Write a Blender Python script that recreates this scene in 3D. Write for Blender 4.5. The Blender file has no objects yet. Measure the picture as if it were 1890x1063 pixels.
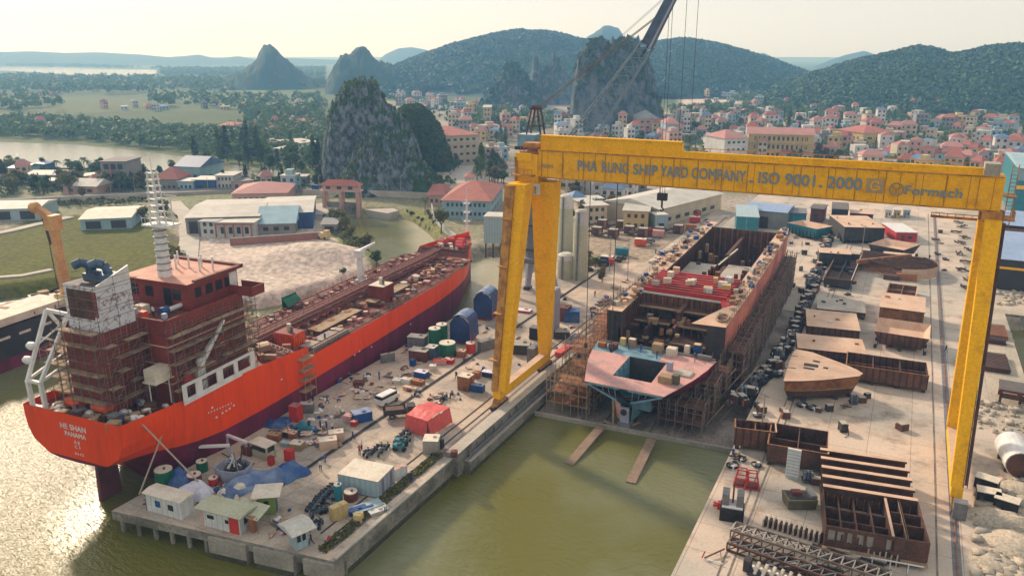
import bpy, math, random, re
import numpy as np
from mathutils import Vector, Matrix
R = math.radians
rnd = random.Random(7)
nr = np.random.RandomState(7)
S = bpy.context.scene
COL = S.collection

# ------------------------------------------------------------------ camera, sky, sun, exposure
FPX, CH = 1450.0, 58.0
PITCH, YAW = R(16.67), R(26.67)
cam = bpy.data.objects.new('camera', bpy.data.cameras.new('camera')); COL.objects.link(cam)
cam.location = (0, 0, CH); cam.rotation_euler = (R(90) - PITCH, 0, YAW)
cam.data.sensor_width = 36.0; cam.data.lens = 36.0 * FPX / 1890.0
cam.data.clip_start = 0.5; cam.data.clip_end = 40000
S.camera = cam
SUN_AZ, SUN_EL = R(-63.5), R(28)          # azimuth from +Y, clockwise positive
W = bpy.data.worlds.new('World'); S.world = W; W.use_nodes = True
wn, wl = W.node_tree.nodes, W.node_tree.links
bg = wn['Background']
sky = wn.new('ShaderNodeTexSky'); sky.sky_type = 'NISHITA'; sky.sun_disc = False
sky.sun_elevation = SUN_EL; sky.sun_rotation = SUN_AZ
sky.air_density = 1.0; sky.dust_density = 1.0; sky.ozone_density = 1.0; sky.altitude = 50
hs = wn.new('ShaderNodeHueSaturation'); hs.inputs['Saturation'].default_value = 0.22
tint = wn.new('ShaderNodeMixRGB'); tint.blend_type = 'MULTIPLY'; tint.inputs[0].default_value = 1; tint.inputs[2].default_value = (1.0, 0.99, 0.98, 1)
wl.new(sky.outputs[0], hs.inputs['Color']); wl.new(hs.outputs[0], tint.inputs[1]); veil = wn.new('ShaderNodeMixRGB'); veil.inputs[0].default_value = 0.8; veil.inputs[2].default_value = (3.62, 3.56, 3.50, 1)   # thin overcast veil
wl.new(tint.outputs[0], veil.inputs[1]); wl.new(veil.outputs[0], bg.inputs['Color'])
bg.inputs['Strength'].default_value = 0.116
sd = bpy.data.lights.new('sun', 'SUN'); sd.energy = 2.6; sd.angle = R(5.0); sd.color = (1.0, 0.84, 0.68)
so = bpy.data.objects.new('sun', sd); COL.objects.link(so)
sv = Vector((math.sin(SUN_AZ)*math.cos(SUN_EL), math.cos(SUN_AZ)*math.cos(SUN_EL), math.sin(SUN_EL)))
so.rotation_euler = sv.to_track_quat('Z', 'Y').to_euler(); so.location = (0, 0, 500)
S.view_settings.view_transform = 'Standard'; S.view_settings.look = 'None'
S.view_settings.exposure = 0.86; S.view_settings.gamma = 1.0
S.cycles.volume_bounces = 1; S.cycles.max_bounces = 6; S.cycles.diffuse_bounces = 2
S.cycles.glossy_bounces = 2; S.cycles.transmission_bounces = 2; S.cycles.transparent_max_bounces = 6
S.cycles.use_denoising = True

# ------------------------------------------------------------------ measuring: photo pixel -> point at height z
_F = Vector((-math.sin(YAW)*math.cos(PITCH), math.cos(YAW)*math.cos(PITCH), -math.sin(PITCH)))
_R = Vector((math.cos(YAW), math.sin(YAW), 0)); _U = _R.cross(_F)
def at(px, py, z=0.0):
    d = _F*FPX + _R*(px-945) - _U*(py-531.5)
    return Vector((0, 0, CH)) + d*((z-CH)/d.z)
def ray(px, py):
    return (_F*FPX + _R*(px-945) - _U*(py-531.5)).normalized()
def onY(px, py, Y):
    d = ray(px, py); return Vector((0, 0, CH)) + d*(Y/d.y)
def topx(P):
    q = Vector(P) - Vector((0, 0, CH)); d = q.dot(_F)
    return (945+FPX*q.dot(_R)/d, 531.5-FPX*q.dot(_U)/d)

# ------------------------------------------------------------------ materials
MATS = {}
def mat(name, col, rough=0.7, metal=0.0, col2=None, scale=0.6, amt=0.5, bump=0.0, bscale=6.0, rand=0.0, spec=0.4,
        stripes=None, lo=0.42, hi=0.62, fine=0.15, coord='Object', stretch=0, joints=0):
    if name in MATS: return MATS[name]
    m = bpy.data.materials.new(name); m.use_nodes = True; MATS[name] = m
    n, l = m.node_tree.nodes, m.node_tree.links
    b = n['Principled BSDF']
    b.inputs['Roughness'].default_value = rough; b.inputs['Metallic'].default_value = metal
    b.inputs['Specular IOR Level'].default_value = spec
    tc = n.new('ShaderNodeTexCoord')
    def noise(sc, det=5, rg=0.6):
        t = n.new('ShaderNodeTexNoise'); t.inputs['Scale'].default_value = sc; t.inputs['Detail'].default_value = det
        t.inputs['Roughness'].default_value = rg
        if stretch: mp = n.new('ShaderNodeMapping'); mp.inputs['Scale'].default_value = (1, 1, stretch); l.new(tc.outputs[coord], mp.inputs[0]); l.new(mp.outputs[0], t.inputs['Vector'])
        else: l.new(tc.outputs[coord], t.inputs['Vector'])
        return t
    c = None
    base = n.new('ShaderNodeRGB'); base.outputs[0].default_value = (*col, 1); c = base.outputs[0]
    if col2:
        t = noise(scale); cr = n.new('ShaderNodeValToRGB'); cr.color_ramp.elements[0].position = lo; cr.color_ramp.elements[1].position = hi
        l.new(t.outputs['Fac'], cr.inputs[0])
        mu = n.new('ShaderNodeMath'); mu.operation = 'MULTIPLY'; mu.inputs[1].default_value = amt; l.new(cr.outputs[0], mu.inputs[0])
        mx = n.new('ShaderNodeMixRGB'); mx.inputs[2].default_value = (*col2, 1)
        l.new(mu.outputs[0], mx.inputs[0]); l.new(c, mx.inputs[1]); c = mx.outputs[0]
    if joints:    # slab joints and oily stains
        br = n.new('ShaderNodeTexBrick'); br.offset = 0; br.inputs['Scale'].default_value = 1.0; br.inputs['Mortar Size'].default_value = 0.06; br.inputs['Brick Width'].default_value = joints; br.inputs['Row Height'].default_value = joints; l.new(tc.outputs[coord], br.inputs['Vector'])
        br.inputs['Color1'].default_value = (1, 1, 1, 1); br.inputs['Color2'].default_value = (0.90, 0.91, 0.92, 1); br.inputs['Mortar'].default_value = (0.62, 0.60, 0.58, 1)
        t = noise(0.16, 8, 0.72); cr = n.new('ShaderNodeValToRGB'); cr.color_ramp.elements[0].position = 0.50; cr.color_ramp.elements[0].color = (1, 1, 1, 1); cr.color_ramp.elements[1].position = 0.70; cr.color_ramp.elements[1].color = (0.50, 0.45, 0.41, 1); l.new(t.outputs['Fac'], cr.inputs[0])
        for o_ in (br.outputs['Color'], cr.outputs[0]): mx = n.new('ShaderNodeMixRGB'); mx.blend_type = 'MULTIPLY'; mx.inputs[0].default_value = 1; l.new(c, mx.inputs[1]); l.new(o_, mx.inputs[2]); c = mx.outputs[0]
    if stripes:   # (axis, scale, colour, width 0..1, mix)
        ax, sc, scol, wd, mixf = stripes
        sp = n.new('ShaderNodeSeparateXYZ'); l.new(tc.outputs[coord], sp.inputs[0])
        m1 = n.new('ShaderNodeMath'); m1.operation = 'MULTIPLY'; m1.inputs[1].default_value = sc; l.new(sp.outputs[ax], m1.inputs[0])
        m2 = n.new('ShaderNodeMath'); m2.operation = 'FRACT'; l.new(m1.outputs[0], m2.inputs[0])
        m3 = n.new('ShaderNodeMath'); m3.operation = 'LESS_THAN'; m3.inputs[1].default_value = wd; l.new(m2.outputs[0], m3.inputs[0])
        m4 = n.new('ShaderNodeMath'); m4.operation = 'MULTIPLY'; m4.inputs[1].default_value = mixf; l.new(m3.outputs[0], m4.inputs[0])
        mx = n.new('ShaderNodeMixRGB'); mx.inputs[2].default_value = (*scol, 1); l.new(m4.outputs[0], mx.inputs[0]); l.new(c, mx.inputs[1]); c = mx.outputs[0]
    if fine:
        t = noise(max(scale*7, 2.5), 3); mr = n.new('ShaderNodeMapRange')
        mr.inputs[1].default_value = 0.3; mr.inputs[2].default_value = 0.7; mr.inputs[3].default_value = 1-fine; mr.inputs[4].default_value = 1+fine
        l.new(t.outputs['Fac'], mr.inputs[0])
        vm = n.new('ShaderNodeVectorMath'); vm.operation = 'SCALE'; l.new(c, vm.inputs[0]); l.new(mr.outputs[0], vm.inputs['Scale']); c = vm.outputs[0]
    if rand:
        oi = n.new('ShaderNodeObjectInfo'); mr = n.new('ShaderNodeMapRange'); mr.inputs[3].default_value = 1-rand; mr.inputs[4].default_value = 1+rand
        l.new(oi.outputs['Random'], mr.inputs[0])
        vm = n.new('ShaderNodeVectorMath'); vm.operation = 'SCALE'; l.new(c, vm.inputs[0]); l.new(mr.outputs[0], vm.inputs['Scale']); c = vm.outputs[0]
    l.new(c, b.inputs['Base Color'])
    if bump:
        t = noise(bscale, 6); bp = n.new('ShaderNodeBump'); bp.inputs['Strength'].default_value = bump; bp.inputs['Distance'].default_value = 0.3
        l.new(t.outputs['Fac'], bp.inputs['Height']); l.new(bp.outputs[0], b.inputs['Normal'])
    return m

def M(name): return MATS[name]
RUST = (0.16, 0.065, 0.03)
mat('crane_yellow', (0.86, 0.43, 0.012), 0.55, 0, (0.42, 0.17, 0.02), 0.55, 0.55, rand=0.03, stripes=(0, 0.36, (0.30, 0.11, 0.02), 0.035, 0.75), lo=0.5, hi=0.72, spec=0.15)
mat('crane_yellow_plain', (0.90, 0.46, 0.005), 0.55, 0, (0.42, 0.17, 0.02), 0.4, 0.5, lo=0.52, hi=0.75, spec=0.15)
mat('crane_rusty', (0.52, 0.25, 0.05), 0.6, 0, (0.20, 0.08, 0.03), 0.7, 0.8, lo=0.42, hi=0.62)
mat('letter_blue', (0.17, 0.25, 0.31), 0.6, col2=(0.35, 0.25, 0.08), scale=1.2, amt=0.2)
mat('letter_grey', (0.34, 0.27, 0.18), 0.7, col2=(0.55, 0.3, 0.06), scale=1.5, amt=0.5)
mat('hull_orange', (0.86, 0.07, 0.006), 0.42, 0, (0.42, 0.045, 0.015), 0.35, 0.55, fine=0.07, lo=0.5, hi=0.8, stretch=0.12, stripes=(1, 0.125, (0.62, 0.05, 0.01), 0.02, 0.5), spec=0.15)
mat('hull_maroon', (0.20, 0.022, 0.065), 0.55, 0, (0.07, 0.014, 0.02), 0.35, 0.7, fine=0.12, stretch=0.15, stripes=(1, 0.125, (0.1, 0.02, 0.03), 0.02, 0.5), spec=0.15)
mat('deck_red', (0.20, 0.05, 0.035), 0.7, 0, (0.09, 0.03, 0.025), 0.5, 0.8, fine=0.3)
mat('accom_red', (0.24, 0.04, 0.03), 0.65, 0, (0.12, 0.025, 0.02), 0.3, 0.6, fine=0.2)
mat('dark_red', (0.17, 0.045, 0.035), 0.7, col2=(0.08, 0.03, 0.03), scale=0.5, amt=0.7)
mat('bright_red', (0.55, 0.035, 0.03), 0.55, col2=(0.35, 0.03, 0.03), scale=1.0, amt=0.5)
mat('orange_red', (0.75, 0.10, 0.02), 0.5, col2=(0.4, 0.06, 0.02), scale=1.0, amt=0.5)
mat('peach_deck', (0.62, 0.33, 0.24), 0.8, col2=(0.42, 0.2, 0.15), scale=0.4, amt=0.6)
mat('primer_pink', (0.60, 0.32, 0.29), 0.75, col2=(0.30, 0.25, 0.25), scale=0.45, amt=0.75, fine=0.2, lo=0.45, hi=0.7)
mat('primer_blue', (0.17, 0.33, 0.42), 0.6, col2=(0.10, 0.16, 0.2), scale=0.6, amt=0.6)
mat('primer_tan', (0.60, 0.40, 0.28), 0.75, col2=(0.40, 0.25, 0.17), scale=0.3, amt=0.55, fine=0.1, stripes=(0, 0.25, (0.42, 0.26, 0.17), 0.025, 0.5))
mat('tan_plain', (0.62, 0.43, 0.31), 0.75, col2=(0.42, 0.26, 0.17), scale=0.3, amt=0.5, fine=0.1)
mat('steel_brown', (0.115, 0.052, 0.035), 0.75, 0, (0.05, 0.028, 0.022), 0.5, 0.8, fine=0.35)
mat('steel_ribbed', (0.15, 0.065, 0.04), 0.75, 0, (0.06, 0.03, 0.022), 0.5, 0.7, fine=0.3, stripes=(0, 0.9, (0.04, 0.02, 0.02), 0.3, 0.75))
mat('steel_orange', (0.30, 0.13, 0.05), 0.75, 0, (0.12, 0.05, 0.03), 0.6, 0.8, fine=0.3)
mat('steel_dark', (0.035, 0.033, 0.036), 0.7, col2=(0.08, 0.06, 0.05), scale=0.8, amt=0.6, fine=0.3)
mat('steel_grey', (0.19, 0.19, 0.20), 0.6, col2=(0.1, 0.09, 0.09), scale=0.8, amt=0.6, fine=0.2)
mat('white_paint', (0.72, 0.72, 0.72), 0.5, col2=(0.45, 0.42, 0.38), scale=0.8, amt=0.4, fine=0.05)
mat('white_patchy', (0.68, 0.69, 0.74), 0.6, 0, (0.20, 0.05, 0.04), 1.4, 0.7, lo=0.54, hi=0.62, fine=0.1)
mat('lavender_grey', (0.34, 0.36, 0.46), 0.6, col2=(0.25, 0.25, 0.3), scale=0.5, amt=0.5)
mat('container_blue', (0.36, 0.47, 0.52), 0.55, col2=(0.25, 0.33, 0.36), scale=0.6, amt=0.4, stripes=(0, 1.2, (0.22, 0.3, 0.33), 0.3, 0.45))
mat('cabin_white', (0.60, 0.62, 0.62), 0.6, col2=(0.42, 0.42, 0.4), scale=0.6, amt=0.4, stripes=(0, 1.1, (0.30, 0.34, 0.38), 0.16, 0.6))
mat('cream_roof', (0.66, 0.60, 0.50), 0.75, col2=(0.46, 0.38, 0.28), scale=0.6, amt=0.5)
mat('sheet_blue', (0.26, 0.36, 0.55), 0.5, col2=(0.18, 0.26, 0.42), scale=0.1, amt=0.5, stripes=(0, 0.5, (0.2, 0.28, 0.44), 0.15, 0.4))
mat('bright_blue', (0.015, 0.075, 0.24), 0.5, col2=(0.01, 0.05, 0.2), scale=0.5, amt=0.5, fine=0.2)
mat('tarp_blue', (0.015, 0.07, 0.24), 0.45, col2=(0.08, 0.15, 0.30), scale=0.35, amt=0.8, bump=0.6, bscale=1.5, lo=0.4, hi=0.6)
mat('tarp_light', (0.20, 0.27, 0.42), 0.5, col2=(0.06, 0.11, 0.25), scale=0.35, amt=0.8, bump=0.6, bscale=1.5, lo=0.4, hi=0.6)
mat('tarp_navy', (0.022, 0.05, 0.17), 0.45, col2=(0.01, 0.02, 0.08), scale=0.35, amt=0.6, bump=0.5, bscale=1.5)
mat('tarp_white', (0.66, 0.66, 0.76), 0.55, col2=(0.5, 0.5, 0.6), scale=0.5, amt=0.5, bump=0.5, bscale=1.5)
mat('tarp_red', (0.66, 0.10, 0.09), 0.5, col2=(0.52, 0.07, 0.06), scale=0.4, amt=0.6, bump=0.5, bscale=1.2)
mat('teal', (0.02, 0.20, 0.26), 0.5, col2=(0.02, 0.1, 0.14), scale=0.6, amt=0.5)
mat('green_paint', (0.012, 0.14, 0.07), 0.5, col2=(0.01, 0.07, 0.04), scale=0.6, amt=0.6)
mat('olive_skip', (0.13, 0.12, 0.075), 0.7, col2=(0.07, 0.06, 0.04), scale=0.8, amt=0.6)
mat('booth_green', (0.22, 0.32, 0.07), 0.6, col2=(0.15, 0.22, 0.06), scale=0.6, amt=0.5)
mat('rust_crate', (0.34, 0.14, 0.06), 0.75, col2=(0.2, 0.08, 0.04), scale=0.8, amt=0.6)
mat('wood', (0.36, 0.25, 0.15), 0.8, col2=(0.22, 0.15, 0.09), scale=0.8, amt=0.6)
mat('plank', (0.40, 0.29, 0.18), 0.85, col2=(0.2, 0.12, 0.08), scale=0.5, amt=0.8, fine=0.3)
mat('tube_steel', (0.20, 0.15, 0.12), 0.6, col2=(0.1, 0.06, 0.05), scale=0.8, amt=0.8)
mat('glass_dark', (0.02, 0.025, 0.03), 0.15, fine=0)
mat('window_dark', (0.035, 0.045, 0.055), 0.3, fine=0, rand=0.3)
mat('black', (0.012, 0.012, 0.014), 0.6, fine=0)
mat('rubber', (0.02, 0.02, 0.02), 0.85, fine=0)
mat('concrete', (0.36, 0.33, 0.28), 0.85, 0, (0.22, 0.20, 0.17), 0.15, 0.7, fine=0.18, bump=0.3, bscale=3)
mat('concrete_wall', (0.27, 0.255, 0.22), 0.9, 0, (0.10, 0.095, 0.075), 0.25, 0.85, fine=0.3, bump=0.5, bscale=2)
mat('concrete_pale', (0.46, 0.42, 0.36), 0.85, 0, (0.32, 0.29, 0.25), 0.2, 0.6, fine=0.15)
mat('skin', (0.35, 0.20, 0.13), 0.6, fine=0)
mat('rope', (0.42, 0.36, 0.29), 0.9, col2=(0.25, 0.2, 0.16), scale=2, amt=0.5)
mat('boom_light', (0.17, 0.25, 0.32), 0.5, col2=(0.1, 0.15, 0.2), scale=0.6, amt=0.6)
mat('boom_blue', (0.07, 0.12, 0.20), 0.5, col2=(0.04, 0.06, 0.1), scale=0.6, amt=0.6)
mat('crane_grey', (0.16, 0.17, 0.19), 0.6, col2=(0.08, 0.08, 0.09), scale=0.4, amt=0.6)
mat('orange_crane', (0.62, 0.34, 0.13), 0.6, col2=(0.42, 0.2, 0.08), scale=0.4, amt=0.7)
mat('hull_black', (0.022, 0.022, 0.026), 0.5, col2=(0.05, 0.045, 0.04), scale=0.15, amt=0.5)
mat('silo_pale', (0.44, 0.45, 0.33), 0.75, col2=(0.33, 0.34, 0.22), scale=0.15, amt=0.6)
mat('roof_red', (0.36, 0.12, 0.09), 0.8, col2=(0.24, 0.09, 0.07), scale=0.25, amt=0.6, rand=0.25, stripes=(0, 2.0, (0.2, 0.07, 0.06), 0.3, 0.35))
mat('roof_pink', (0.42, 0.20, 0.18), 0.8, col2=(0.32, 0.14, 0.13), scale=0.2, amt=0.5, rand=0.15, stripes=(0, 2.0, (0.28, 0.12, 0.12), 0.3, 0.35))
mat('roof_grey', (0.30, 0.30, 0.29), 0.8, col2=(0.18, 0.18, 0.17), scale=0.25, amt=0.6, rand=0.25)
mat('roof_pale', (0.52, 0.50, 0.45), 0.7, col2=(0.38, 0.36, 0.32), scale=0.25, amt=0.6, rand=0.15)
mat('roof_blue', (0.10, 0.20, 0.38), 0.6, col2=(0.07, 0.13, 0.26), scale=0.25, amt=0.5, rand=0.25)
mat('roof_dark', (0.10, 0.09, 0.09), 0.8, col2=(0.16, 0.13, 0.12), scale=0.25, amt=0.6, rand=0.2)
mat('wall_white', (0.56, 0.56, 0.54), 0.8, col2=(0.40, 0.39, 0.36), scale=0.25, amt=0.6, rand=0.12)
mat('wall_cream', (0.54, 0.46, 0.33), 0.8, col2=(0.40, 0.34, 0.25), scale=0.25, amt=0.6, rand=0.12)
mat('wall_yellow', (0.58, 0.44, 0.20), 0.8, col2=(0.44, 0.33, 0.17), scale=0.25, amt=0.5, rand=0.1)
mat('wall_blue', (0.28, 0.41, 0.47), 0.8, col2=(0.2, 0.3, 0.34), scale=0.25, amt=0.5, rand=0.15)
mat('wall_pink', (0.52, 0.33, 0.27), 0.8, col2=(0.4, 0.26, 0.22), scale=0.25, amt=0.5, rand=0.15)
mat('wall_grey', (0.27, 0.27, 0.26), 0.85, col2=(0.18, 0.17, 0.16), scale=0.25, amt=0.6, rand=0.15)
mat('brick_red', (0.32, 0.15, 0.11), 0.85, col2=(0.2, 0.1, 0.08), scale=0.3, amt=0.6)
mat('trunk', (0.12, 0.085, 0.06), 0.9)

def leafmat(name, c1, c2, rand=0.25):
    m = bpy.data.materials.new(name); m.use_nodes = True; MATS[name] = m
    n, l = m.node_tree.nodes, m.node_tree.links; b = n['Principled BSDF']; out = n['Material Output']
    b.inputs['Roughness'].default_value = 0.65; b.inputs['Specular IOR Level'].default_value = 0.2
    ge = n.new('ShaderNodeNewGeometry'); oi = n.new('ShaderNodeObjectInfo')
    mx = n.new('ShaderNodeMixRGB'); mx.inputs[1].default_value = (*c1, 1); mx.inputs[2].default_value = (*c2, 1)
    l.new(ge.outputs['Random Per Island'], mx.inputs[0])
    mr = n.new('ShaderNodeMapRange'); mr.inputs[3].default_value = 1-rand; mr.inputs[4].default_value = 1+rand
    l.new(oi.outputs['Random'], mr.inputs[0])
    vm = n.new('ShaderNodeVectorMath'); vm.operation = 'SCALE'; l.new(mx.outputs[0], vm.inputs[0]); l.new(mr.outputs[0], vm.inputs['Scale'])
    l.new(vm.outputs[0], b.inputs['Base Color'])
    tr = n.new('ShaderNodeBsdfTranslucent'); l.new(vm.outputs[0], tr.inputs['Color'])
    ms = n.new('ShaderNodeMixShader'); ms.inputs[0].default_value = 0.3 if 'hill' not in name else 0.08
    l.new(b.outputs[0], ms.inputs[1]); l.new(tr.outputs[0], ms.inputs[2]); l.new(ms.outputs[0], out.inputs['Surface'])
    return m
leafmat('leaf_green', (0.055, 0.105, 0.032), (0.11, 0.17, 0.05))
leafmat('leaf_dark', (0.03, 0.06, 0.028), (0.06, 0.10, 0.04))
leafmat('leaf_olive', (0.10, 0.115, 0.035), (0.16, 0.15, 0.05))
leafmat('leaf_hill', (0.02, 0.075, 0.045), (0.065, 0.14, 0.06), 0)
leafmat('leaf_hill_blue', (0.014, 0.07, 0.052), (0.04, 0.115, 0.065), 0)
leafmat('leaf_far', (0.05, 0.11, 0.04), (0.12, 0.18, 0.06), 0)
leafmat('leaf_dry', (0.14, 0.11, 0.055), (0.20, 0.16, 0.07), 0.2)

# ------------------------------------------------------------------ mesh helpers
class MB:
    """collects shapes, builds ONE mesh object"""
    def __init__(s): s.v = []; s.f = []; s.mi = []; s.ms = []
    def _m(s, m):
        if m is None: m = 0
        if isinstance(m, str):
            if m not in s.ms: s.ms.append(m)
            return s.ms.index(m)
        return m
    def add(s, vs, fs, m=None):
        k = len(s.v); i = s._m(m); s.v += [tuple(v) for v in vs]
        for f in fs: s.f.append([k+j for j in f]); s.mi.append(i)
        return s
    def box(s, c, d, m=None, rz=0.0, taper=(1, 1), mtop=None):
        x, y, z = d[0]/2, d[1]/2, d[2]/2; tx, ty = taper
        vs = [(-x,-y,-z),(x,-y,-z),(x,y,-z),(-x,y,-z),(-x*tx,-y*ty,z),(x*tx,-y*ty,z),(x*tx,y*ty,z),(-x*tx,y*ty,z)]
        ca, sa = math.cos(rz), math.sin(rz)
        vs = [(c[0]+a*ca-b*sa, c[1]+a*sa+b*ca, c[2]+q) for a, b, q in vs]
        s.add(vs, [(0,3,2,1),(0,1,5,4),(1,2,6,5),(2,3,7,6),(3,0,4,7)], m)
        k = len(s.v)-8; s.f.append([k+4,k+5,k+6,k+7]); s.mi.append(s._m(mtop if mtop else m)); return s
    def bx(s, x0, x1, y0, y1, z0, z1, m=None, mtop=None):
        return s.box(((x0+x1)/2, (y0+y1)/2, (z0+z1)/2), (x1-x0, y1-y0, z1-z0), m, mtop=mtop)
    def tube(s, p, q, r, n=6, m=None, r2=None, cap=True):
        p, q = Vector(p), Vector(q); r2 = r if r2 is None else r2; d = q-p
        if d.length < 1e-6: return s
        u = d.normalized(); a = u.cross(Vector((0, 0, 1)) if abs(u.z) < 0.95 else Vector((1, 0, 0))).normalized(); b = u.cross(a)
        vs = []
        for (c, rr) in ((p, r), (q, r2)):
            for i in range(n):
                t = 2*math.pi*i/n; vs.append(c + a*rr*math.cos(t) + b*rr*math.sin(t))
        fs = [(i, (i+1) % n, n+(i+1) % n, n+i) for i in range(n)]
        if cap: fs += [tuple(range(n))[::-1], tuple(range(n, 2*n))]
        return s.add(vs, fs, m)
    def bar(s, p, q, w, h=None, m=None, w2=None, h2=None):
        p, q = Vector(p), Vector(q); h = h or w; w2 = w2 or w; h2 = h2 or h; u = (q-p).normalized()
        a = u.cross(Vector((0, 0, 1)) if abs(u.z) < 0.98 else Vector((0, 1, 0))).normalized(); b = a.cross(u)
        vs = []
        for (c, ww, hh) in ((p, w, h), (q, w2, h2)):
            for (i, j) in ((-1,-1),(1,-1),(1,1),(-1,1)): vs.append(c + a*i*ww/2 + b*j*hh/2)
        return s.add(vs, [(3,2,1,0),(4,5,6,7),(0,1,5,4),(1,2,6,5),(2,3,7,6),(3,0,4,7)], m)
    def path(s, pts, r, n=6, m=None):
        for a, b in zip(pts[:-1], pts[1:]): s.tube(a, b, r, n, m)
        return s
    def prism(s, poly, z0, z1, m=None, mtop=None):
        n = len(poly); vs = [(x, y, z0) for x, y in poly] + [(x, y, z1) for x, y in poly]
        s.add(vs, [(i, (i+1) % n, n+(i+1) % n, n+i) for i in range(n)] + [tuple(range(n))[::-1]], m)
        k = len(s.v)-2*n; s.f.append([k+n+i for i in range(n)]); s.mi.append(s._m(mtop if mtop else m)); return s
    def sphere(s, c, r, m=None, nu=10, nv=6, sq=(1, 1, 1), zmin=-1.0):
        vs = []; fs = []
        for j in range(nv+1):
            ph = -math.pi/2*(-zmin) + (math.pi/2+math.pi/2*(-zmin))*j/nv
            for i in range(nu):
                t = 2*math.pi*i/nu
                vs.append((c[0]+r*sq[0]*math.cos(ph)*math.cos(t), c[1]+r*sq[1]*math.cos(ph)*math.sin(t), c[2]+r*sq[2]*math.sin(ph)))
        for j in range(nv):
            for i in range(nu): fs.append((j*nu+i, j*nu+(i+1) % nu, (j+1)*nu+(i+1) % nu, (j+1)*nu+i))
        return s.add(vs, fs, m)
    def grid(s, P, m=None):   # P[i][j] points
        k = len(P[0]); vs = [p for row in P for p in row]
        fs = [(i*k+j, i*k+j+1, (i+1)*k+j+1, (i+1)*k+j) for i in range(len(P)-1) for j in range(k-1)]
        return s.add(vs, fs, m)
    def build(s, name, parent=None, m=None, smooth=False, label=None):
        me = bpy.data.meshes.new(name); me.from_pydata(s.v, [], s.f)
        ms = s.ms or [m or 'steel_grey']
        if m and 0 in s.mi and s.ms and not isinstance(s.ms[0], str): ms = [m]
        for q in ms: me.materials.append(MATS[q])
        me.polygons.foreach_set('material_index', s.mi)
        if smooth: me.polygons.foreach_set('use_smooth', [True]*len(me.polygons))
        me.update()
        return link(name, me, parent, label)

def link(name, me, parent=None, label=None):
    o = bpy.data.objects.new(name, me); COL.objects.link(o)
    if parent is not None: o.parent = parent
    if label: o['label'] = label
    return o
def tag(o, label=None, cat=None, group=None, kind=None):
    if label: o['label'] = label
    if cat: o['category'] = cat
    if group: o['group'] = group
    if kind: o['kind'] = kind
    return o
def thing(name, label, cat, loc=(0, 0, 0), rz=0.0, group=None):
    o = bpy.data.objects.new(name, None); COL.objects.link(o); o.empty_display_size = 0.5
    o.location = loc; o.rotation_euler = (0, 0, rz); return tag(o, label, cat, group)
KIDS = {}
def copy_tree(o, loc, rz, label=None, scale=None):
    r = o.copy(); COL.objects.link(r); r.location = loc; r.rotation_euler = (0, 0, rz)
    if scale: r.scale = scale if hasattr(scale, '__len__') else (scale,)*3
    if label: r['label'] = label
    for ch in list(o.children):
        c = ch.copy(); COL.objects.link(c); c.parent = r
        for g in list(ch.children):
            d = g.copy(); COL.objects.link(d); d.parent = c
    return r
def np_mesh(name, V, F, ms, mi=None, smooth=False):
    me = bpy.data.meshes.new(name); V = np.asarray(V, np.float32); F = np.asarray(F, np.int32); n = F.shape[1]
    me.vertices.add(len(V)); me.vertices.foreach_set('co', V.ravel())
    me.loops.add(F.size); me.loops.foreach_set('vertex_index', F.ravel())
    me.polygons.add(len(F)); me.polygons.foreach_set('loop_start', np.arange(0, F.size, n, dtype=np.int32))
    me.polygons.foreach_set('loop_total', np.full(len(F), n, np.int32))
    for q in ms: me.materials.append(MATS[q] if isinstance(q, str) else q)
    if mi is not None: me.polygons.foreach_set('material_index', np.asarray(mi, np.int32))
    if smooth: me.polygons.foreach_set('use_smooth', np.ones(len(F), bool))
    me.update(calc_edges=True); return me
def inpoly(X, Y, poly):
    poly = np.asarray(poly, float); ins = np.zeros(np.shape(X), bool); n = len(poly); j = n-1
    for i in range(n):
        xi, yi = poly[i][:2]; xj, yj = poly[j][:2]
        c = ((yi > Y) != (yj > Y)) & (X < (xj-xi)*(Y-yi)/((yj-yi) if yj != yi else 1e-9)+xi); ins ^= c; j = i
    return ins
def polydist(X, Y, poly):
    poly = np.asarray(poly, float); D = np.full(np.shape(X), 1e9); n = len(poly)
    for i in range(n):
        a = poly[i][:2]; b = poly[(i+1) % n][:2]; d = b-a; L = max((d**2).sum(), 1e-9)
        t = np.clip(((X-a[0])*d[0]+(Y-a[1])*d[1])/L, 0, 1)
        D = np.minimum(D, np.hypot(X-a[0]-t*d[0], Y-a[1]-t*d[1]))
    return D
def vnoise(X, Y, seed=0, octs=5, per=1.0):
    """value noise, smooth"""
    out = np.zeros(np.shape(X)); amp = 1.0; tot = 0; r = np.random.RandomState(seed)
    for o in range(octs):
        tab = r.rand(64, 64); x = X/per+17.3*o; y = Y/per+9.1*o
        xi = np.floor(x).astype(int); yi = np.floor(y).astype(int); fx = x-xi; fy = y-yi
        fx = fx*fx*(3-2*fx); fy = fy*fy*(3-2*fy)
        a = tab[xi % 64, yi % 64]; b = tab[(xi+1) % 64, yi % 64]; c = tab[xi % 64, (yi+1) % 64]; d = tab[(xi+1) % 64, (yi+1) % 64]
        out += amp*((a*(1-fx)+b*fx)*(1-fy)+(c*(1-fx)+d*fx)*fy); tot += amp; amp *= 0.5; per *= 0.5
    return out/tot
WZ = -3.3
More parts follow.
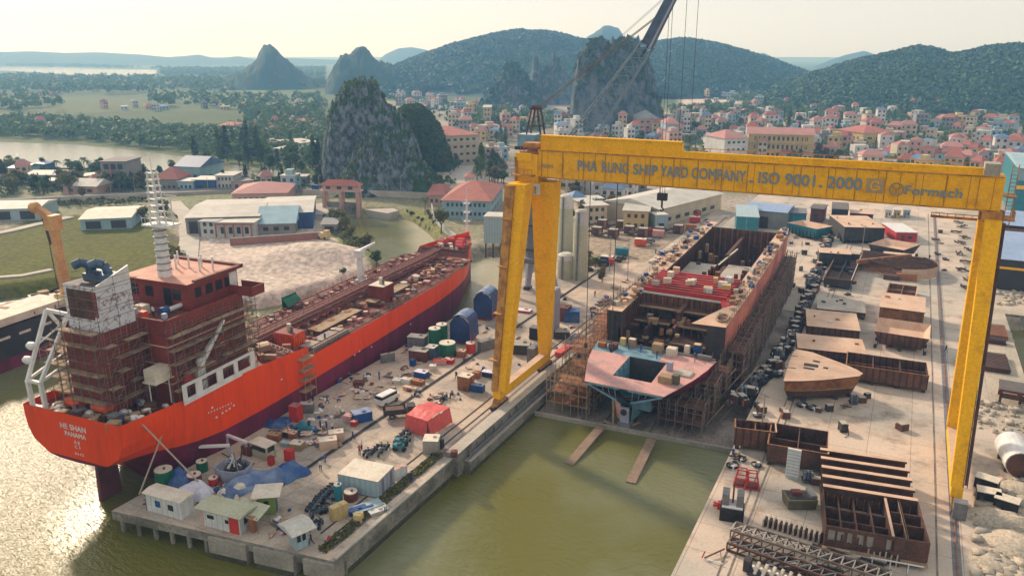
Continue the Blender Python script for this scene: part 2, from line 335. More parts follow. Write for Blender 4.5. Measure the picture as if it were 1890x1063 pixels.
# ================================================================== GROUND, WATER, HILLS
def wpoly(px, z=0.0): return [(at(x, y, z).x, at(x, y, z).y) for x, y in px]
BASIN = [(-88.5, 30), (-88.5, 205)] + wpoly([(934, 453), (888, 452), (862, 462), (835, 448), (800, 415), (772, 395), (735, 384), (640, 384), (606, 394),
         (612, 420), (648, 450), (690, 478), (703, 497), (640, 508), (600, 518), (540, 531), (480, 543), (440, 545), (300, 532), (130, 512), (0, 528), (-300, 575), (-900, 700)]) + [(-400, 30)]
PIT = wpoly([(1862, 583), (2150, 590), (2300, 900), (1925, 790)])
RIVER = wpoly([(-300, 255), (0, 263), (130, 267), (230, 276), (330, 289), (420, 304), (520, 317), (600, 330), (640, 341), (560, 343), (440, 330), (360, 322), (300, 316), (150, 311), (0, 311), (-300, 311)])
RIVER2 = wpoly([(-600, 127), (0, 131), (60, 134), (130, 139), (240, 141), (288, 137), (290, 130), (190, 128), (60, 123), (-600, 116)])
RIVER3 = wpoly([(-600, 111), (0, 113), (90, 116), (60, 121), (0, 122), (-600, 120)])

def water_mat():
    m = bpy.data.materials.new('river_water'); m.use_nodes = True; n, l = m.node_tree.nodes, m.node_tree.links; b = n['Principled BSDF']
    b.inputs['Roughness'].default_value = 0.09; b.inputs['IOR'].default_value = 1.45
    b.inputs['Specular IOR Level'].default_value = 0.5
    tc = n.new('ShaderNodeTexCoord')
    mp = n.new('ShaderNodeMapping'); mp.inputs['Scale'].default_value = (0.75, 1.5, 1); mp.inputs['Rotation'].default_value = (0, 0, R(25)); l.new(tc.outputs['Object'], mp.inputs[0])
    def nz(sc, det, src=mp.outputs[0]):
        t = n.new('ShaderNodeTexNoise'); t.inputs['Scale'].default_value = sc; t.inputs['Detail'].default_value = det; l.new(src, t.inputs['Vector']); return t.outputs['Fac']
    at_ = n.new('ShaderNodeAttribute'); at_.attribute_name = 'chop'
    b1 = n.new('ShaderNodeBump'); b1.inputs['Distance'].default_value = 0.34; l.new(nz(0.9, 4), b1.inputs['Height'])
    ms = n.new('ShaderNodeMath'); ms.operation = 'MULTIPLY'; ms.inputs[1].default_value = 1.0; l.new(at_.outputs['Fac'], ms.inputs[0]); l.new(ms.outputs[0], b1.inputs['Strength'])
    b2 = n.new('ShaderNodeBump'); b2.inputs['Distance'].default_value = 0.12; l.new(nz(3.0, 3), b2.inputs['Height']); l.new(ms.outputs[0], b2.inputs['Strength']); l.new(b1.outputs[0], b2.inputs['Normal'])
    l.new(b2.outputs[0], b.inputs['Normal'])
    rr_ = n.new('ShaderNodeMapRange'); rr_.inputs[1].default_value = 0.54; rr_.inputs[2].default_value = 1.0; rr_.inputs[3].default_value = 0.08; rr_.inputs[4].default_value = 0.36; l.new(at_.outputs['Fac'], rr_.inputs[0]); l.new(rr_.outputs[0], b.inputs['Roughness'])
    si = n.new('ShaderNodeAttribute'); si.attribute_name = 'silt_and_sheen'
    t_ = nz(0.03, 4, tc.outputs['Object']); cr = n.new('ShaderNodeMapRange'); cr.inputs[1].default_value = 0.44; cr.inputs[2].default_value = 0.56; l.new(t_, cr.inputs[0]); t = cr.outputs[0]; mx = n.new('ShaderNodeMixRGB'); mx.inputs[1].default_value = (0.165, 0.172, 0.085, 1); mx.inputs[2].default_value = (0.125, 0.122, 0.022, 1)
    l.new(t, mx.inputs[0]); m3 = n.new('ShaderNodeMixRGB'); m3.inputs[2].default_value = (0.52, 0.47, 0.33, 1); l.new(si.outputs['Fac'], m3.inputs[0]); l.new(mx.outputs[0], m3.inputs[1]); l.new(m3.outputs[0], b.inputs['Base Color'])  # cream: muddy silt in the basin, painted sky sheen on the rivers
    return m
WATER = water_mat()
def water_sheet(name, V, F, chop, silt_and_sheen):
    me = np_mesh(name, V, F, [WATER]); a = me.attributes.new('chop', 'FLOAT', 'POINT'); a.data.foreach_set('value', np.asarray(chop, np.float32)); a = me.attributes.new('silt_and_sheen', 'FLOAT', 'POINT'); a.data.foreach_set('value', np.asarray(silt_and_sheen, np.float32))
    o = link(name, me); tag(o, kind='structure'); return o
gx = np.concatenate([-np.geomspace(9000, 260, 24), np.arange(-250, 60, 2.5), np.geomspace(70, 9000, 24)])
gy = np.concatenate([-np.geomspace(2000, 50, 8), np.arange(-20, 260, 2.5), np.geomspace(270, 9000, 24)])
X, Y = np.meshgrid(gx, gy, indexing='ij'); nx, ny = X.shape
lee = wpoly([(150, 905), (95, 950), (85, 990), (110, 1030), (170, 1075), (240, 1150), (700, 1500), (1500, 1300), (2000, 1100), (2000, 400), (900, 400), (640, 380), (500, 540), (300, 700), (210, 840)], WZ)
inside = inpoly(X, Y, lee); dl = polydist(X, Y, lee); sdist = np.where(inside, dl, -dl)
chop = 1.0-0.46*np.clip((sdist+2)/8, 0, 1)
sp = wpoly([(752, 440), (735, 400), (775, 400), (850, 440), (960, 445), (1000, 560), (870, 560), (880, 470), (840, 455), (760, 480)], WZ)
in2 = inpoly(X, Y, sp); d2 = polydist(X, Y, sp); silt_and_sheen = 0.85*np.clip(np.where(in2, d2, -d2)/6+.3+(vnoise(X, Y, 8, 3, 12)-.5), 0, 1)
ii = (np.arange(nx-1)[:, None]*ny+np.arange(ny-1)[None]).ravel()
water_sheet('water', np.stack([X.ravel(), Y.ravel(), np.full(X.size, WZ)], 1), np.stack([ii, ii+ny, ii+ny+1, ii+1], 1), chop.ravel(), silt_and_sheen.ravel())

FIELD = wpoly([(-500, 430), (0, 425), (60, 405), (140, 396), (275, 396), (335, 440), (330, 500), (130, 518), (-500, 600)])
SAND = wpoly([(345, 470), (330, 425), (350, 405), (420, 398), (600, 405), (630, 440), (703, 498), (600, 520), (470, 547), (350, 530)])
REG = [  # (px polygon, colour, feather m)
 (wpoly([(-900, 180), (700, 180), (700, 345), (-900, 400)]), (0.10, 0.13, 0.045), 10),
 (wpoly([(130, 208), (300, 203), (440, 207), (450, 232), (380, 246), (250, 232), (150, 220)]), (0.07, 0.10, 0.03), 8),
 (wpoly([(250, 158), (440, 152), (600, 170), (610, 200), (500, 204), (300, 192)]), (0.10, 0.145, 0.055), 20),
 (wpoly([(590, 118), (720, 118), (720, 150), (600, 145)]), (0.12, 0.16, 0.065), 60),
 (wpoly([(-600, 345), (280, 330), (600, 343), (640, 385), (400, 400), (0, 400), (-600, 430)]), (0.25, 0.25, 0.15), 3),
 (wpoly([(590, 330), (830, 330), (900, 352), (900, 450), (640, 380)]), (0.26, 0.24, 0.15), 4),
 (wpoly([(805, 345), (835, 300), (885, 305), (895, 345)]), (0.46, 0.41, 0.34), 2),
 (wpoly([(700, 185), (1150, 195), (1290, 215), (1890, 215), (2300, 260), (2300, 420), (1300, 380), (900, 330), (760, 235)]), (0.36, 0.31, 0.26), 8),
 (wpoly([(1020, 350), (1330, 345), (1300, 400), (1140, 520), (1030, 560), (1010, 450)]), (0.33, 0.26, 0.19), 3),
 (wpoly([(1030, 480), (1110, 470), (1120, 520), (1040, 565)]), (0.13, 0.17, 0.06), 2),
 (FIELD, (0.10, 0.105, 0.012), 2), (SAND, (0.54, 0.45, 0.38), 2),
 (wpoly([(595, 395), (625, 400), (665, 450), (712, 500), (690, 500), (640, 460), (600, 425)]), (0.16, 0.19, 0.05), 2),
 (wpoly([(735, 383), (770, 380), (800, 400), (850, 445), (860, 462), (800, 440)]), (0.20, 0.20, 0.07), 2),
 (wpoly([(1255, 180), (1640, 200), (1640, 215), (1255, 212)]), (0.55, 0.45, 0.36), 6),
]
az = np.radians(np.arange(-92, 48.01, 0.2)); rr = 45*1.0125**np.arange(0, 445)
A, Q = np.meshgrid(az, rr, indexing='ij'); X = np.sin(A)*Q; Y = np.cos(A)*Q; na, nq = X.shape
Z = np.full(X.shape, -0.35)+0.25*(vnoise(X, Y, 3, 3, 25)-0.5)*np.clip(Q/200, 0, 1)
WET = np.zeros(X.shape)
for poly, bank in ((BASIN, 5.0), (PIT, 1.5)):
    i_ = inpoly(X, Y, poly); d_ = polydist(X, Y, poly); sd_ = np.where(i_, d_, -d_)
    t = np.clip((sd_+0.5)/bank, 0, 1); Z = Z*(1-t)+(-7.0)*t; WET = np.maximum(WET, t)
und = (X > -90) & (X < -17) & (Y < 195) | ((X > -90) & (Y < 60)) | ((X < -86) & (Y < 62)); Z = np.where(und, -7.0, Z)
und2 = (X >= -17) & (Y < 330) & (X < 40); Z = np.where(und2 & ~inpoly(X, Y, PIT), -0.6, Z)
for (px, py, hh, ww, dd) in ((575, 474, 4.2, 17, 8), (525, 490, 1.8, 18, 7), (630, 484, 2.2, 13, 7)):
    c = at(px, py); u = (X-c.x)*0.9+(Y-c.y)*0.43; v = -(X-c.x)*0.43+(Y-c.y)*0.9
    Z = Z+hh*np.exp(-(u/ww)**2-(v/dd)**2)*(1-WET)*(0.95+0.1*vnoise(X, Y, 9, 3, 9))
C = np.zeros(X.shape+(4,), np.float32); C[..., 3] = 1
basec = np.array([0.30, 0.265, 0.20]); farc = np.array([0.075, 0.115, 0.05])
tfar = np.clip((Q-700)/300, 0, 1)[..., None]; C[..., :3] = basec*(1-tfar)+farc*tfar
for poly, col, fe in REG:
    i_ = inpoly(X, Y, poly); d_ = polydist(X, Y, poly); w = np.clip((np.where(i_, d_, -d_)+(vnoise(X, Y, 5, 4, 6)-0.5)*fe*3)/max(fe, 0.1)+0.5, 0, 1)[..., None]
    C[..., :3] = C[..., :3]*(1-w)+np.array(col)*w
inf = inpoly(X, Y, FIELD); nn = vnoise(X, Y, 21, 5, 26); w = (np.clip((nn-0.46)*9, 0, 1)*inf*0.8)[..., None]
C[..., :3] = C[..., :3]*(1-w)+np.array((0.09, 0.068, 0.052))*w
nn = vnoise(X, Y, 33, 5, 9)[..., None]; C[..., :3] *= 0.82+0.36*nn
nn = vnoise(X, Y, 41, 4, 60)[..., None]; w = np.clip((nn-0.5)*5, 0, 1)*np.clip((Q[..., None]-260)/100, 0, 1)*0.5
C[..., :3] = C[..., :3]*(1-w)+np.array((0.09, 0.125, 0.045))*w
m = bpy.data.materials.new('soil'); m.use_nodes = True; MATS['soil'] = m; n, l = m.node_tree.nodes, m.node_tree.links; b = n['Principled BSDF']; b.inputs['Roughness'].default_value = 0.95; b.inputs['Specular IOR Level'].default_value = 0.15
ca = n.new('ShaderNodeAttribute'); ca.attribute_name = 'Col'; tc = n.new('ShaderNodeTexCoord'); t = n.new('ShaderNodeTexNoise'); t.inputs['Scale'].default_value = 0.7; t.inputs['Detail'].default_value = 8; l.new(tc.outputs['Object'], t.inputs['Vector'])
mr = n.new('ShaderNodeMapRange'); mr.inputs[1].default_value = 0.3; mr.inputs[2].default_value = 0.7; mr.inputs[3].default_value = 0.62; mr.inputs[4].default_value = 1.35; l.new(t.outputs['Fac'], mr.inputs[0])
vm = n.new('ShaderNodeVectorMath'); vm.operation = 'SCALE'; l.new(ca.outputs['Color'], vm.inputs[0]); l.new(mr.outputs[0], vm.inputs['Scale']); l.new(vm.outputs[0], b.inputs['Base Color'])
bp = n.new('ShaderNodeBump'); bp.inputs['Strength'].default_value = 0.5; bp.inputs['Distance'].default_value = 0.4; l.new(t.outputs['Fac'], bp.inputs['Height']); l.new(bp.outputs[0], b.inputs['Normal'])
ii = (np.arange(na-1)[:, None]*nq+np.arange(nq-1)[None]).ravel(); Fq = np.stack([ii, ii+1, ii+nq+1, ii+nq], 1)
zf = Z.ravel(); keep = zf[Fq].max(1) > -6.9; Fq = Fq[keep]
me = np_mesh('ground', np.stack([X.ravel(), Y.ravel(), zf], 1), Fq, [m], smooth=True)
ca = me.color_attributes.new('Col', 'FLOAT_COLOR', 'POINT'); ca.data.foreach_set('color', C.reshape(-1))
tag(link('ground', me), kind='structure')

def river(name, poly, z, ch):
    me = bpy.data.meshes.new(name); me.from_pydata([(x, y, z) for x, y in poly], [], [list(range(len(poly)))]); me.materials.append(WATER)
    a = me.attributes.new('chop', 'FLOAT', 'POINT'); a.data.foreach_set('value', [ch]*len(poly)); a = me.attributes.new('silt_and_sheen', 'FLOAT', 'POINT'); a.data.foreach_set('value', [0.7]*len(poly)); me.update(); tag(link(name, me), kind='structure')  # fixed pale mix paints bright sky reflection into the river colour
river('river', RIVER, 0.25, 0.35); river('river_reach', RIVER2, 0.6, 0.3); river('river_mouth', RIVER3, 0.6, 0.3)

# ------------------------------------------------------------------ hills
def rockmat(name, rock1, rock2, veg, vegamt, sc=0.05):
    m = bpy.data.materials.new(name); m.use_nodes = True; MATS[name] = m; n, l = m.node_tree.nodes, m.node_tree.links; b = n['Principled BSDF']
    b.inputs['Roughness'].default_value = 0.95; b.inputs['Specular IOR Level'].default_value = 0.1
    tc = n.new('ShaderNodeTexCoord'); mp = n.new('ShaderNodeMapping'); mp.inputs['Scale'].default_value = (1, 1, 0.6); l.new(tc.outputs['Object'], mp.inputs[0])
    def nz(s_, d_, src): 
        t = n.new('ShaderNodeTexNoise'); t.inputs['Scale'].default_value = s_; t.inputs['Detail'].default_value = d_; t.inputs['Roughness'].default_value = 0.65; l.new(src, t.inputs['Vector']); return t
    t1 = nz(sc*5, 8, mp.outputs[0]); cr = n.new('ShaderNodeValToRGB'); e = cr.color_ramp.elements; e[0].position = 0.38; e[0].color = (*rock1, 1); e[1].position = 0.62; e[1].color = (*rock2, 1); l.new(t1.outputs['Fac'], cr.inputs[0])
    t2 = nz(sc*2.2, 7, tc.outputs['Object']); ge = n.new('ShaderNodeNewGeometry'); sp = n.new('ShaderNodeSeparateXYZ'); l.new(ge.outputs['Normal'], sp.inputs[0])
    ad = n.new('ShaderNodeMath'); ad.operation = 'MULTIPLY_ADD'; ad.inputs[1].default_value = 0.42; l.new(sp.outputs[2], ad.inputs[0]); l.new(t2.outputs['Fac'], ad.inputs[2])
    r2 = n.new('ShaderNodeMapRange'); r2.inputs[1].default_value = 0.86-vegamt; r2.inputs[2].default_value = 0.94-vegamt; l.new(ad.outputs[0], r2.inputs[0])
    mx = n.new('ShaderNodeMixRGB'); mx.inputs[2].default_value = (*veg, 1); l.new(r2.outputs[0], mx.inputs[0]); l.new(cr.outputs[0], mx.inputs[1]); l.new(mx.outputs[0], b.inputs['Base Color'])
    bp = n.new('ShaderNodeBump'); bp.inputs['Strength'].default_value = 1.0; bp.inputs['Distance'].default_value = 0.25/sc*0.2; l.new(t1.outputs['Fac'], bp.inputs['Height']); l.new(bp.outputs[0], b.inputs['Normal'])
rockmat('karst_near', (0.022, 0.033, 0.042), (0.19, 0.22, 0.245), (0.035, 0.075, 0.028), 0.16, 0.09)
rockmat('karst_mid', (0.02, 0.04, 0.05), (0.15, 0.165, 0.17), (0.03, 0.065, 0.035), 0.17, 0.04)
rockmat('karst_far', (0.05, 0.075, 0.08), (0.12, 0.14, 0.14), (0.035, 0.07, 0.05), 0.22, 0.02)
mat('hill_soil', (0.015, 0.06, 0.05), 0.95, col2=(0.04, 0.085, 0.06), scale=0.012, amt=0.8, fine=0.3, coord='Object')

def ridge(name, prof, dist, wf, wb, pw=2.0, rough=0.0, nper=60, material='hill_soil', step=3.0, rstep=12.0, z0=-2.0, seed=1, curve=0.0, flute=0.0, jag=0.0):
    """a hill whose crest follows a skyline at its own distance; a full solid of revolution-like section behind and in front"""
    az, he = [], []
    for x, y in prof:
        d = ray(x, y); az.append(math.atan2(d.x, d.y)); he.append(CH + dist*d.z/math.hypot(d.x, d.y))
    az, he = np.array(az), np.array(he); da = math.atan(step/1510.0)
    U = np.arange(az.min(), az.max()+da*0.5, da); H = np.interp(U, az, he); H = np.maximum(H+jag*(vnoise(U*dist, U*0+3.3, seed+2, 3, max(jag, 1)*1.6)-.5)*np.clip((H-z0)/20, 0, 1), z0)
    V = np.arange(-1, 1.0001, rstep/(wf+wb)*2.0)
    UU, VV = np.meshgrid(U, V, indexing='ij'); HH = np.repeat(H[:, None], len(V), 1)
    mid = (az.min()+az.max())/2
    off = np.where(VV < 0, VV*wf, VV*wb)
    tt = (UU-mid)/max(az.max()-mid, 1e-6); rdist = dist+off+curve*tt**2
    X = np.sin(UU)*rdist; Y = np.cos(UU)*rdist
    nz = vnoise(X, Y, seed, 5, nper)-0.5; nz2 = vnoise(X, Y, seed+5, 5, nper*0.35)-0.5
    sh = np.clip(1-np.abs(VV)**pw, 0, 1)**(1.0 if pw < 3 else 0.8)
    env = np.clip((1-np.abs(VV))*4, 0, 1)
    Hh = (HH-z0)*np.clip(sh+(nz*0.55*rough)*(1-np.exp(-(VV*3.0)**2)), 0, 1.02)+nz2*rough*(HH-z0)*0.18*env
    if flute: Hh += (np.abs(vnoise(X, Y, seed+9, 5, nper*0.22)-0.5)-0.12)*flute*env*np.clip(Hh/15, 0, 1)
    Z = z0+np.maximum(Hh, 0); nu, nv = X.shape
    ii = (np.arange(nu-1)[:, None]*nv+np.arange(nv-1)[None]).ravel()
    me = np_mesh(name, np.stack([X.ravel(), Y.ravel(), Z.ravel()], 1), np.stack([ii, ii+1, ii+nv+1, ii+nv], 1), [material], smooth=False)
    tag(link(name, me), kind='structure'); return X, Y, Z

def tufts(P, rad, nq, qs, seed=0, flat=0.75):
    """leafy clumps: nq small quads in every crown, all in one array"""
    r = np.random.RandomState(seed); n = len(P); P = np.asarray(P, float); rad = np.broadcast_to(rad, (n,))
    d = r.normal(size=(n, nq, 3)); d /= np.linalg.norm(d, axis=2, keepdims=True); d[..., 2] = np.abs(d[..., 2])*flat+0.05
    c = P[:, None]+d*(rad[:, None, None]*(0.55+0.5*r.rand(n, nq, 1)))
    a = r.normal(size=(n, nq, 3)); nn = d+0.4*r.normal(size=(n, nq, 3)); nn /= np.linalg.norm(nn, axis=2, keepdims=True)
    a -= nn*(a*nn).sum(2, keepdims=True); a /= np.linalg.norm(a, axis=2, keepdims=True); b = np.cross(nn, a)
    s_ = (qs*(0.6+0.8*r.rand(n, nq, 1)))*rad[:, None, None]
    V = np.stack([c-a*s_, c+b*s_*0.8, c+a*s_, c-b*s_*0.8], 2).reshape(-1, 3); F = np.arange(len(V)).reshape(-1, 4)
    return V, F
def forest(name, X, Y, Z, n, rad, label, material='leaf_hill', seed=0, nq=12, qs=0.42, zmin=1.0, vmin=0.0, maxslope=9, keep=None):
    r = np.random.RandomState(seed); nu, nv = X.shape
    e = np.hypot(X[1:, :-1]-X[:-1, :-1], Y[1:, :-1]-Y[:-1, :-1])*np.hypot(X[:-1, 1:]-X[:-1, :-1], Y[:-1, 1:]-Y[:-1, :-1])
    zc = Z[:-1, :-1]; sl = np.maximum(abs(Z[1:, :-1]-zc)/np.maximum(np.hypot(X[1:, :-1]-X[:-1, :-1], Y[1:, :-1]-Y[:-1, :-1]), .1), abs(Z[:-1, 1:]-zc)/np.maximum(np.hypot(X[:-1, 1:]-X[:-1, :-1], Y[:-1, 1:]-Y[:-1, :-1]), .1))
    e = e*(zc > zmin)*(sl < maxslope)*np.sqrt(1+sl**2)
    e[:, int(nv*0.62):] *= 0.15       # far slope is hidden
    if keep is not None: e = e*keep[:-1, :-1]
    pr = e.ravel()/e.sum(); k = r.choice(len(pr), n, p=pr); i, j = k//(nv-1), k % (nv-1); u, v = r.rand(n), r.rand(n)
    def bl(T): return (T[i, j]*(1-u)+T[i+1, j]*u)*(1-v)+(T[i, j+1]*(1-u)+T[i+1, j+1]*u)*v
    P = np.stack([bl(X), bl(Y), bl(Z)], 1); P[:, 2] += rad*0.2
    V, F = tufts(P, rad*(0.6+0.8*r.rand(n)), nq, qs, seed)
    o = link(name, np_mesh(name, V, F, [material])); tag(o, label, 'trees', kind='stuff'); return o

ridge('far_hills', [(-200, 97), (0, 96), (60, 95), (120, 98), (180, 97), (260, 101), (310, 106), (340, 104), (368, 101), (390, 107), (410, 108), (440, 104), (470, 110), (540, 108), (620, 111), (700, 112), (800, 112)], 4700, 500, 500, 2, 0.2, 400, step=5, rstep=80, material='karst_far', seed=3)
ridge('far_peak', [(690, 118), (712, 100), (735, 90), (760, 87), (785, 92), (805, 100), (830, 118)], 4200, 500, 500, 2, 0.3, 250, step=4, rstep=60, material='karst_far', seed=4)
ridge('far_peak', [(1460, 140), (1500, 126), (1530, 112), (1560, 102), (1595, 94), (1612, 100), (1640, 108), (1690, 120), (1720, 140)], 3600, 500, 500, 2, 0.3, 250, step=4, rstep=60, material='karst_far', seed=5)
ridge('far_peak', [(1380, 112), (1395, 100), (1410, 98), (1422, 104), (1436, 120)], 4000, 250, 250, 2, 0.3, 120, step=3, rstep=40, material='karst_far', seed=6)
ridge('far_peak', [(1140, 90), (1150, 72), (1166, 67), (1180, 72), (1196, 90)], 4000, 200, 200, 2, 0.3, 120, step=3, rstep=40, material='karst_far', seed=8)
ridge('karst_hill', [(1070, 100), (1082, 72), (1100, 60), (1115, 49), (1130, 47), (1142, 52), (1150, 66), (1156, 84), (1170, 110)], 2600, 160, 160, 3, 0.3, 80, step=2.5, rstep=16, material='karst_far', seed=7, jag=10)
ridge('karst_hill', [(395, 168), (430, 140), (455, 126), (470, 115), (478, 95), (488, 84), (500, 86), (515, 98), (535, 118), (560, 140), (590, 160)], 1500, 130, 160, 2.2, 0.4, 60, step=2, rstep=9, material='karst_far', seed=11, jag=9, flute=20)
ridge('karst_hill', [(600, 165), (615, 130), (628, 112), (645, 104), (660, 94), (672, 91), (684, 97), (700, 110), (720, 122), (745, 150), (760, 165)], 1300, 110, 140, 2.4, 0.5, 50, step=2, rstep=8, material='karst_far', seed=12, jag=16, flute=25)
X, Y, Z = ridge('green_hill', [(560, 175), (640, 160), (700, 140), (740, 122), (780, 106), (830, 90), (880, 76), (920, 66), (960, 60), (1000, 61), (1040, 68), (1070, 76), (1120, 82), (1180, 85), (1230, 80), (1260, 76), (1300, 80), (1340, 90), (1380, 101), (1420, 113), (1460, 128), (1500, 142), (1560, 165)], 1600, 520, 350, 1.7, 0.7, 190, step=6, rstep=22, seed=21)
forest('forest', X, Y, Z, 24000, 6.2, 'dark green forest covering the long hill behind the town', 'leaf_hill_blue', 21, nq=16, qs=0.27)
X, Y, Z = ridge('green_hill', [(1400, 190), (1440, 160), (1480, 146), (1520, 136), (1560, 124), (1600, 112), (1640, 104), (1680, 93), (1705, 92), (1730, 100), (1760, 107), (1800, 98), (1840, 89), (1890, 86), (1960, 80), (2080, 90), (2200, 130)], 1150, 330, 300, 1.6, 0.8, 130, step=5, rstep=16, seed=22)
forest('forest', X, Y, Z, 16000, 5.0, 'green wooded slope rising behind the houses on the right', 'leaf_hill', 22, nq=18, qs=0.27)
X, Y, Z = ridge('karst_hill', [(1040, 240), (1055, 190), (1062, 130), (1068, 106), (1082, 92), (1095, 82), (1112, 82), (1124, 90), (1136, 86), (1150, 78), (1168, 80), (1180, 86), (1190, 108), (1200, 130), (1208, 160), (1218, 195), (1228, 240)], 660, 46, 46, 4, 0.45, 22, step=1.5, rstep=1.6, material='karst_mid', seed=31, flute=34, jag=7)
forest('forest', X, Y, Z, 380, 2.2, 'scrub clinging to the tall grey crag behind the crane boom', 'leaf_dark', 31, nq=10, qs=0.5, maxslope=2.2)
X, Y, Z = ridge('karst_hill', [(870, 215), (885, 195), (900, 172), (912, 160), (925, 138), (938, 123), (952, 122), (965, 132), (975, 150), (985, 165), (1000, 190), (1020, 215)], 900, 52, 52, 3, 0.5, 26, step=1.5, rstep=2.2, material='karst_mid', seed=32, flute=26, jag=9)
forest('forest', X, Y, Z, 260, 2.8, 'scrub on the small pointed crag left of the tall one', 'leaf_hill_blue', 32, nq=10, qs=0.5, maxslope=2.5)
X, Y, Z = ridge('karst_hill', [(960, 215), (975, 165), (985, 110), (992, 108), (998, 135), (1010, 128), (1022, 108), (1034, 112), (1045, 140), (1056, 180), (1070, 220)], 980, 45, 45, 3, 0.5, 24, step=1.5, rstep=2.2, material='karst_mid', seed=33, flute=26, jag=9)
X, Y, Z = ridge('karst_hill', [(592, 320), (598, 260), (604, 222), (616, 196), (630, 172), (642, 156), (655, 150), (672, 154), (688, 151), (697, 158), (703, 178), (712, 192), (724, 205), (740, 214), (756, 232), (770, 262), (785, 320)], 385, 26, 26, 3.2, 0.4, 12, step=1.0, rstep=0.7, material='karst_near', seed=41, flute=14, jag=3.5)
forest('forest', X, Y, Z, 260, 1.0, 'bushes rooted on the ledges of the near grey crag', 'leaf_green', 41, nq=14, qs=0.4, maxslope=1.6)
X, Y, Z = ridge('karst_hill', [(615, 345), (636, 308), (652, 280), (672, 252), (695, 236), (712, 238), (728, 246), (745, 266), (770, 292), (800, 320), (826, 350)], 352, 20, 24, 2.2, 0.4, 10, step=1.0, rstep=0.7, material='karst_near', seed=42, flute=14, jag=3)
forest('forest', X, Y, Z, 160, 1.0, 'low scrub over the front spur of the near crag', 'leaf_olive', 42, nq=14, qs=0.4, maxslope=1.6)
X, Y, Z = ridge('karst_hill', [(715, 300), (730, 218), (748, 200), (770, 199), (792, 212), (808, 238), (822, 272), (835, 310)], 425, 24, 24, 2.2, 0.4, 14, step=1.5, rstep=1.0, material='hill_soil', seed=43)
forest('forest', X, Y, Z, 1500, 1.8, 'green thicket covering the right shoulder of the near crag', 'leaf_green', 43, nq=18, qs=0.32)

def mass(name, polys, n, rad, label, material, seed, zoff=0.0, qs=0.42, nq=12):
    r = np.random.RandomState(seed); P = []
    areas = []
    for pl in polys:
        a = np.array(wpoly(pl)); areas.append(abs(np.dot(a[:, 0], np.roll(a[:, 1], 1))-np.dot(a[:, 1], np.roll(a[:, 0], 1)))/2)
    for pl, ar in zip(polys, areas):
        a = np.array(wpoly(pl)); k = int(n*ar/sum(areas))+1; lo, hi = a.min(0), a.max(0); got = 0
        while got < k:
            q = lo+(hi-lo)*r.rand(k*3, 2); q = q[inpoly(q[:, 0], q[:, 1], a)][:k-got]; got += len(q); P.append(q)
            if len(q) == 0: break
    P = np.concatenate(P); hgt = rad*(0.2+1.0*r.rand(len(P)))
    P = np.stack([P[:, 0], P[:, 1], hgt+zoff], 1); V, F = tufts(P, rad*(0.6+0.8*r.rand(len(P))), nq, qs, seed, 1.0)
    tag(link(name, np_mesh(name, V, F, [material])), label, 'trees', kind='stuff')
mass('woodland', [[(-100, 141), (120, 145), (300, 148), (440, 148), (430, 168), (300, 172), (150, 176), (-100, 176)], [(-100, 180), (110, 188), (120, 205), (-100, 215)], [(280, 180), (600, 188), (610, 203), (440, 204), (280, 198)], [(-100, 116), (60, 121), (200, 125), (330, 130), (600, 128), (600, 148), (300, 141), (295, 128), (-100, 121)]], 4600, 6.5, 'distant belts of trees between the fields and the bright river', 'leaf_far', 51, nq=16, qs=0.3)
mass('woodland', [[(-100, 222), (120, 224), (250, 236), (380, 248), (440, 240), (600, 225), (600, 262), (560, 300), (420, 292), (330, 280), (230, 268), (130, 259), (-100, 250)]], 1300, 3.8, 'dense trees along the far bank of the river bend', 'leaf_far', 52, nq=26, qs=0.26)
mass('woodland', [[(440, 205), (600, 205), (600, 225), (440, 238)], [(420, 150), (600, 150), (600, 166), (470, 162)]], 420, 5.5, 'scattered trees on the pale fields behind the near crag', 'leaf_far', 53, nq=12)
mass('woodland', [[(870, 205), (1040, 215), (1040, 245), (880, 250)], [(1230, 205), (1400, 200), (1640, 205), (1890, 215), (1890, 232), (1500, 222), (1240, 222)], [(1350, 180), (1640, 185), (1640, 200), (1350, 195)]], 900, 4.6, 'treetops mixed among the back rows of town houses', 'leaf_far', 54, nq=12)

mass('scrub', [[(1245, 235), (1330, 228), (1890, 225), (1950, 320), (1640, 315), (1500, 300), (1245, 290)]], 800, 2.6, 'low greenery filling the gaps between the town houses', 'leaf_green', 55, qs=.45)
mass('scrub', [[(700, 178), (780, 182), (960, 220), (1000, 240), (900, 262), (800, 215)], [(1020, 236), (1240, 240), (1250, 272), (1030, 262)]], 420, 2.4, 'low greenery among the houses in the valley behind the near crag', 'leaf_hill', 56, qs=.45)
mass('scrub', [[(0, 316), (600, 335), (600, 350), (280, 352), (0, 366)], [(590, 340), (840, 345), (840, 330), (600, 330)]], 620, 1.0, 'hedges and undergrowth along the river road', 'leaf_green', 57, qs=.5)
mass('scrub', [[(60, 374), (275, 366), (275, 376), (60, 386)], [(595, 398), (640, 420), (700, 495), (650, 470), (610, 425)]], 260, .8, 'weedy bushes along the field wall and the pond bank', 'leaf_olive', 58, qs=.5)
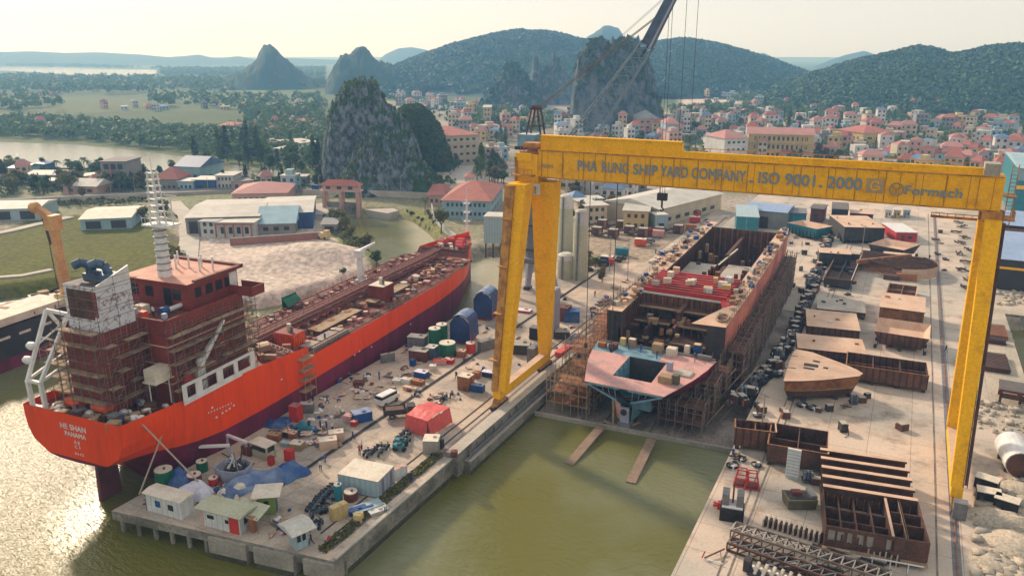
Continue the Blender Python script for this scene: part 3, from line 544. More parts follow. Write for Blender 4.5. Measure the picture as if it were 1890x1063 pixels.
# ================================================================== QUAYS, YARD, SLIPWAY, ROAD
def structure(mb, name, parent=None):
    o = mb.build(name, parent); return tag(o, kind='structure')
PX0, PX1 = -88.2, -55.0
b = MB()
b.prism([(PX0, 57.6), (PX1, 62.2), (PX1, 300), (-64, 300), (-64, 213), (PX0, 206)], -1.25, 0.0, 'concrete_wall', 'concrete')
b.prism([(PX0+1.2, 60.5), (PX1, 64.5), (PX1, 290), (-66, 290), (-66, 212), (PX0+1.2, 205)], -7.0, -1.25, 'concrete_wall')
e0, e1 = Vector((PX0, 57.6, 0)), Vector((PX1, 62.2, 0)); d = (e1-e0).normalized(); L = (e1-e0).length
for a0, a1 in ((15.6, 21.2), (22.3, 28.0), (29.4, L+0.02)):
    p, q = e0+d*a0, e0+d*a1; n_ = Vector((d.y, -d.x, 0))
    b.prism([(p.x+n_.x*0.35, p.y+n_.y*0.35), (q.x+n_.x*0.35, q.y+n_.y*0.35), (q.x-n_.x*2.2, q.y-n_.y*2.2), (p.x-n_.x*2.2, p.y-n_.y*2.2)], -7, -0.35, 'concrete')
for k in range(6):
    p = e0+d*(0.8+k*2.7); b.tube((p.x, p.y+0.7, -7), (p.x, p.y+0.7, -1.2), 0.32, 8, 'concrete_wall')
structure(b, 'pier')
b = MB(); b.bx(PX1-0.45, PX1+0.12, 62.6, 89.5, 0.003, 0.22, 'concrete_pale'); structure(b, 'kerb')
b = MB(); b.bx(-56.35, -54.3, 90, 128, -3.0, 0.75, 'concrete_wall', 'concrete_pale'); b.bx(-54.3, -53.2, 92, 150, -7, -1.2, 'concrete_wall', 'concrete_pale')
b.bx(-56.35, -54.6, 128.3, 185, -3, 0.35, 'concrete_wall', 'concrete_pale')
structure(b, 'quay_walkway')
pit0, pit1 = at(1858, 580), at(1925, 790)
def pitx(y): return pit0.x+(pit1.x-pit0.x)*(y-pit0.y)/(pit1.y-pit0.y)
b = MB(); YX = -18.4
mat('yard', (0.62, 0.50, 0.40), 0.85, 0, (0.42, 0.39, 0.335), 0.035, 0.9, lo=0.44, hi=0.6, fine=0.10, bump=0.15, bscale=2, joints=6)
mat('yard_sand', (0.50, 0.42, 0.33), 0.9, 0, (0.33, 0.30, 0.24), 0.10, 0.9, lo=0.4, hi=0.62, fine=0.3, bump=0.5, bscale=1.5)
mat('pier_top', (0.57, 0.45, 0.345), 0.85, 0, (0.33, 0.30, 0.26), 0.07, 0.9, lo=0.42, hi=0.6, fine=0.14, bump=0.2, bscale=2, joints=5)
b.prism([(YX, 60), (18.0, 60), (18.0, 345), (YX, 345)], -7.0, 0.0, 'concrete_wall', 'yard')
b.prism([(PX1, 185), (YX-0.003, 185), (YX-0.003, 345), (PX1, 345)], -7.0, -0.004, 'concrete_wall', 'yard')
structure(b, 'yard_paving')
b = MB(); b.prism([(18.0, 60), (90, 60), (90, 118), (pit1.x-0.3, pit1.y), (pit0.x-0.3, pit0.y+0.5), (90, pit0.y+1.0), (90, 345), (18.0, 345)], -7.0, -0.02, 'concrete_wall', 'yard_sand'); structure(b, 'sandy_ground')
b = MB(); b.prism([(PX0+0.02, 57.65), (PX1-0.46, 62.2), (PX1-0.46, 90), (-56.36, 90), (-56.36, 300), (-64, 300), (-64, 213), (PX0+0.02, 206)], 0.0, 0.004, 'pier_top'); structure(b, 'pier_paving')
SLY, SLZ, SLG = 115.0, -3.3, 0.05
b = MB(); P = lambda x, y, dz=0: (x, y, SLZ+(y-SLY)*SLG+dz)
mat('slip_concrete', (0.26, 0.22, 0.19), 0.9, 0, (0.12, 0.10, 0.09), 0.2, 0.9, fine=0.3, bump=0.4, bscale=2)
b.add([P(PX1, 115), P(YX, 117), P(YX, 185.2), P(PX1, 185.2), (PX1, 115, -7), (YX, 117, -7)], [(0, 1, 2, 3), (4, 5, 1, 0)], 'slip_concrete')
b.bar((PX1, 114.8, SLZ+0.35), (YX, 116.8, SLZ+0.35), 0.5, 0.7, 'concrete')
for x in (-45.5, -41.5, -33.5, -29.5): b.bar(P(x, 116, .15), P(x, 184, .15), 0.9, 0.3, 'slip_concrete')
structure(b, 'slipway')
mat('beam_brown', (0.26, 0.18, 0.13), 0.85, col2=(0.16, 0.12, 0.09), scale=0.5, amt=0.7, fine=0.25)
mat('tide_weed', (0.045, 0.042, 0.02), 0.6, col2=(0.09, 0.085, 0.05), scale=1.2, amt=0.7, fine=0.3)
b = MB(); b.bx(PX1, PX1+.04, 64.6, 90, -3.6, -2.55); b.bx(-53.2, -53.15, 92, 150, -3.6, -2.7); b.bx(YX-.05, YX, 60, 117, -3.6, -2.5)
for a0, a1 in ((15.6, 21.2), (22.3, 28.0), (29.4, L)):
    p, q = e0+d*a0+n_*.38, e0+d*a1+n_*.38; b.bar((p.x, p.y, -3.05), (q.x, q.y, -3.05), .06, 1.0)
tag(b.build('tide_band', None, 'tide_weed'), kind='structure')
for (p0, p1, lab) in (((1110, 788), (1050, 858), 'left concrete launch beam running from the slipway foot into green water'), ((1203, 812), (1164, 892), 'right concrete launch beam running from the slipway foot into green water')):
    a, c = at(*p0, -2.6), at(*p1, -3.35); bb = MB(); bb.bar(a, c, 1.5, 0.5, 'beam_brown'); o = tag(bb.build('launch_beam'), lab, 'beam', 'launch beams at the slipway foot')
def track(name, x, y0, y1, z=0.0):
    bb = MB(); bb.bx(x-0.5, x+0.5, y0, y1, z+0.004, z+0.009, 'steel_grey'); bb.bx(x-0.06, x+0.06, y0, y1, z+0.009, z+0.14, 'rust_crate'); structure(bb, name)
track('crane_rail', -57.06, 64, 290, 0.004); track('crane_rail', 11.3, 60, 330)
for px in ((716, 762), (560, 870)):
    x = at(*px).x; bb = MB(); bb.bx(x-0.07, x+0.07, 66, 205, 0.005, 0.11, 'steel_dark'); bb.bx(x-0.35, x+0.35, 66, 205, 0.0045, 0.0085, 'slip_concrete'); structure(bb, 'track')
bb = MB()
for x in (-58.4, -60.1): bb.bx(x-0.09, x+0.09, 66, 200, 0.005, 0.10, 'steel_dark')
structure(bb, 'track')
bb = MB()
for x in (-13.6, -12.5, 9.2): bb.bx(x-0.1, x+0.1, 62, 330, 0.0, 0.06, 'slip_concrete')
structure(bb, 'yard_track')
def strip(name, pts, w, z0, z1, m, mtop=None):
    bb = MB(); L_, R_ = [], []
    for i, p in enumerate(pts):
        a = pts[max(i-1, 0)]; c = pts[min(i+1, len(pts)-1)]; t = Vector((c[0]-a[0], c[1]-a[1])).normalized(); nn = Vector((-t.y, t.x))
        L_.append((p[0]+nn.x*w/2, p[1]+nn.y*w/2)); R_.append((p[0]-nn.x*w/2, p[1]-nn.y*w/2))
    for i in range(len(pts)-1):
        q = [R_[i], R_[i+1], L_[i+1], L_[i]]; vs = [(x, y, z0) for x, y in q]+[(x, y, z1) for x, y in q]
        bb.add(vs, [(0, 1, 5, 4), (2, 3, 7, 6)]+([(1, 2, 6, 5)] if i == len(pts)-2 else [])+([(3, 0, 4, 7)] if i == 0 else []), m)
        bb.add([(x, y, z1) for x, y in q], [(0, 1, 2, 3)], mtop or m)
    return structure(bb, name)
mat('asphalt', (0.20, 0.185, 0.17), 0.9, col2=(0.13, 0.12, 0.115), scale=0.15, amt=0.6)
rd = wpoly([(-200, 385), (0, 374), (120, 367), (280, 359), (420, 352), (560, 352), (700, 354), (790, 357), (880, 352), (920, 350)])
strip('road', rd, 8.5, -1, 0.9, 'concrete', 'asphalt')
strip('road', wpoly([(845, 355), (850, 330), (858, 308)]), 9, -0.5, 0.35, 'concrete', 'concrete_pale')
strip('lane', wpoly([(318, 372), (345, 400), (350, 440), (345, 480)]), 6, -0.5, 0.06, 'concrete_pale')
strip('lane', wpoly([(-60, 440), (20, 425), (75, 412), (130, 400)]), 4, -0.5, 0.05, 'concrete_pale')
strip('lane', wpoly([(-60, 515), (40, 508), (95, 497)]), 2.2, -0.5, 0.05, 'concrete_pale')
for off, pts, nm in ((0, wpoly([(560, 361), (700, 363), (790, 367)]), 'road_parapet'), (0, wpoly([(0, 382), (120, 374), (280, 367)]), 'road_parapet')):
    bb = MB()
    for a, c in zip(pts[:-1], pts[1:]): bb.bar((*a, 1.2), (*c, 1.2), 0.4, 2.6, 'concrete_pale')
    tag(bb.build('parapet_wall'), 'pale parapet wall along the causeway road ' + ('over the pond' if pts[0][0] > -270 else 'behind the green field'), 'wall')
b = MB(); q = wpoly([(565, 380), (610, 374), (628, 388), (610, 396), (570, 398)]); b.prism(q, -1, 0.3, 'concrete_pale'); structure(b, 'bank_apron')
b = MB(); q = wpoly([(652, 376), (720, 378), (735, 386), (715, 391), (668, 383)]); b.prism(q, -3.5, -0.6, 'concrete_pale'); structure(b, 'bank_apron')
# ================================================================== GANTRY CRANE
def text_part(name, body, size, loc, rot, m, parent, sx=1.0, ext=0.01, align='LEFT', label=None):
    c = bpy.data.curves.new(name, 'FONT'); c.body = body; c.size = size; c.extrude = ext; c.align_x = align; c.space_character = 1.05
    o = bpy.data.objects.new(name, c); COL.objects.link(o); dg = bpy.context.evaluated_depsgraph_get(); dg.update()
    me = bpy.data.meshes.new_from_object(o.evaluated_get(dg)); bpy.data.objects.remove(o)
    Vv = [v.co.copy() for v in me.vertices]; Ff = [tuple(p.vertices) for p in me.polygons]; n_ = len(Vv); V2, F2 = list(Vv), list(Ff)   # painted twice for heavier strokes
    for q, (dx, dy) in enumerate(((.045, 0), (.0, .03), (.045, .03))): k_ = len(V2); V2 += [v+Vector((dx*size, dy*size, .003*(q+1))) for v in Vv]; F2 += [tuple(i+k_ for i in f) for f in Ff]
    me = bpy.data.meshes.new(name); me.from_pydata(V2, [], F2); me.materials.append(MATS[m])
    o = link(name, me, parent, label); o.location = loc; o.rotation_euler = rot; o.scale = (sx, 1, 1); return o
GY = 118.0
g = thing('gantry_crane', 'huge yellow gantry crane with rusty lettered girder spanning slipway and yard', 'gantry crane', (-22.9, GY, 0))
ox, oy = -22.9, GY
def gx_(x): return x-ox
FY, BY = 1.6, 5.2       # girder front/back in local y  (front face world Y ~119.6)
b = MB(); b.bx(gx_(-55.2), gx_(11.6), FY, BY, 37.9, 42.55)
b.build('girder', g, 'crane_yellow')
for z in (37.9, 42.36): b = MB(); b.bx(gx_(-55.0), gx_(11.4), FY-0.13, FY, z, z+.2); b.build('flange', g, 'crane_rusty')
b = MB(); b.bx(gx_(-58.9), gx_(-55.2), FY-0.25, BY+0.2, 36.9, 41.7, 0); b.bx(gx_(-59.1), gx_(-56.2), FY-0.6, FY-0.25, 40.6, 41.9, 0); b.build('girder_end', g, 'crane_yellow_plain')
b = MB(); b.bx(gx_(-55.0), gx_(-31.2), FY+0.5, FY+1.4, 42.55, 44.9, 0); b.bx(gx_(-55.0), gx_(-31.2), FY+0.35, FY+1.55, 44.7, 44.92); b.build('rail_box', g, 'crane_yellow_plain')
b = MB(); b.bx(gx_(-31.1), gx_(9.0), FY+0.3, FY+0.9, 42.55, 43.5, 0); b.build('rail_beam', g, 'crane_yellow_plain')
b = MB()
for k in range(18):
    x = gx_(-54.5+k*3.72); b = MB(); b.bx(x-.05, x+.05, FY-0.1, FY-0.003, 38.2, 42.3); b.build('stiffener', g, 'crane_rusty')
b = MB()   # railings on the top
for k in range(28):
    x = gx_(-30.5+k*1.5); b.tube((x, BY-0.2, 42.55), (x, BY-0.2, 43.75), 0.05, 4)
for z in (43.2, 43.75): b.tube((gx_(-30.5), BY-.2, z), (gx_(10.5), BY-.2, z), 0.05, 4)
b.build('railing', g, 'crane_rusty')
b = MB()   # machinery + cable arm under right end
b.bx(gx_(9.1), gx_(10.9), FY+0.2, BY-0.5, 42.55, 44.1, 0); b.build('motor_house', g, 'concrete')
b = MB(); b.bx(gx_(-58.6), gx_(-55.1), FY, BY, 41.7, 42.1, 0)
for k in range(6): b.tube((gx_(-58.5+0.65*k), FY, 42.1), (gx_(-58.5+0.65*k), FY, 43.0), 0.05, 4)
b.tube((gx_(-58.5), FY, 43.0), (gx_(-55.1), FY, 43.0), 0.05, 4); b.bx(gx_(-57.4), gx_(-55.5), FY+0.5, BY-0.8, 42.1, 42.7)
b.build('end_platform', g, 'rust_crate')
b = MB(); b.bx(gx_(-55.9), gx_(-54.3), .35, .55, 35.2, 37.0, 'cabin_white'); b.bx(gx_(-55.3), gx_(-54.9), .3, .35, 35.4, 36.6, 'crane_rusty'); b.build('switch_cabinet', g)
b = MB(); b.bx(gx_(-59.3), gx_(-55.4), -.2, 1.0, 38.2, 38.4); b.bx(gx_(-59.3), gx_(-58.9), 1.0, 5.3, 36.6, 41.2); b.bx(gx_(-58.2), gx_(-55.6), FY+.3, FY+2.6, 42.7, 43.5)
for k in range(6): b.tube((gx_(-59.3+k*.76), -.15, 38.4), (gx_(-59.3+k*.76), -.15, 39.4), .05, 4)
b.tube((gx_(-59.3), -.15, 39.4), (gx_(-55.5), -.15, 39.4), .05, 4); b.build('service_platform', g, 'crane_rusty')
b = MB()   # lower service arm
b.bar((gx_(3.8), BY+1, 35.9), (gx_(11.5), BY+1, 35.9), 0.25, 0.35); b.bar((gx_(3.8), BY+1.0, 36.4), (gx_(11.5), BY+1, 36.4), 0.12, 0.12)
for k in range(8): b.tube((gx_(3.9+k), BY+1, 35.9), (gx_(3.9+k), BY+1, 36.4), 0.05, 4)
b.build('service_arm', g, 'crane_rusty')
b = MB(); b.bx(gx_(9.6), gx_(11.9), 0.8, 5.6, 36.6, 37.9, 0); b.tube((gx_(9.4), 3.2, 37.2), (gx_(12.2), 3.2, 37.2), 0.8, 10); b.build('hinge', g, 'crane_rusty')
b = MB()
for x in (12.2, 12.9): b.tube((gx_(x), 2.0, 36), (gx_(x), 2.0, 44.2), 0.06, 4)
for k in range(16): b.tube((gx_(12.2), 2.0, 36.3+k*0.5), (gx_(12.9), 2.0, 36.3+k*0.5), 0.04, 4)
b.bx(gx_(11.7), gx_(13.4), 1.0, 4.5, 36.9, 37.1); b.bx(gx_(11.7), gx_(13.2), 1.0, 4.5, 40.0, 40.1)
for k in range(5): b.tube((gx_(13.3), 1.1+.8*k, 37.1), (gx_(13.3), 1.1+.8*k, 38.2), 0.05, 4)
b.build('ladder', g, 'crane_rusty')
def leg(x, top, bot, name, w1, w2, t1, t2, m):
    bb = MB(); (tx, ty, tz), (bx_, by_, bz) = top, bot; vs = []
    for (cx, cy, cz, w, t) in ((bx_, by_, bz, w2, t2), (tx, ty, tz, w1, t1)):
        for i, j in ((-1, -1), (1, -1), (1, 1), (-1, 1)): vs.append((gx_(cx)+i*w/2, cy-oy+j*t/2, cz))
    bb.add(vs, [(3, 2, 1, 0), (4, 5, 6, 7), (0, 1, 5, 4), (1, 2, 6, 5), (2, 3, 7, 6), (3, 0, 4, 7)])
    return bb.build(name, g, m)
leg(0, (-57.2, 117.0, 37.2), (-56.6, 108.6, 3.4), 'leg', 3.4, 2.1, 3.2, 1.5, 'crane_yellow_plain')
leg(0, (-58.15, 116.6, 37.0), (-57.3, 108.2, 3.4), 'leg_web', 1.7, 1.0, 3.6, 1.8, 'crane_rusty')
leg(0, (-54.4, 121.2, 37.2), (-57.0, 127.4, 3.4), 'leg', 4.2, 2.0, 3.2, 1.6, 'crane_yellow_plain')
leg(0, (10.9, 118.2, 37.0), (11.2, 108.4, 3.4), 'leg', 1.9, 1.5, 2.0, 1.4, 'crane_yellow_plain')
leg(0, (10.3, 121.8, 37.0), (11.2, 127.6, 3.4), 'leg', 1.7, 1.5, 2.0, 1.4, 'crane_yellow_plain')
b = MB(); b.bx(gx_(11.85), gx_(12.15), -3.5, 0.2, 22, 36.5)
b = MB()
for z0 in range(4, 36, 1):
    t = (z0-3.4)/33.6; y = (108.4+(118.2-108.4)*t)-oy-0.9; x = gx_(11.9-0.1*t)
    b.bx(x, x+0.45, y+0.1, y+0.16, z0, z0+0.06)
for dx in (0.0, 0.45): b.bar((gx_(11.9)+dx, 108.4-oy-0.75, 3.6), (gx_(11.8)+dx, 118.2-oy-0.75, 36.8), 0.09, 0.09)
b.bar((gx_(12.25), 108.4-oy, 3.6), (gx_(12.15), 118.2-oy, 36.8), 0.35, 0.25)
b.build('leg_ladder', g, 'steel_brown')
b = MB()   # ladder and cable channel on the left leg
for dx in (0, 0.5): b.bar((gx_(-58.0)+dx, 108.6-oy-0.9, 3.5), (gx_(-58.3)+dx, 117-oy-1.8, 37), 0.1, 0.1)
for k in range(60):
    t = k/60; b.bx(gx_(-58.0-0.3*t), gx_(-57.5-0.3*t), (108.6+8.4*t)-oy-0.95-0.9*t, (108.6+8.4*t)-oy-0.88-0.9*t, 3.6+33.4*t, 3.66+33.4*t)
for k in range(4):
    t = 0.15+k*0.23; b.bx(gx_(-58.6), gx_(-57.0), 108.6+8.4*t-oy-1.9-.9*t, 108.6+8.4*t-oy-0.8-.9*t, 3.6+33.4*t, 3.75+33.4*t)
b.build('leg_ladder', g, 'crane_rusty')
for x in (-57.0, 11.3):
    b = MB(); b.bx(gx_(x)-0.7, gx_(x)+0.7, 107.6-oy, 128.4-oy, 2.0, 3.5, 'crane_yellow_plain', 'tan_plain'); b.build('sill_beam', g)
    for y in (108.6, 127.4):
        b = MB(); b.box((gx_(x), y-oy, 1.45), (1.0, 3.8, 0.9), 'crane_rusty', taper=(1, 0.6))
        for k in (-1.5, 1.5): b.box((gx_(x), y-oy+k, 0.8), (0.8, 2.2, 0.5), 'steel_brown')
        bo = b.build('bogie', g)
        for k in (-2.1, -0.8, 0.8, 2.1):
            w = MB(); w.tube((gx_(x)-0.28, y-oy+k, 0.52), (gx_(x)+0.28, y-oy+k, 0.52), 0.38, 12); w.build('wheel', bo, 'steel_dark')
b = MB(); b.bx(gx_(11.0), gx_(12.6), 105.4-oy, 106.8-oy, 0.1, 2.4, 0); b.build('motor_box', g, 'steel_grey')
yy = FY-0.135
def gl(body, px0, px1, name, size, m, z, sq=1.0):
    x0 = onY(px0, 330, GY+yy).x; x1 = onY(px1, 350, GY+yy).x
    o = text_part(name, body, size, (gx_(x0), yy, z), (R(90), 0, 0), m, g); wd = max(v.co.x for v in o.data.vertices)
    o.scale = ((x1-x0)/wd, 1, 1); return o
for body, a, c, zz in (('PHA', 1064, 1101, 0), ('RUNG', 1109, 1159, 0), ('SHIP', 1167, 1212, 0), ('YARD', 1218, 1268, 0), ('COMPANY', 1275, 1375, 0), ('.', 1381, 1389, 0), ('ISO', 1398, 1437, 0), ('9001', 1448, 1503, 0), ('.', 1511, 1517, 0), ('2000', 1527, 1590, 0)):
    gl(body, a, c, 'lettering', 2.35, 'letter_blue', 39.55)
gl('CONG TRINH', 968, 1020, 'lettering', 0.9, 'letter_grey', 39.6)
o = gl('Formach', 1671, 1778, 'lettering', 1.75, 'letter_blue', 39.4)
b = MB(); x0, x1 = gx_(onY(1599, 343, GY+yy).x), gx_(onY(1631, 345, GY+yy).x)
b.bx(x0, x1, yy-0.02, yy+0.02, 39.3, 41.3); b.build('emblem_panel', g, 'letter_grey')
b = MB(); xm = (x0+x1)/2; b.path([(xm+0.55*math.cos(t), yy-0.05, 40.3+0.6*math.sin(t)) for t in np.linspace(0.6, 5.7, 12)], 0.09, 4); b.path([(xm+0.1, yy-.05, 40.2), (xm+.6, yy-.05, 40.2), (xm+.6, yy-.05, 39.75)], .08, 4); b.build('emblem', g, 'crane_yellow_plain')
b = MB(); xm = gx_(onY(1655, 346, GY+yy).x); b.path([(xm+0.85*math.cos(t), yy-0.02, 40.05+0.85*math.sin(t)) for t in np.linspace(0, 2*math.pi, 17)], 0.11, 4)
for t in (0.5, 2.6, 4.7): b.tube((xm, yy-.02, 40.05), (xm+0.8*math.cos(t), yy-.02, 40.05+0.8*math.sin(t)), 0.1, 4)
b.build('emblem', g, 'letter_grey')
b = MB(); hx = onY(1222, 372, GY+3).x
for k in (-.35, .35): b.tube((gx_(hx)+k, 3.0, 37.9), (gx_(hx)+k, 3.0, 36.6), 0.05, 4)
b.box((gx_(hx), 3.0, 36.1), (1.5, 0.9, 1.1)); b.tube((gx_(hx), 3, 35.6), (gx_(hx), 3, 34.4), 0.16, 6); b.path([(gx_(hx), 3, 34.4), (gx_(hx)+.35, 3, 34.1), (gx_(hx), 3, 33.8), (gx_(hx)-.3, 3, 34.0)], .12, 5)
b.build('hook_block', g, 'steel_dark')
b = MB()   # trolley hoist ropes hanging in front of the slip
for px, py in ((1090, 640), (1140, 600)):
    q = onY(px, 340, GY+3.5); b.tube((gx_(q.x), 3.5, 37.9), (gx_(q.x), 3.5, 9.0), 0.07, 4); b.box((gx_(q.x), 3.5, 8.7), (0.5, 0.4, 0.8))
b.build('hoist_rope', g, 'steel_dark')

# ================================================================== HULL LOFT
def hull(stations, zb, m_top, m_bot, nt=4, nbm=7):
    """stations: (y, halfbreadth, ztop, zkeel, p) ; returns open-topped shell, starboard+port. zb: colour boundary fn(y)"""
    bb = MB(); rows = []
    for (y, hb, zt, zk, p) in stations:
        q = min(max(zb(y), zk+0.05), zt-0.05)
        zs = [zt+(q-zt)*k/nt for k in range(nt+1)]+[q+(zk-q)*(1-math.cos(math.pi/2*k/nbm)) if False else q+(zk-q)*k/nbm for k in range(1, nbm+1)]
        pts = []
        for z in zs:
            t = (zt-z)/(zt-zk); w = hb*max(1-t**p, 0)**(1.0/p) if p > 1.0001 else hb*(1-t)
            pts.append((w, z))
        rows.append((y, pts))
    for sgn in (1, -1):
        for k in range(nt+nbm):
            P = [[(sgn*r[1][k+a][0], r[0], r[1][k+a][1]) for a in (0, 1)] for r in rows]
            if sgn < 0: P = [row[::-1] for row in P]
            bb.grid(P, m_top if k < nt else m_bot)
    return bb, rows
# ------------------------------------------------------------------ TANKER
TK = thing('tanker_ship', 'orange and maroon tanker alongside the pier, with red deck pipes and scaffolded bridge', 'ship', (-96.6, 59.5, 0), R(4.0))
TKM = Matrix.Translation((-96.6, 59.5, 0)) @ Matrix.Rotation(R(4.0), 4, 'Z'); TKI = TKM.inverted()
def tk(px, py, z): return TKI @ at(px, py, z)     # pixel at height z -> ship coordinates
def tkp(px, py, t):                                # pixel on plane x=t of the ship
    a = TKI @ Vector((0, 0, CH)); d = TKI.to_3x3() @ ray(px, py); return a+d*((t-a.x)/d.x)
def ztop(y):
    return float(np.interp(y, [0, 10, 24, 33, 37.5, 37.6, 80, 104, 108, 109, 116, 125], [11.3, 11.0, 10.6, 9.9, 9.5, 7.5, 7.5, 7.8, 8.2, 9.6, 10.2, 10.9]))
def zbd(y): return float(np.interp(y, [0, 6, 14, 30, 60, 125], [4.6, 4.4, 3.3, 3.0, 3.1, 4.1]))
st = []
for y in [0, 1, 3, 6, 9, 12, 16, 20, 25, 30, 34, 37.5, 37.6, 45, 55, 65, 75, 85, 92, 98, 103, 108, 108.9, 109, 112, 115, 118, 121, 123, 124.6]:
    hb = float(np.interp(y, [0, 6, 14, 25, 85, 95, 103, 110, 116, 121, 124.6], [9.1, 9.8, 10.5, 10.8, 10.8, 10.1, 8.8, 6.8, 4.4, 2.0, 0.15]))
    zk = float(np.interp(y, [0, 4, 8, 10, 14, 125], [4.1, 3.0, 0.0, -4.5, -7, -7])); p = float(np.interp(y, [0, 6, 14, 26, 85, 100, 112, 124], [3.2, 2.4, 2.6, 7, 7, 3.0, 1.9, 1.5]))
    st.append((y, hb, ztop(y), zk, p))
bb, rows = hull(st, zbd, 'hull_orange', 'hull_maroon', 4, 8)
r0 = rows[0][1]; nt0 = 4
ring = [(w, 0, z) for w, z in r0]+[(-w, 0, z) for w, z in r0[::-1]]
k4 = 5
top = [(w, 0, z) for w, z in r0[:k4]]+[(-w, 0, z) for w, z in r0[:k4][::-1]]
bot = [(w, 0, z) for w, z in r0[k4-1:]]+[(-w, 0, z) for w, z in r0[k4-1:][::-1]]
bb.add(top, [tuple(range(len(top)))], 'hull_orange'); bb.add(bot, [tuple(range(len(bot)))], 'hull_maroon')
ho = bb.build('hull', TK, smooth=True)
md = ho.modifiers.new('e', 'EDGE_SPLIT'); md.split_angle = R(35)
b = MB(); P = []
for (y, hb, zt, zk, p) in st:
    z = zt-1.3 if y < 37.55 or y > 108.9 else zt-0.03
    w = max(hb-0.05, 0.05); P.append([(w, y, z), (-w, y, z)])
b.grid(P, 'deck_red'); b.build('deck', TK)
b = MB()   # rudder and stern post
b.add([(-.28, 2.6, 3.6), (.28, 2.6, 3.6), (.28, 5.8, 3.2), (-.28, 5.8, 3.2), (-.28, 2.2, -6), (.28, 2.2, -6), (.28, 5.8, -6), (-.28, 5.8, -6)], [(0, 1, 2, 3), (1, 0, 4, 5), (2, 1, 5, 6), (3, 2, 6, 7), (0, 3, 7, 4)]); b.build('rudder', TK, 'dark_red')
text_part('stern_name', 'HE SHAN', 1.15, (0.2, -0.03, 9.0), (R(90), 0, 0), 'white_paint', TK, align='CENTER')
text_part('stern_name', 'PANAMA', 0.95, (0.4, -0.03, 8.0), (R(90), 0, 0), 'white_paint', TK, align='CENTER')
text_part('draught_marks', 'A B\nC 3', 0.7, (0.5, -0.03, 7.0), (R(90), 0, 0), 'white_paint', TK, align='CENTER')
text_part('draught_marks', '8 6 4 2', 0.55, (0.6, -0.03, 5.3), (R(90), 0, 0), 'white_paint', TK, align='CENTER')
b = MB()
for k, (px, py) in enumerate(((655, 655), (664, 648), (686, 640), (758, 598), (880, 540), (411, 762), (418, 758), (424, 754), (432, 748), (392, 752), (400, 770), (520, 700))): p = tkp(px, py, 10.88); b.bx(10.8, 10.90, p.y-.16, p.y+.16, p.z-.12, p.z+.12)
for k in range(9): p = tkp(385+k*5.2, 762-k*2.2, 10.88); b.bx(10.8, 10.90, p.y, p.y+.12, p.z-.12, p.z+.12)
b.build('draught_marks', TK, 'white_paint')
b = MB()
for sgn in (1, -1):
    for y in np.arange(40, 104, 1.6):
        b.tube((sgn*10.4, y, 7.5), (sgn*10.4, y, 8.6), 0.05, 4)
    for z in (8.05, 8.6): b.tube((sgn*10.4, 40, z), (sgn*10.4, 92, z), 0.045, 4); b.tube((sgn*10.4, 92, z), (sgn*8.6, 104, z+.1), 0.045, 4)
b.build('railing', TK, 'wood')
b = MB(); x = 10.7
def wallholes(bb, x, y0, y1, z0, z1, holes, th=0.2, m='white_paint', zf=None):
    ys = sorted({y0, y1} | {h[0] for h in holes} | {h[1] for h in holes})
    for a, c in zip(ys[:-1], ys[1:]):
        h = [q for q in holes if q[0] <= a+1e-6 and q[1] >= c-1e-6]
        if h: bb.bx(x-th, x, a, c, z0, h[0][2], m); bb.bx(x-th, x, a, c, h[0][3], z1, m)
        else: bb.bx(x-th, x, a, c, z0, z1, m)
wallholes(b, x, 9.6, 24.4, 10.4, 13.4, [(10.3, 12.0, 11.2, 13.0), (13.2, 16.2, 11.2, 13.0), (17.4, 19.8, 11.2, 13.0), (20.6, 23.4, 11.2, 13.0)])
b.build('bulwark_screen', TK)
AX, A0, A1 = 8.0, 10.4, 26.0
b = MB(); b.bx(-AX, AX, A0, A1, 9.6, 21.5, 'accom_red', 'deck_red')
b.bx(-AX-.12, AX+.12, A0-.12, A1+.12, 18.35, 18.5, 'tan_plain'); b.bx(-AX-.12, AX+.12, A0-.12, A1+.12, 15.6, 15.75, 'tan_plain'); b.bx(-AX-.12, AX+.12, A0-.12, A1+.12, 12.8, 12.95, 'tan_plain')
ab = b.build('deckhouse', TK)
for z in (20.0, 17.1, 14.3):
    for k in range(7):
        y = A0+1.6+k*2.1; b = MB(); b.tube((AX+.02, y, z), (AX+.1, y, z), 0.27, 10); b.build('porthole', ab, 'window_dark')
b = MB()
for (x0, x1, y0, y1) in ((-AX, AX, A0, A0+.15), (AX-.15, AX, A0, A1), (-AX, -AX+.15, A0, A1)): b.bx(x0, x1, y0, y1, 21.5, 22.3)
b.build('bulwark', TK, 'accom_red')
b = MB(); b.bx(-6.2, 6.2, 17.0, 27.3, 21.6, 25.5, 'accom_red', 'peach_deck'); b.bx(-6.7, 6.7, 16.4, 28.2, 25.5, 25.75, 'accom_red', 'peach_deck')
b.bx(-6.7, 6.7, 27.6, 28.25, 25.75, 26.1, 'dark_red'); b.bx(6.1, 6.7, 18, 28.2, 25.75, 26.0, 'dark_red')
wh = b.build('wheelhouse', TK)
for k, (y, w, m_) in enumerate(((18.3, 1.2, 'glass_dark'), (20.4, 1.4, 'glass_dark'), (22.5, 1.4, 'glass_dark'), (24.4, 1.0, 'glass_dark'))):
    b = MB(); b.bx(6.2, 6.26, y, y+w, 23.2, 24.7); b.build('window', wh, m_)
b = MB(); b.bx(6.2, 6.28, 25.5, 27.1, 21.9, 25.2); b.build('door', wh, 'white_paint')
for x0 in (-5.2, -2.2, 1.4, 3.2):
    b = MB(); b.bx(x0, x0+1.5, 16.93, 17.0, 22.0 if x0 in (1.4,) else 23.0, 24.6); b.build('window', wh, 'glass_dark')
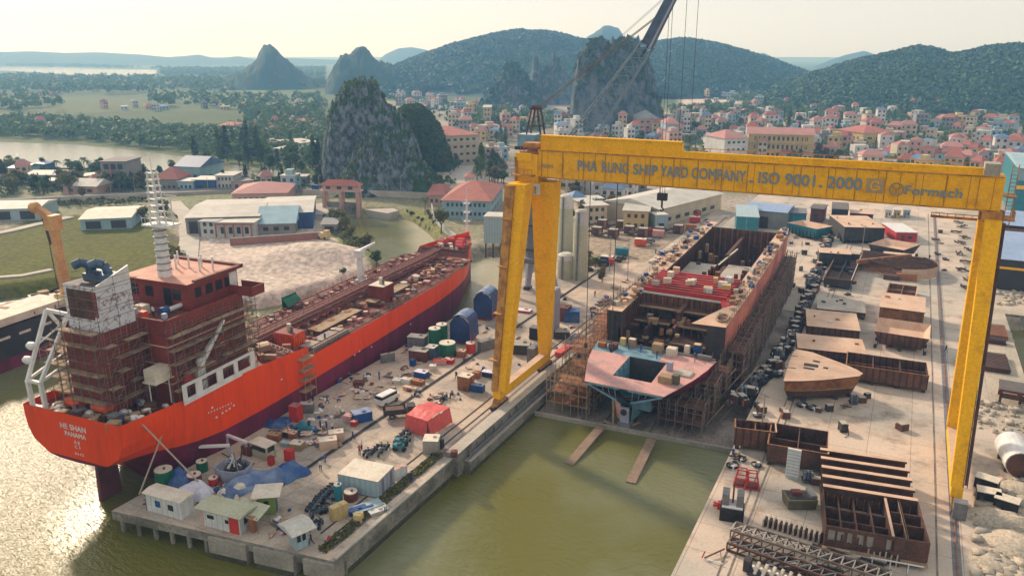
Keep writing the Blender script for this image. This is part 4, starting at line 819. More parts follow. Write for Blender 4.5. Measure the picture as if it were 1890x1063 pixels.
for sgn in (1, -1):
    b = MB(); x0, x1 = (6.2, 10.6) if sgn > 0 else (-10.6, -6.2)
    b.bx(x0, x1, 25.2, 28.2, 21.9, 22.1); b.bx(x0, x1, 28.05, 28.2, 22.1, 23.4); b.bx(x0, x1, 25.2, 25.35, 22.1, 23.4)
    xe = x1 if sgn > 0 else x0+.15; b.bx(xe-.15, xe, 25.2, 28.2, 22.1, 23.4); b.build('bridge_wing', TK, 'accom_red')
for k in range(7): b = MB(); b.tube((-5+1.6*k, 24+1.2*math.sin(k*2.1), 25.75), (-5+1.6*k, 24+1.2*math.sin(k*2.1), 27.9), 0.16, 6); b.build('vent_pipe', TK, 'white_paint')
b = MB(); b.tube((4.5, 13.2, 22.4), (4.5, 14.4, 22.4), 0.6, 10, 'bright_blue'); b.tube((4.5, 14.6, 22.3), (4.5, 17, 22.3), 0.35, 8, 'white_paint'); b.box((0.5, 13.6, 22.2), (1.6, 1.3, 1.4), 'cream_roof'); b.box((-2.5, 14, 22.1), (1.2, 1.5, 1.2), 'steel_grey'); b.box((2.6, 11.8, 22.1), (1.0, 0.8, 1.2), 'orange_red'); tag(b.build('deck_gear', TK), kind='stuff')
for (x, y) in ((7.6, 10.9), (2.0, 10.9)):
    b = MB(); b.tube((x, y, 10), (x, y, 22.6), 0.16, 6); b.box((x, y, 22.9), (.6, .6, .7)); b.build('vent_post', TK, 'lavender_grey')
mp_ = tkp(305, 512, 0); mx_, my_ = 0.0, 19.0
b = MB(); b.tube((mx_, my_, 25.7), (mx_, my_, 33.6), 1.05, 10, 'white_paint', 0.8)
for z in np.arange(26.8, 33.5, 1.0): b.tube((mx_, my_, z), (mx_, my_, z+.1), 1.12, 10, 'steel_grey')
for sx in (-.9, .9):
    b.tube((mx_+sx, my_-.6, 33.6), (mx_+sx*.6, my_-.4, 41.5), 0.14, 5, 'white_paint'); b.tube((mx_+sx, my_+.6, 33.6), (mx_+sx*.6, my_+.4, 41.5), 0.14, 5, 'white_paint')
for k, z in enumerate(np.arange(34.6, 41.6, 0.95)):
    b.box((mx_, my_, z), (2.2-.1*k, 1.6-.05*k, 0.12), 'white_paint'); b.tube((mx_-1.8+.1*k, my_, z+.1), (mx_+1.8-.1*k, my_, z+.1), 0.06, 4, 'white_paint')
b.box((mx_+.6, my_-.1, 33.7), (4.6, 3.0, 0.25), 'white_paint'); b.tube((mx_, my_, 41.5), (mx_, my_, 44), .07, 4, 'white_paint')
for k in range(8): b.tube((mx_-1.6+k*.62, my_-1.5, 33.8), (mx_-1.6+k*.62, my_-1.5, 34.8), .04, 4, 'white_paint')
b.tube((mx_+.6-2.3, my_-1.5, 34.8), (mx_+.6+2.3, my_-1.5, 34.8), .05, 4, 'white_paint'); b.tube((mx_+2.6, my_+.3, 33.8), (mx_+2.6, my_+.3, 38.2), .1, 5, 'white_paint'); b.tube((mx_+1.4, my_+.3, 38.1), (mx_+3.8, my_+.3, 38.1), .08, 4, 'white_paint')
b.build('radar_mast', TK)
b = MB(); b.bx(-3.3, 3.4, 3.6, 10.4, 10, 21.9, 'accom_red', 'dark_red'); b.bx(-3.0, 3.1, 4.4, 10.0, 21.9, 28.2, 'white_patchy', 'steel_dark')
b.add([(3.1, 4.4, 28.2), (3.1, 10.0, 28.2), (3.1, 10.0, 30.0), (3.1, 4.6, 28.4), (2.9, 4.4, 28.2), (2.9, 10.0, 28.2), (2.9, 10, 30.0), (2.9, 4.6, 28.4)], [(0, 1, 2, 3), (7, 6, 5, 4), (3, 2, 6, 7), (1, 5, 6, 2)], 'white_paint')
b.bx(-2.4, 2.2, 4.33, 4.4, 23.6, 27.6, 'steel_brown'); b.bx(2.2, 3.0, 4.33, 4.4, 24.0, 27.6, 'accom_red'); fo = b.build('funnel', TK)
for x, y in ((-1.6, 8.0), (0.7, 8.6)):
    b = MB(); b.path([(x, y, 28.2), (x, y, 29.6), (x-.25, y-.3, 30.2), (x-.8, y-.8, 30.5), (x-1.6, y-1.4, 30.1)], 0.62, 10); b.build('exhaust', fo, 'boom_blue')
b = MB()
for k in range(6): b.tube((-1.5+.5*k, 7.2, 28.2), (-1.5+.5*k, 7.2, 29.6), .2, 6)
b.bx(-2.3, 1.8, 7.0, 9.6, 28.2, 29.0); b.build('uptake', fo, 'boom_blue')
b = MB(); t1, t2 = -8.0, -5.0
A_ = Vector((t1, 0.4, 10.6)); 
def dv(px, py, t): return tkp(px, py, t)
p_a, p_b = dv(85, 572, -7.2), dv(125, 580, -4.6)
f_a, f_b = Vector((-7.8, 0.5, 10.5)), Vector((-5.4, 0.6, 10.5)); k_a, k_b = Vector((-7.8, 0.4, 14.8)), Vector((-5.4, 0.5, 14.8)); g_a, g_b = Vector((-7.2, 8.6, 17.0)), Vector((-4.6, 8.8, 17.0))
for f_, k_, p_, g_ in ((f_a, k_a, p_a, g_a), (f_b, k_b, p_b, g_b)):
    b.bar(f_, k_, 0.5); b.bar(k_, p_, 0.5, 0.42); b.bar(p_, g_, 0.4); b.bar(g_, (g_.x, g_.y+1, 10.4), 0.35); b.bar(k_+Vector((0, .4, .2)), g_+Vector((0, 0, .6)), 0.35)
    m_ = k_.lerp(p_, 0.62); b.bar(m_, g_, 0.28)
b.bar(p_a, p_b, 0.45); b.bar(k_a, k_b, 0.4); b.bar(g_a, g_b, .35); b.bar(k_a.lerp(p_a, .5), k_b.lerp(p_b, .9), .22); b.bar(f_a+Vector((0, 0, .5)), f_b+Vector((0, 0, .5)), .4)
b.build('lifeboat_davit', TK, 'white_paint')
b = MB()
for k in (0.25, 0.45): q = k_a.lerp(p_a, k); b.sphere((q.x-.8, q.y, q.z+.3), 0.75, None, 8, 5, (1.3, .8, .8))
b.build('davit_winch', TK, 'white_paint')
b = MB(); c_ = tkp(370, 690, 8.8); c_ = Vector((8.8, 15.2, 10)); b.tube(c_, c_+Vector((0, 0, 4.6)), 0.7, 8, None, .55); b.sphere((c_.x, c_.y, c_.z+4.7), .7, None, 8, 5); tip = tkp(413, 590, 9.2); b.bar(c_+Vector((0, 0, 4.4)), tip, 0.7, 0.8, None, .35, .35); b.box(c_+Vector((-.5, -.3, 3.2)), (1.4, 1.2, 1.4)); b.build('provision_crane', TK, 'white_paint')
b = MB(); b.tube((7.4, 13.0, 12.6), (8.6, 13.0, 12.6), .9, 10); b.build('cable_reel', TK, 'bright_red')
GEAR = {}
for nm, m_, lab in (('crate', 'wood', 'brown wooden crate'), ('steel_box', 'steel_brown', 'rusty steel box'), ('white_bag', 'white_paint', 'white bulging bag'), ('cable_box', 'steel_grey', 'grey cable box'), ('plank_stack', 'plank', 'stack of planks')):
    b = MB()
    if nm == 'white_bag': b.sphere((0, 0, .3), .6, m_, 9, 5, (1.1, .9, .7)); b.sphere((.5, .4, .2), .4, m_, 8, 4)
    elif nm == 'plank_stack': [b.box((.04*k, .05*(k % 2), .08+.14*k), (1.9, .5, .1), m_, .08*(k % 3)) for k in range(4)]
    else: b.box((0, 0, .4), (1.1, .9, .8), m_); b.box((0, 0, .83), (1.2, 1.0, .08), m_); b.box((0, -.47, .4), (.9, .06, .1), 'steel_dark')
    GEAR[nm] = [b.build(nm), lab, 0]
def gear(nm, P, rz, where, s_, group):
    o = GEAR[nm][0]
    if GEAR[nm][2]: o = o.copy(); COL.objects.link(o)
    GEAR[nm][2] = 1; o.location = P; o.rotation_euler = (0, 0, rz); o.scale = (s_, s_, s_); tag(o, GEAR[nm][1]+' '+where, nm.replace('_', ' '), group)
for k in range(46):
    r_ = random.Random(k); x, y = r_.uniform(-7.6, 7.6), r_.uniform(.8, 3.2) if k < 26 else r_.uniform(1, 9)
    if abs(x) < 3.6 and y > 3.2: x = 3.9+r_.random()*4.2
    gear(r_.choice(list(GEAR)), TKM @ Vector((x, y, 10.0)), r_.uniform(0, 3), 'on the tanker stern deck', r_.uniform(.7, 1.4), 'loose gear on the tanker stern')
for x, y, w in ((-2.5, 3.0, 1.0), (2.2, 3.3, 1.0), (-6.5, 5.5, .9)):
    b = MB(); b.tube((x-1.4, y, 11.4), (x+1.4, y, 11.4), .75*w, 10, 'orange_red'); b.box((x, y, 10.6), (3.2, 1.0, .8), 'steel_dark'); b.build('mooring_winch', TK)
b = MB()
for k, (x, z, r_, m_) in enumerate([(-2.2, 8.7, .16, 0), (-1.6, 8.7, .2, 0), (-.9, 8.7, .2, 0), (-.2, 8.9, .14, 0), (.5, 8.7, .2, 0), (1.2, 8.7, .16, 0), (-1.2, 9.6, .12, 0), (.2, 9.6, .14, 0), (2.6, 8.3, .12, 0), (-3.6, 8.3, .14, 0)]):
    b.tube((x, 29, z), (x, 106, z), r_, 6, 'peach_deck' if k in (3, 6) else ('accom_red' if k % 2 else 'dark_red'))
for y in np.arange(29, 107, 3.2):
    b.bx(-3.2, 2.6, y-.08, y+.08, 8.3, 8.5, 'dark_red')
    for x in (-3.1, 2.5): b.bx(x-.08, x+.08, y-.08, y+.08, 7.4, 9.9, 'dark_red')
b.build('deck_pipes', TK)
b = MB()
for x in (-1.4, -.3): b.bx(x-.05, x+.05, 28, 107, 10.0, 10.08)
for y in np.arange(28, 107, 1.6):
    for x in (-1.9, .3): b.tube((x, y, 10.0), (x, y, 11.0), .04, 4)
for x in (-1.9, .3):
    for z in (10.5, 11.0): b.tube((x, 28, z), (x, 107, z), .04, 4)
b.bx(-1.9, .3, 28, 107, 9.94, 10.0); b.build('catwalk', TK, 'deck_red')
b = MB()
for y in np.arange(31, 106, 5.6):
    for sgn in (1, -1):
        x = sgn*4.2; b.tube((x, y, 7.5), (x, y, 8.5), .8, 10, 'rust_crate' if int(y) % 3 else 'cream_roof'); b.tube((sgn*7.2, y+2, 7.5), (sgn*7.2, y+2, 8.2), .5, 8, 'tan_plain' if int(y) % 2 else 'dark_red')
        b.tube((sgn*2.8, y+1, 8.2), (sgn*9.2, y+1.4, 8.1), .13, 5, 'accom_red'); b.tube((sgn*9.2, y-4, 8.1), (sgn*9.2, y+1.4, 8.1), .13, 5, 'accom_red'); b.bx(sgn*6-3.2, sgn*6+3.2, y+2.6, y+2.8, 7.47, 8.0, 'dark_red')
tag(b.build('deck_fittings', TK), kind='stuff')
b = MB()
for k in range(46):
    r_ = random.Random(700+k); x, y = r_.uniform(-9.3, 9.3), r_.uniform(27, 37); sc = r_.uniform(.4, 1.1); b.box((x, y, 8.9+sc*.5), (sc*r_.uniform(.6, 2.4), sc, sc), r_.choice(['wood', 'deck_red', 'dark_red', 'rust_crate', 'steel_grey', 'plank', 'tan_plain']), r_.uniform(0, 3))
for k in range(6): b.path([(8.6-k*1.1+2.5*math.cos(t), 31+k*.3+4*math.sin(t), 9.4) for t in np.linspace(.6, 2.4, 7)], .14, 5, 'dark_red')
for k in range(230):
    r_ = random.Random(100+k); x, y = r_.uniform(-9.6, 9.6), r_.uniform(38, 106)
    if k < 60: y = r_.uniform(60, 106); x = r_.uniform(2, 9)
    sc = r_.uniform(.3, .9); b.box((x, y, 7.5+sc*.5), (sc*r_.uniform(.6, 2.4), sc*r_.uniform(.6, 1.6), sc), r_.choice(['wood', 'steel_brown', 'dark_red', 'rust_crate', 'steel_grey', 'steel_dark', 'tan_plain', 'peach_deck', 'primer_pink']), r_.uniform(0, 3))
tag(b.build('deck_gear', TK), kind='stuff')
def casing(px, py, t, z0, z1, w, d, m1, m2, name='pump_house'):
    c = tk(px, py, z0); b = MB(); b.box((t, c.y, (z0+z1)/2), (w, d, z1-z0), m1, mtop=m2)
    for k in range(int(w/.6)+1): b.bx(t-w/2+k*.6-.06, t-w/2+k*.6+.06, c.y-d/2-.12, c.y-d/2, z0, z1-.2, m1)
    for k in range(int(d/.6)+1): b.bx(t+w/2, t+w/2+.12, c.y-d/2+k*.6-.06, c.y-d/2+k*.6+.06, z0, z1-.2, m1)
    b.tube((t, c.y, z1), (t, c.y, z1+1.4), .4, 8, 'cream_roof'); b.tube((t+.8, c.y-.3, z1), (t+.8, c.y-.3, z1+1.0), .25, 6, 'steel_grey'); return b.build(name, TK)
casing(548, 640, 4.4, 7.5, 10.3, 4.2, 3.2, 'orange_red', 'accom_red')
casing(745, 560, 5.2, 7.5, 11.2, 3.8, 4.0, 'accom_red', 'cream_roof')
for y in (47, 66):   # long cargo hatch trunks on deck
    b = MB(); b.bx(3.6, 6.4, y, y+14, 7.47, 8.4, 'steel_brown', 'slip_concrete' if False else 'wood'); b.build('hatch_trunk', TK)
b = MB(); b.bx(6.9, 9.9, 40, 51, 7.5, 8.1, 'steel_grey', 'concrete'); b.build('gangway_platform', TK)
pc = tk(667, 525, 7.5); pt = tkp(668, 470, pc.x); b = MB(); b.tube((pc.x, pc.y, 7.5), (pc.x, pc.y, pt.z), 0.95, 8, None, 0.6); b.box((pc.x, pc.y, pt.z+.5), (1.6, 2.2, 1.6)); j = tkp(692, 448, pc.x+2); b.bar((pc.x, pc.y, pt.z+1), j, .7, .8, None, .3, .3); b.box((pc.x, pc.y, 8.1), (2.2, 2.2, 1.4)); b.build('hose_crane', TK, 'white_paint')
pf = tkp(862, 432, -1.5); pf2 = tkp(863, 355, -1.5); b = MB(); b.tube((-1.5, pf.y, 10), (-1.5, pf.y, pf2.z-2), .42, 8, None, .3); b.tube((-1.5, pf.y, pf2.z-2), (-1.5, pf.y, pf2.z+1.5), .1, 5)
for z in (pf2.z-3, pf2.z-5.5, pf2.z-8): b.box((-1.5, pf.y, z), (1.7, 1.2, .2)); b.tube((-3.1, pf.y, z+.5), (.1, pf.y, z+.5), .07, 4)
b.build('foremast', TK, 'white_paint')
b = MB(); zf = 9.4
for x, y, r_ in ((2.6, 113, .9), (-2.8, 113, .9), (1.4, 116.5, .8), (-1.6, 116.5, .8), (3.8, 110.6, .7)):
    b.tube((x-1.0, y, zf+.7), (x+1.0, y, zf+.7), r_, 10, 'bright_red'); b.box((x, y, zf+.2), (2.4, 1.4, .5), 'dark_red')
for k in range(20):
    r_ = random.Random(k+400); b.box((r_.uniform(-5, 5), r_.uniform(109.5, 117), zf+.3), (r_.uniform(.4, 1.2), r_.uniform(.4, 1.1), r_.uniform(.5, 1.2)), r_.choice(['orange_red', 'bright_red', 'dark_red', 'cream_roof', 'bright_blue']), r_.uniform(0, 3))
b.bx(-6.2, 6.2, 108.6, 108.9, 7.5, 9.6, 'steel_brown'); b.build('forecastle_gear', TK)
b = MB(); b.bx(10.7, 12.1, 34.2, 37.4, 2.2, 2.4); 
for x in (10.75, 12.05):
    for y in (34.3, 35.8, 37.3): b.tube((x, y, .5), (x, y, 9.6), .07, 4)
for z in (4.2, 6.0, 8.0):
    b.bx(10.7, 12.1, 34.2, 37.4, z, z+.12); b.tube((12.05, 34.2, z+1), (12.05, 37.4, z+1), .05, 4)
sc_ = b.build('scaffold_stage', None, 'plank'); sc_.matrix_world = TKM; tag(sc_, 'brown scaffold tower between the orange tanker side and the pier', 'scaffold')

def scaffold(name, label, x0, x1, y0, y1, z0, z1, M_=None, parent=None, dz=2.0, dx=1.9, boards=True, jit=0.12, seed=0, group='scaffolding on ships and slipway', mp='tube_steel', mb='plank', tilt=0.0, pr=0.055):
    r_ = random.Random(seed); t = thing(name, label, 'scaffold', (0, 0, 0), 0, group)
    if M_ is not None: t.matrix_world = M_
    p_ = MB(); k_ = MB(); ny = max(1, round((y1-y0)/dx)); nx_ = max(1, round((x1-x0)/dx)); nz_ = max(1, int((z1-z0)/dz))
    S_ = lambda y: tilt*(y-SLY)
    for i in range(ny+1):
        y = y0+(y1-y0)*i/ny
        for j in range(nx_+1):
            x = x0+(x1-x0)*j/nx_; p_.tube((x+r_.uniform(-jit, jit), y, z0+S_(y)), (x+r_.uniform(-jit, jit), y+r_.uniform(-jit, jit), z1+S_(y)+r_.uniform(-.2, 1.2)), pr, 4, cap=False)
        for k in range(1, nz_+1): p_.tube((x0-.3, y, z0+k*dz+S_(y)), (x1+.3, y, z0+k*dz+S_(y)), pr*.8, 4, cap=False)
    for j in range(nx_+1):
        x = x0+(x1-x0)*j/nx_
        for k in range(1, nz_+1):
            p_.tube((x, y0-.3, z0+k*dz+S_(y0)), (x, y1+.3, z0+k*dz+S_(y1)), pr*.8, 4, cap=False); p_.tube((x, y0-.3, z0+k*dz+1+S_(y0)), (x, y1+.3, z0+k*dz+1+S_(y1)), pr*.6, 4, cap=False)
    for i in range(0, ny, 2):
        ya, yb = y0+(y1-y0)*i/ny, y0+(y1-y0)*min(i+1, ny)/ny
        for k in range(0, nz_): p_.tube((x1, ya, z0+k*dz+S_(ya)), (x1, yb, z0+(k+1)*dz+S_(yb)), pr*.7, 4, cap=False)
    p_.build('poles', t, mp)
    if boards:
        for k in range(1, nz_+1):
            for i in range(ny):
                if r_.random() < 0.8:
                    ya, yb = y0+(y1-y0)*i/ny, y0+(y1-y0)*(i+1)/ny; a_ = S_((ya+yb)/2)
                    xa = x0+r_.random()*(x1-x0)*.3; k_.bx(xa, x1, ya+.03, yb-.03, z0+k*dz+.07+a_, z0+k*dz+.13+a_)
        if k_.v: tag(k_.build('planks', t, mb), kind='stuff')
    return t
sg = 'scaffolding around the tanker bridge'
scaffold('scaffolding', 'brown tube scaffold along the side of the tanker bridge block facing the pier', AX+.4, AX+1.6, A0-.5, A1+1, 10.0, 21.5, TKM, seed=1, group=sg)
scaffold('scaffolding', 'brown tube scaffold in front of the tanker bridge block', -AX, AX, A1+.4, A1+1.8, 8, 21.5, TKM, seed=2, group=sg)
scaffold('scaffolding', 'tube scaffold wrapped round the lower funnel on its pier side', 3.7, 5.0, 3.2, 10.2, 10.2, 22, TKM, seed=3, group=sg)
scaffold('scaffolding', 'thin bare pole scaffold round the white upper funnel', -3.3, 3.6, 3.6, 10.4, 22.2, 28.2, TKM, seed=8, group=sg, dx=3.4, dz=1.5, boards=False, pr=.045)
scaffold('scaffolding', 'tube scaffold at the back of the funnel above the stern deck', -3.6, 3.8, 2.2, 3.4, 10.2, 22.5, TKM, seed=4, group=sg)
scaffold('scaffolding', 'orange-brown wooden scaffold on the far side of the funnel beside the lifeboat frame', -8.8, -3.6, 3.4, 9.4, 10.2, 18.5, TKM, seed=5, group=sg, mp='wood')
scaffold('scaffolding', 'light scaffold tower hanging off the far bridge wing', -10.4, -8.4, 14, 24, 10, 20, TKM, seed=6, group=sg)
c = tk(515, 560, 8); b = MB(); b.bx(-10.2, -9.9, c.y-2, c.y+2.4, 7.6, 10.2); b.add([(-10.3, c.y-2, 10.2), (-10.3, c.y+2.4, 10.2), (-8.6, c.y+2.4, 8.6), (-8.6, c.y-2, 8.2)], [(0, 1, 2, 3)]); b.build('green_sheeting', TK, 'green_paint')
b = MB(); b.box((7.0, 9.0, 15.0), (2.0, 3.0, 1.8)); b.box((7.0, 9, 14.0), (2.4, 3.4, .2)); b.tube((6.2, 8, 10.2), (6.2, 8, 14), .12, 4); b.tube((7.8, 10, 10.2), (7.8, 10, 14), .12, 4); b.build('tool_container', TK, 'cream_roof')
def rope(p, q, r_, lab, sag=0.0, name='mooring_rope', m='rope', cat='rope'):
    p, q = Vector(p), Vector(q); pts = [p.lerp(q, k/8)-Vector((0, 0, sag*4*(k/8)*(1-k/8))) for k in range(9)]; b = MB(); b.path(pts, r_, 5); return tag(b.build(name, None, m), lab, cat, 'mooring ropes of the tanker')
sp_ = TKM @ Vector((8.6, 3.0, 11.2))
rope(sp_, at(382, 905, .3), .12, 'thick mooring rope from the tanker stern down behind the grey-white cabin')
rope(TKM @ Vector((9.4, 9.0, 10.9)), at(257, 912, .3), .12, 'mooring rope from the tanker side to the left corner of the pier end')
rope(TKM @ Vector((9.6, 11.2, 10.9)), at(432, 812, .3), .07, 'thin mooring line running from the tanker side to the pier near the grey tub', 0.6)

# ================================================================== SHIP ON THE SLIP
BS = thing('unfinished_ship', 'unfinished ship hull on the slipway with pink stern deck and open brown holds', 'ship', (-37.3, 115.6, -2.2))
BSM = Matrix.Translation((-37.3, 115.6, -2.2)) @ Matrix.Rotation(R(-1.0), 4, 'Z') @ Matrix.Rotation(math.atan(SLG), 4, 'X'); BS.matrix_world = BSM; BSI = BSM.inverted()
def bs(px, py, z):
    a = BSI @ Vector((0, 0, CH)); d = BSI.to_3x3() @ ray(px, py); return a+d*((z-a.z)/d.z)
DZ, UZ = 7.0, 11.6
st2 = []
for y in [0, 1.5, 3, 5, 8, 11, 14, 17]:
    hb = float(np.interp(y, [0, 4, 8, 12, 17], [6.9, 8.3, 9.6, 10.6, 11.2])); zk = float(np.interp(y, [0, 1.5, 3.0, 4.5, 17], [5.0, 4.6, 4.2, .25, 0])); p = float(np.interp(y, [0, 5, 17], [1.15, 1.25, 2.2]))
    st2.append((y, hb, DZ, zk, p))
bb, rows = hull(st2, lambda y: 5.2, 'hull_maroon', 'steel_brown', 3, 7); bb.build('stern_shell', BS, smooth=True)
st3 = [(17, 11.2, UZ-2.6, 0, 2.4), (22, 11.4, UZ-.02, 0, 4), (22.1, 11.4, UZ, 0, 4), (30, 11.5, UZ, 0, 8), (50, 11.5, UZ, 0, 12), (76, 11.3, UZ, 0, 12), (90, 10.8, UZ, 0, 6), (96, 10.2, UZ, 0, 4)]
mat('cross_red', (0.42, 0.035, 0.035), 0.6, col2=(0.2, 0.03, 0.03), scale=0.5, amt=0.8, fine=0.3)
mat('side_orange', (0.60, 0.20, 0.13), 0.7, 0, (0.30, 0.10, 0.09), 0.15, 0.9, fine=0.2, lo=0.4, hi=0.6)
bb, rows = hull([s_ for s_ in st3 if s_[0] >= 22], lambda y: 6.5, 'side_orange', 'dark_red', 3, 6); bb.build('side_shell', BS, smooth=True)
b = MB(); hx0, hx1, hy0, hy1 = -3.4, 3.5, 4.0, 12.8; zd = DZ
def hbw(y): return float(np.interp(y, [0, 4, 8, 12, 17], [6.9, 8.3, 9.6, 10.6, 11.2]))
ysx = [0, 2, hy0, 6, 8, 10, hy1, 15, 17]
for y0, y1 in zip(ysx[:-1], ysx[1:]):
    w0, w1 = hbw(y0), hbw(y1); mm = 'primer_pink' if y1 < 14 else 'primer_blue'
    def q(xa0, xb0, xa1, xb1, m_):
        b.add([(xa0, y0, zd), (xb0, y0, zd), (xb1, y1, zd), (xa1, y1, zd), (xa0, y0, zd-.12), (xb0, y0, zd-.12), (xb1, y1, zd-.12), (xa1, y1, zd-.12)], [(0, 1, 2, 3), (7, 6, 5, 4), (0, 4, 5, 1), (2, 6, 7, 3), (1, 5, 6, 2), (3, 7, 4, 0)], m_)
    if hy0 <= y0 < hy1: q(-w0, hx0, -w1, hx0, mm); q(hx1, w0, hx1, w1, 'primer_pink' if y0 > 9 else 'primer_pink')
    elif y1 > 14: q(-w0, 2, -w1, 2, mm); q(2, w0, 2, w1, 'primer_pink')
    else: q(-w0, w0, -w1, w1, mm)
b.build('stern_deck', BS)
b = MB()   # hatch well walls and interior frames
for (x0, x1, y0, y1) in ((hx0-.1, hx0, hy0, hy1), (hx1, hx1+.1, hy0, hy1), (hx0, hx1, hy1, hy1+.1), (hx0, hx1, hy0-.1, hy0)): b.bx(x0, x1, y0, y1, zd-5.4, zd-.13, 'steel_dark' if y0 > hy0 else 'primer_blue')
for k in range(4): b.bx(hx0+.02, hx0+.35, hy0+1.2+k*2.1, hy0+1.35+k*2.1, zd-3.3, zd-.13, 'primer_blue'); b.bx(hx0+.02, hx0+.4, hy0+.3+k*2.1, hy0+.5+k*2.1, zd-1.8, zd-1.7, 'primer_blue')
b.bx(hx0, hx1, hy0, hy1, zd-5.6, zd-5.4, 'black'); b.build('hatch_well', BS)
b = MB()   # open transom frames and skeg
for sgn in (-1, 1):
    b.bar((sgn*6.6, .15, zd-.3), (sgn*1.2, .4, zd-2.6), .35, .3, 'primer_blue'); b.bar((sgn*6.2, .1, zd-.25), (sgn*.8, .1, zd-.25), .2, .35, 'primer_blue')
    for k in range(4): b.bar((sgn*(1.6+k*1.2), .2, zd-.2), (sgn*(1.4+k*1.1), .4, zd-2.3+k*.5), .12, .12, 'primer_blue')
    b.add([(sgn*6.3, .4, zd-.3), (sgn*1.2, .6, zd-2.7), (sgn*1.2, 3.0, zd-2.9), (sgn*7.4, 3.0, zd-.4)], [(0, 1, 2, 3)], 'primer_blue')
b.add([(-1.5, 0.9, zd-2.4), (1.5, 0.9, zd-2.4), (1.5, 6, zd-2.4), (-1.5, 6, zd-2.4), (-.7, 1.6, .1), (.9, 1.6, .1), (1.4, 6, .1), (-1.2, 6, .1)], [(3, 2, 1, 0), (2, 3, 7, 6), (1, 2, 6, 5), (3, 0, 4, 7), (4, 5, 6, 7)], 'primer_blue')
b.bx(-.75, .75, .9, 1.4, .15, 3.0, 'lavender_grey'); b.tube((-.1, 0.6, 2.2), (-.1, 2.5, 2.2), .55, 10, 'steel_dark'); b.bx(-1.1, 1.1, .5, 2.4, -.5, .2, 'steel_grey'); b.add([(-1.9, 1.0, 4.2), (-.75, 1.0, 3.6), (-.7, 1.3, .3), (-1.6, 1.8, .4)], [(0, 1, 2, 3)], 'primer_pink')
b.bx(-2.2, -1.9, 1, 1.6, -.6, 5, 'wood'); b.build('skeg', BS)
b = MB()   # engine room, open topped: bulkhead, platforms
b.bx(-11, 11, 17.0, 17.2, 1, DZ+.3, 'steel_grey'); b.bx(-10.8, 10.8, 17.2, 22, 5.2, 5.4, 'steel_dark')
b.bx(-11.1, -9.0, 21.8, 22.0, 1, UZ-.1, 'primer_green') if 'primer_green' in MATS else b.bx(-11.2, -9.0, 21.8, 22.0, 2, UZ-.1, 'steel_dark')
b.bx(8.0, 11.2, 21.8, 22.0, 2, UZ-.1, 'steel_dark')
for x in (-11.1, -10.4, -9.7): b.bx(x, x+.15, 21.6, 21.8, DZ, UZ, 'steel_dark')
b.build('engine_bulkhead', BS)
b = MB()
for sgn in (-1, 1):
    xi = 8.4; b.bx(*(sorted((sgn*xi, sgn*(xi+.15)))), 22, 34.5, 1.2, UZ-.06, 'steel_ribbed')
    for y in np.arange(23, 34, 1.2): b.bx(*(sorted((sgn*(xi-.3), sgn*xi))), y, y+.15, 1.3, UZ-.3, 'steel_brown')
b.bx(-8.4, 8.4, 34.3, 34.5, 1.2, UZ-.1, 'steel_ribbed')
for z, y0, x0, x1 in ((4.2, 26, -8.4, 8.4), (7.2, 29, -8.4, -1), (7.6, 28, 1.5, 8.4), (5.6, 24, .5, 8.4), (9.4, 31.5, -8.4, 8.4)):
    b.bx(x0, x1, y0, 34.3, z, z+.15, 'steel_brown'); b.bx(x0, x1, y0, y0+.25, z+.15, z+.45, 'wood')
    for k in range(5): b.bx(x0+.4+k*(x1-x0-1)/4, x0+.7+k*(x1-x0-1)/4, y0+.3, y0+.6, z-3, z, 'steel_brown')
b.bx(-8.4, 8.4, 22, 34.3, 1.2, 1.4, 'steel_dark'); b.bx(.2, 1.0, 29, 34.2, 1.4, 10.4, 'steel_brown'); b.bx(-4.5, -4.2, 24, 34.2, 1.4, 8, 'steel_ribbed')
for k in range(9): b.bx(-8.2+k*2, -8.0+k*2, 33.9, 34.25, 1.4, UZ-.2, 'steel_orange')
for k in range(44):
    r_ = random.Random(k); b.box((r_.uniform(-8, 8), r_.uniform(23, 33.5), r_.choice((1.8, 4.8, 8, 6.2))), (r_.uniform(.4, 2), r_.uniform(.4, 2), r_.uniform(.4, 1.6)), r_.choice(['steel_brown', 'steel_dark', 'rust_crate', 'olive_skip', 'wood']))
b.build('engine_room', BS)
b = MB()   # side decks
for sgn in (-1, 1):
    P = []
    for y in (22, 22.02, 30, 44, 60, 76, 90, 96):
        w = float(np.interp(y, [22, 50, 76, 90, 96], [11.4, 11.5, 11.3, 10.8, 10.2]))-.02; wi = 8.4 if y < 58 else 8.2-.0*y
        P.append([(sgn*w, y, UZ), (sgn*min(wi, w-1.2), y, UZ)])
    if sgn < 0: P = [r[::-1] for r in P]
    b.grid(P, 'tan_plain')
    P2 = [[(x, y, z-.14) for x, y, z in r][::-1] for r in P]; b.grid(P2, 'tan_plain')
    b.add([(sgn*11.4, 22, UZ), (sgn*8.4, 22, UZ), (sgn*7.4, 22, UZ-3), (sgn*11.4, 22, UZ-4)], [(0, 1, 2, 3)], 'steel_dark')
b.build('side_deck', BS)
b = MB()
b.tube((9.9, 26, UZ+.02), (9.9, 26, UZ+.06), 1.0, 14, 'steel_brown'); b.add([(5.2, 21.5, UZ+.02), (11.4, 22, UZ+.02), (11.4, 31, UZ+.02), (8.4, 31, UZ+.02)], [(0, 1, 2, 3)], 'tan_plain')
b.path([(9.9+1.1*math.cos(t), 26+1.9*math.sin(t), UZ+.25) for t in np.linspace(0, 2*math.pi, 15)], .22, 5, 'wood'); b.build('deck_opening', BS)
b = MB()   # red cross deck
y0, y1 = 34.5, 48.5
b.bx(-8.6, 8.6, y0, y1, UZ-.2, UZ+.3, 'dark_red'); 
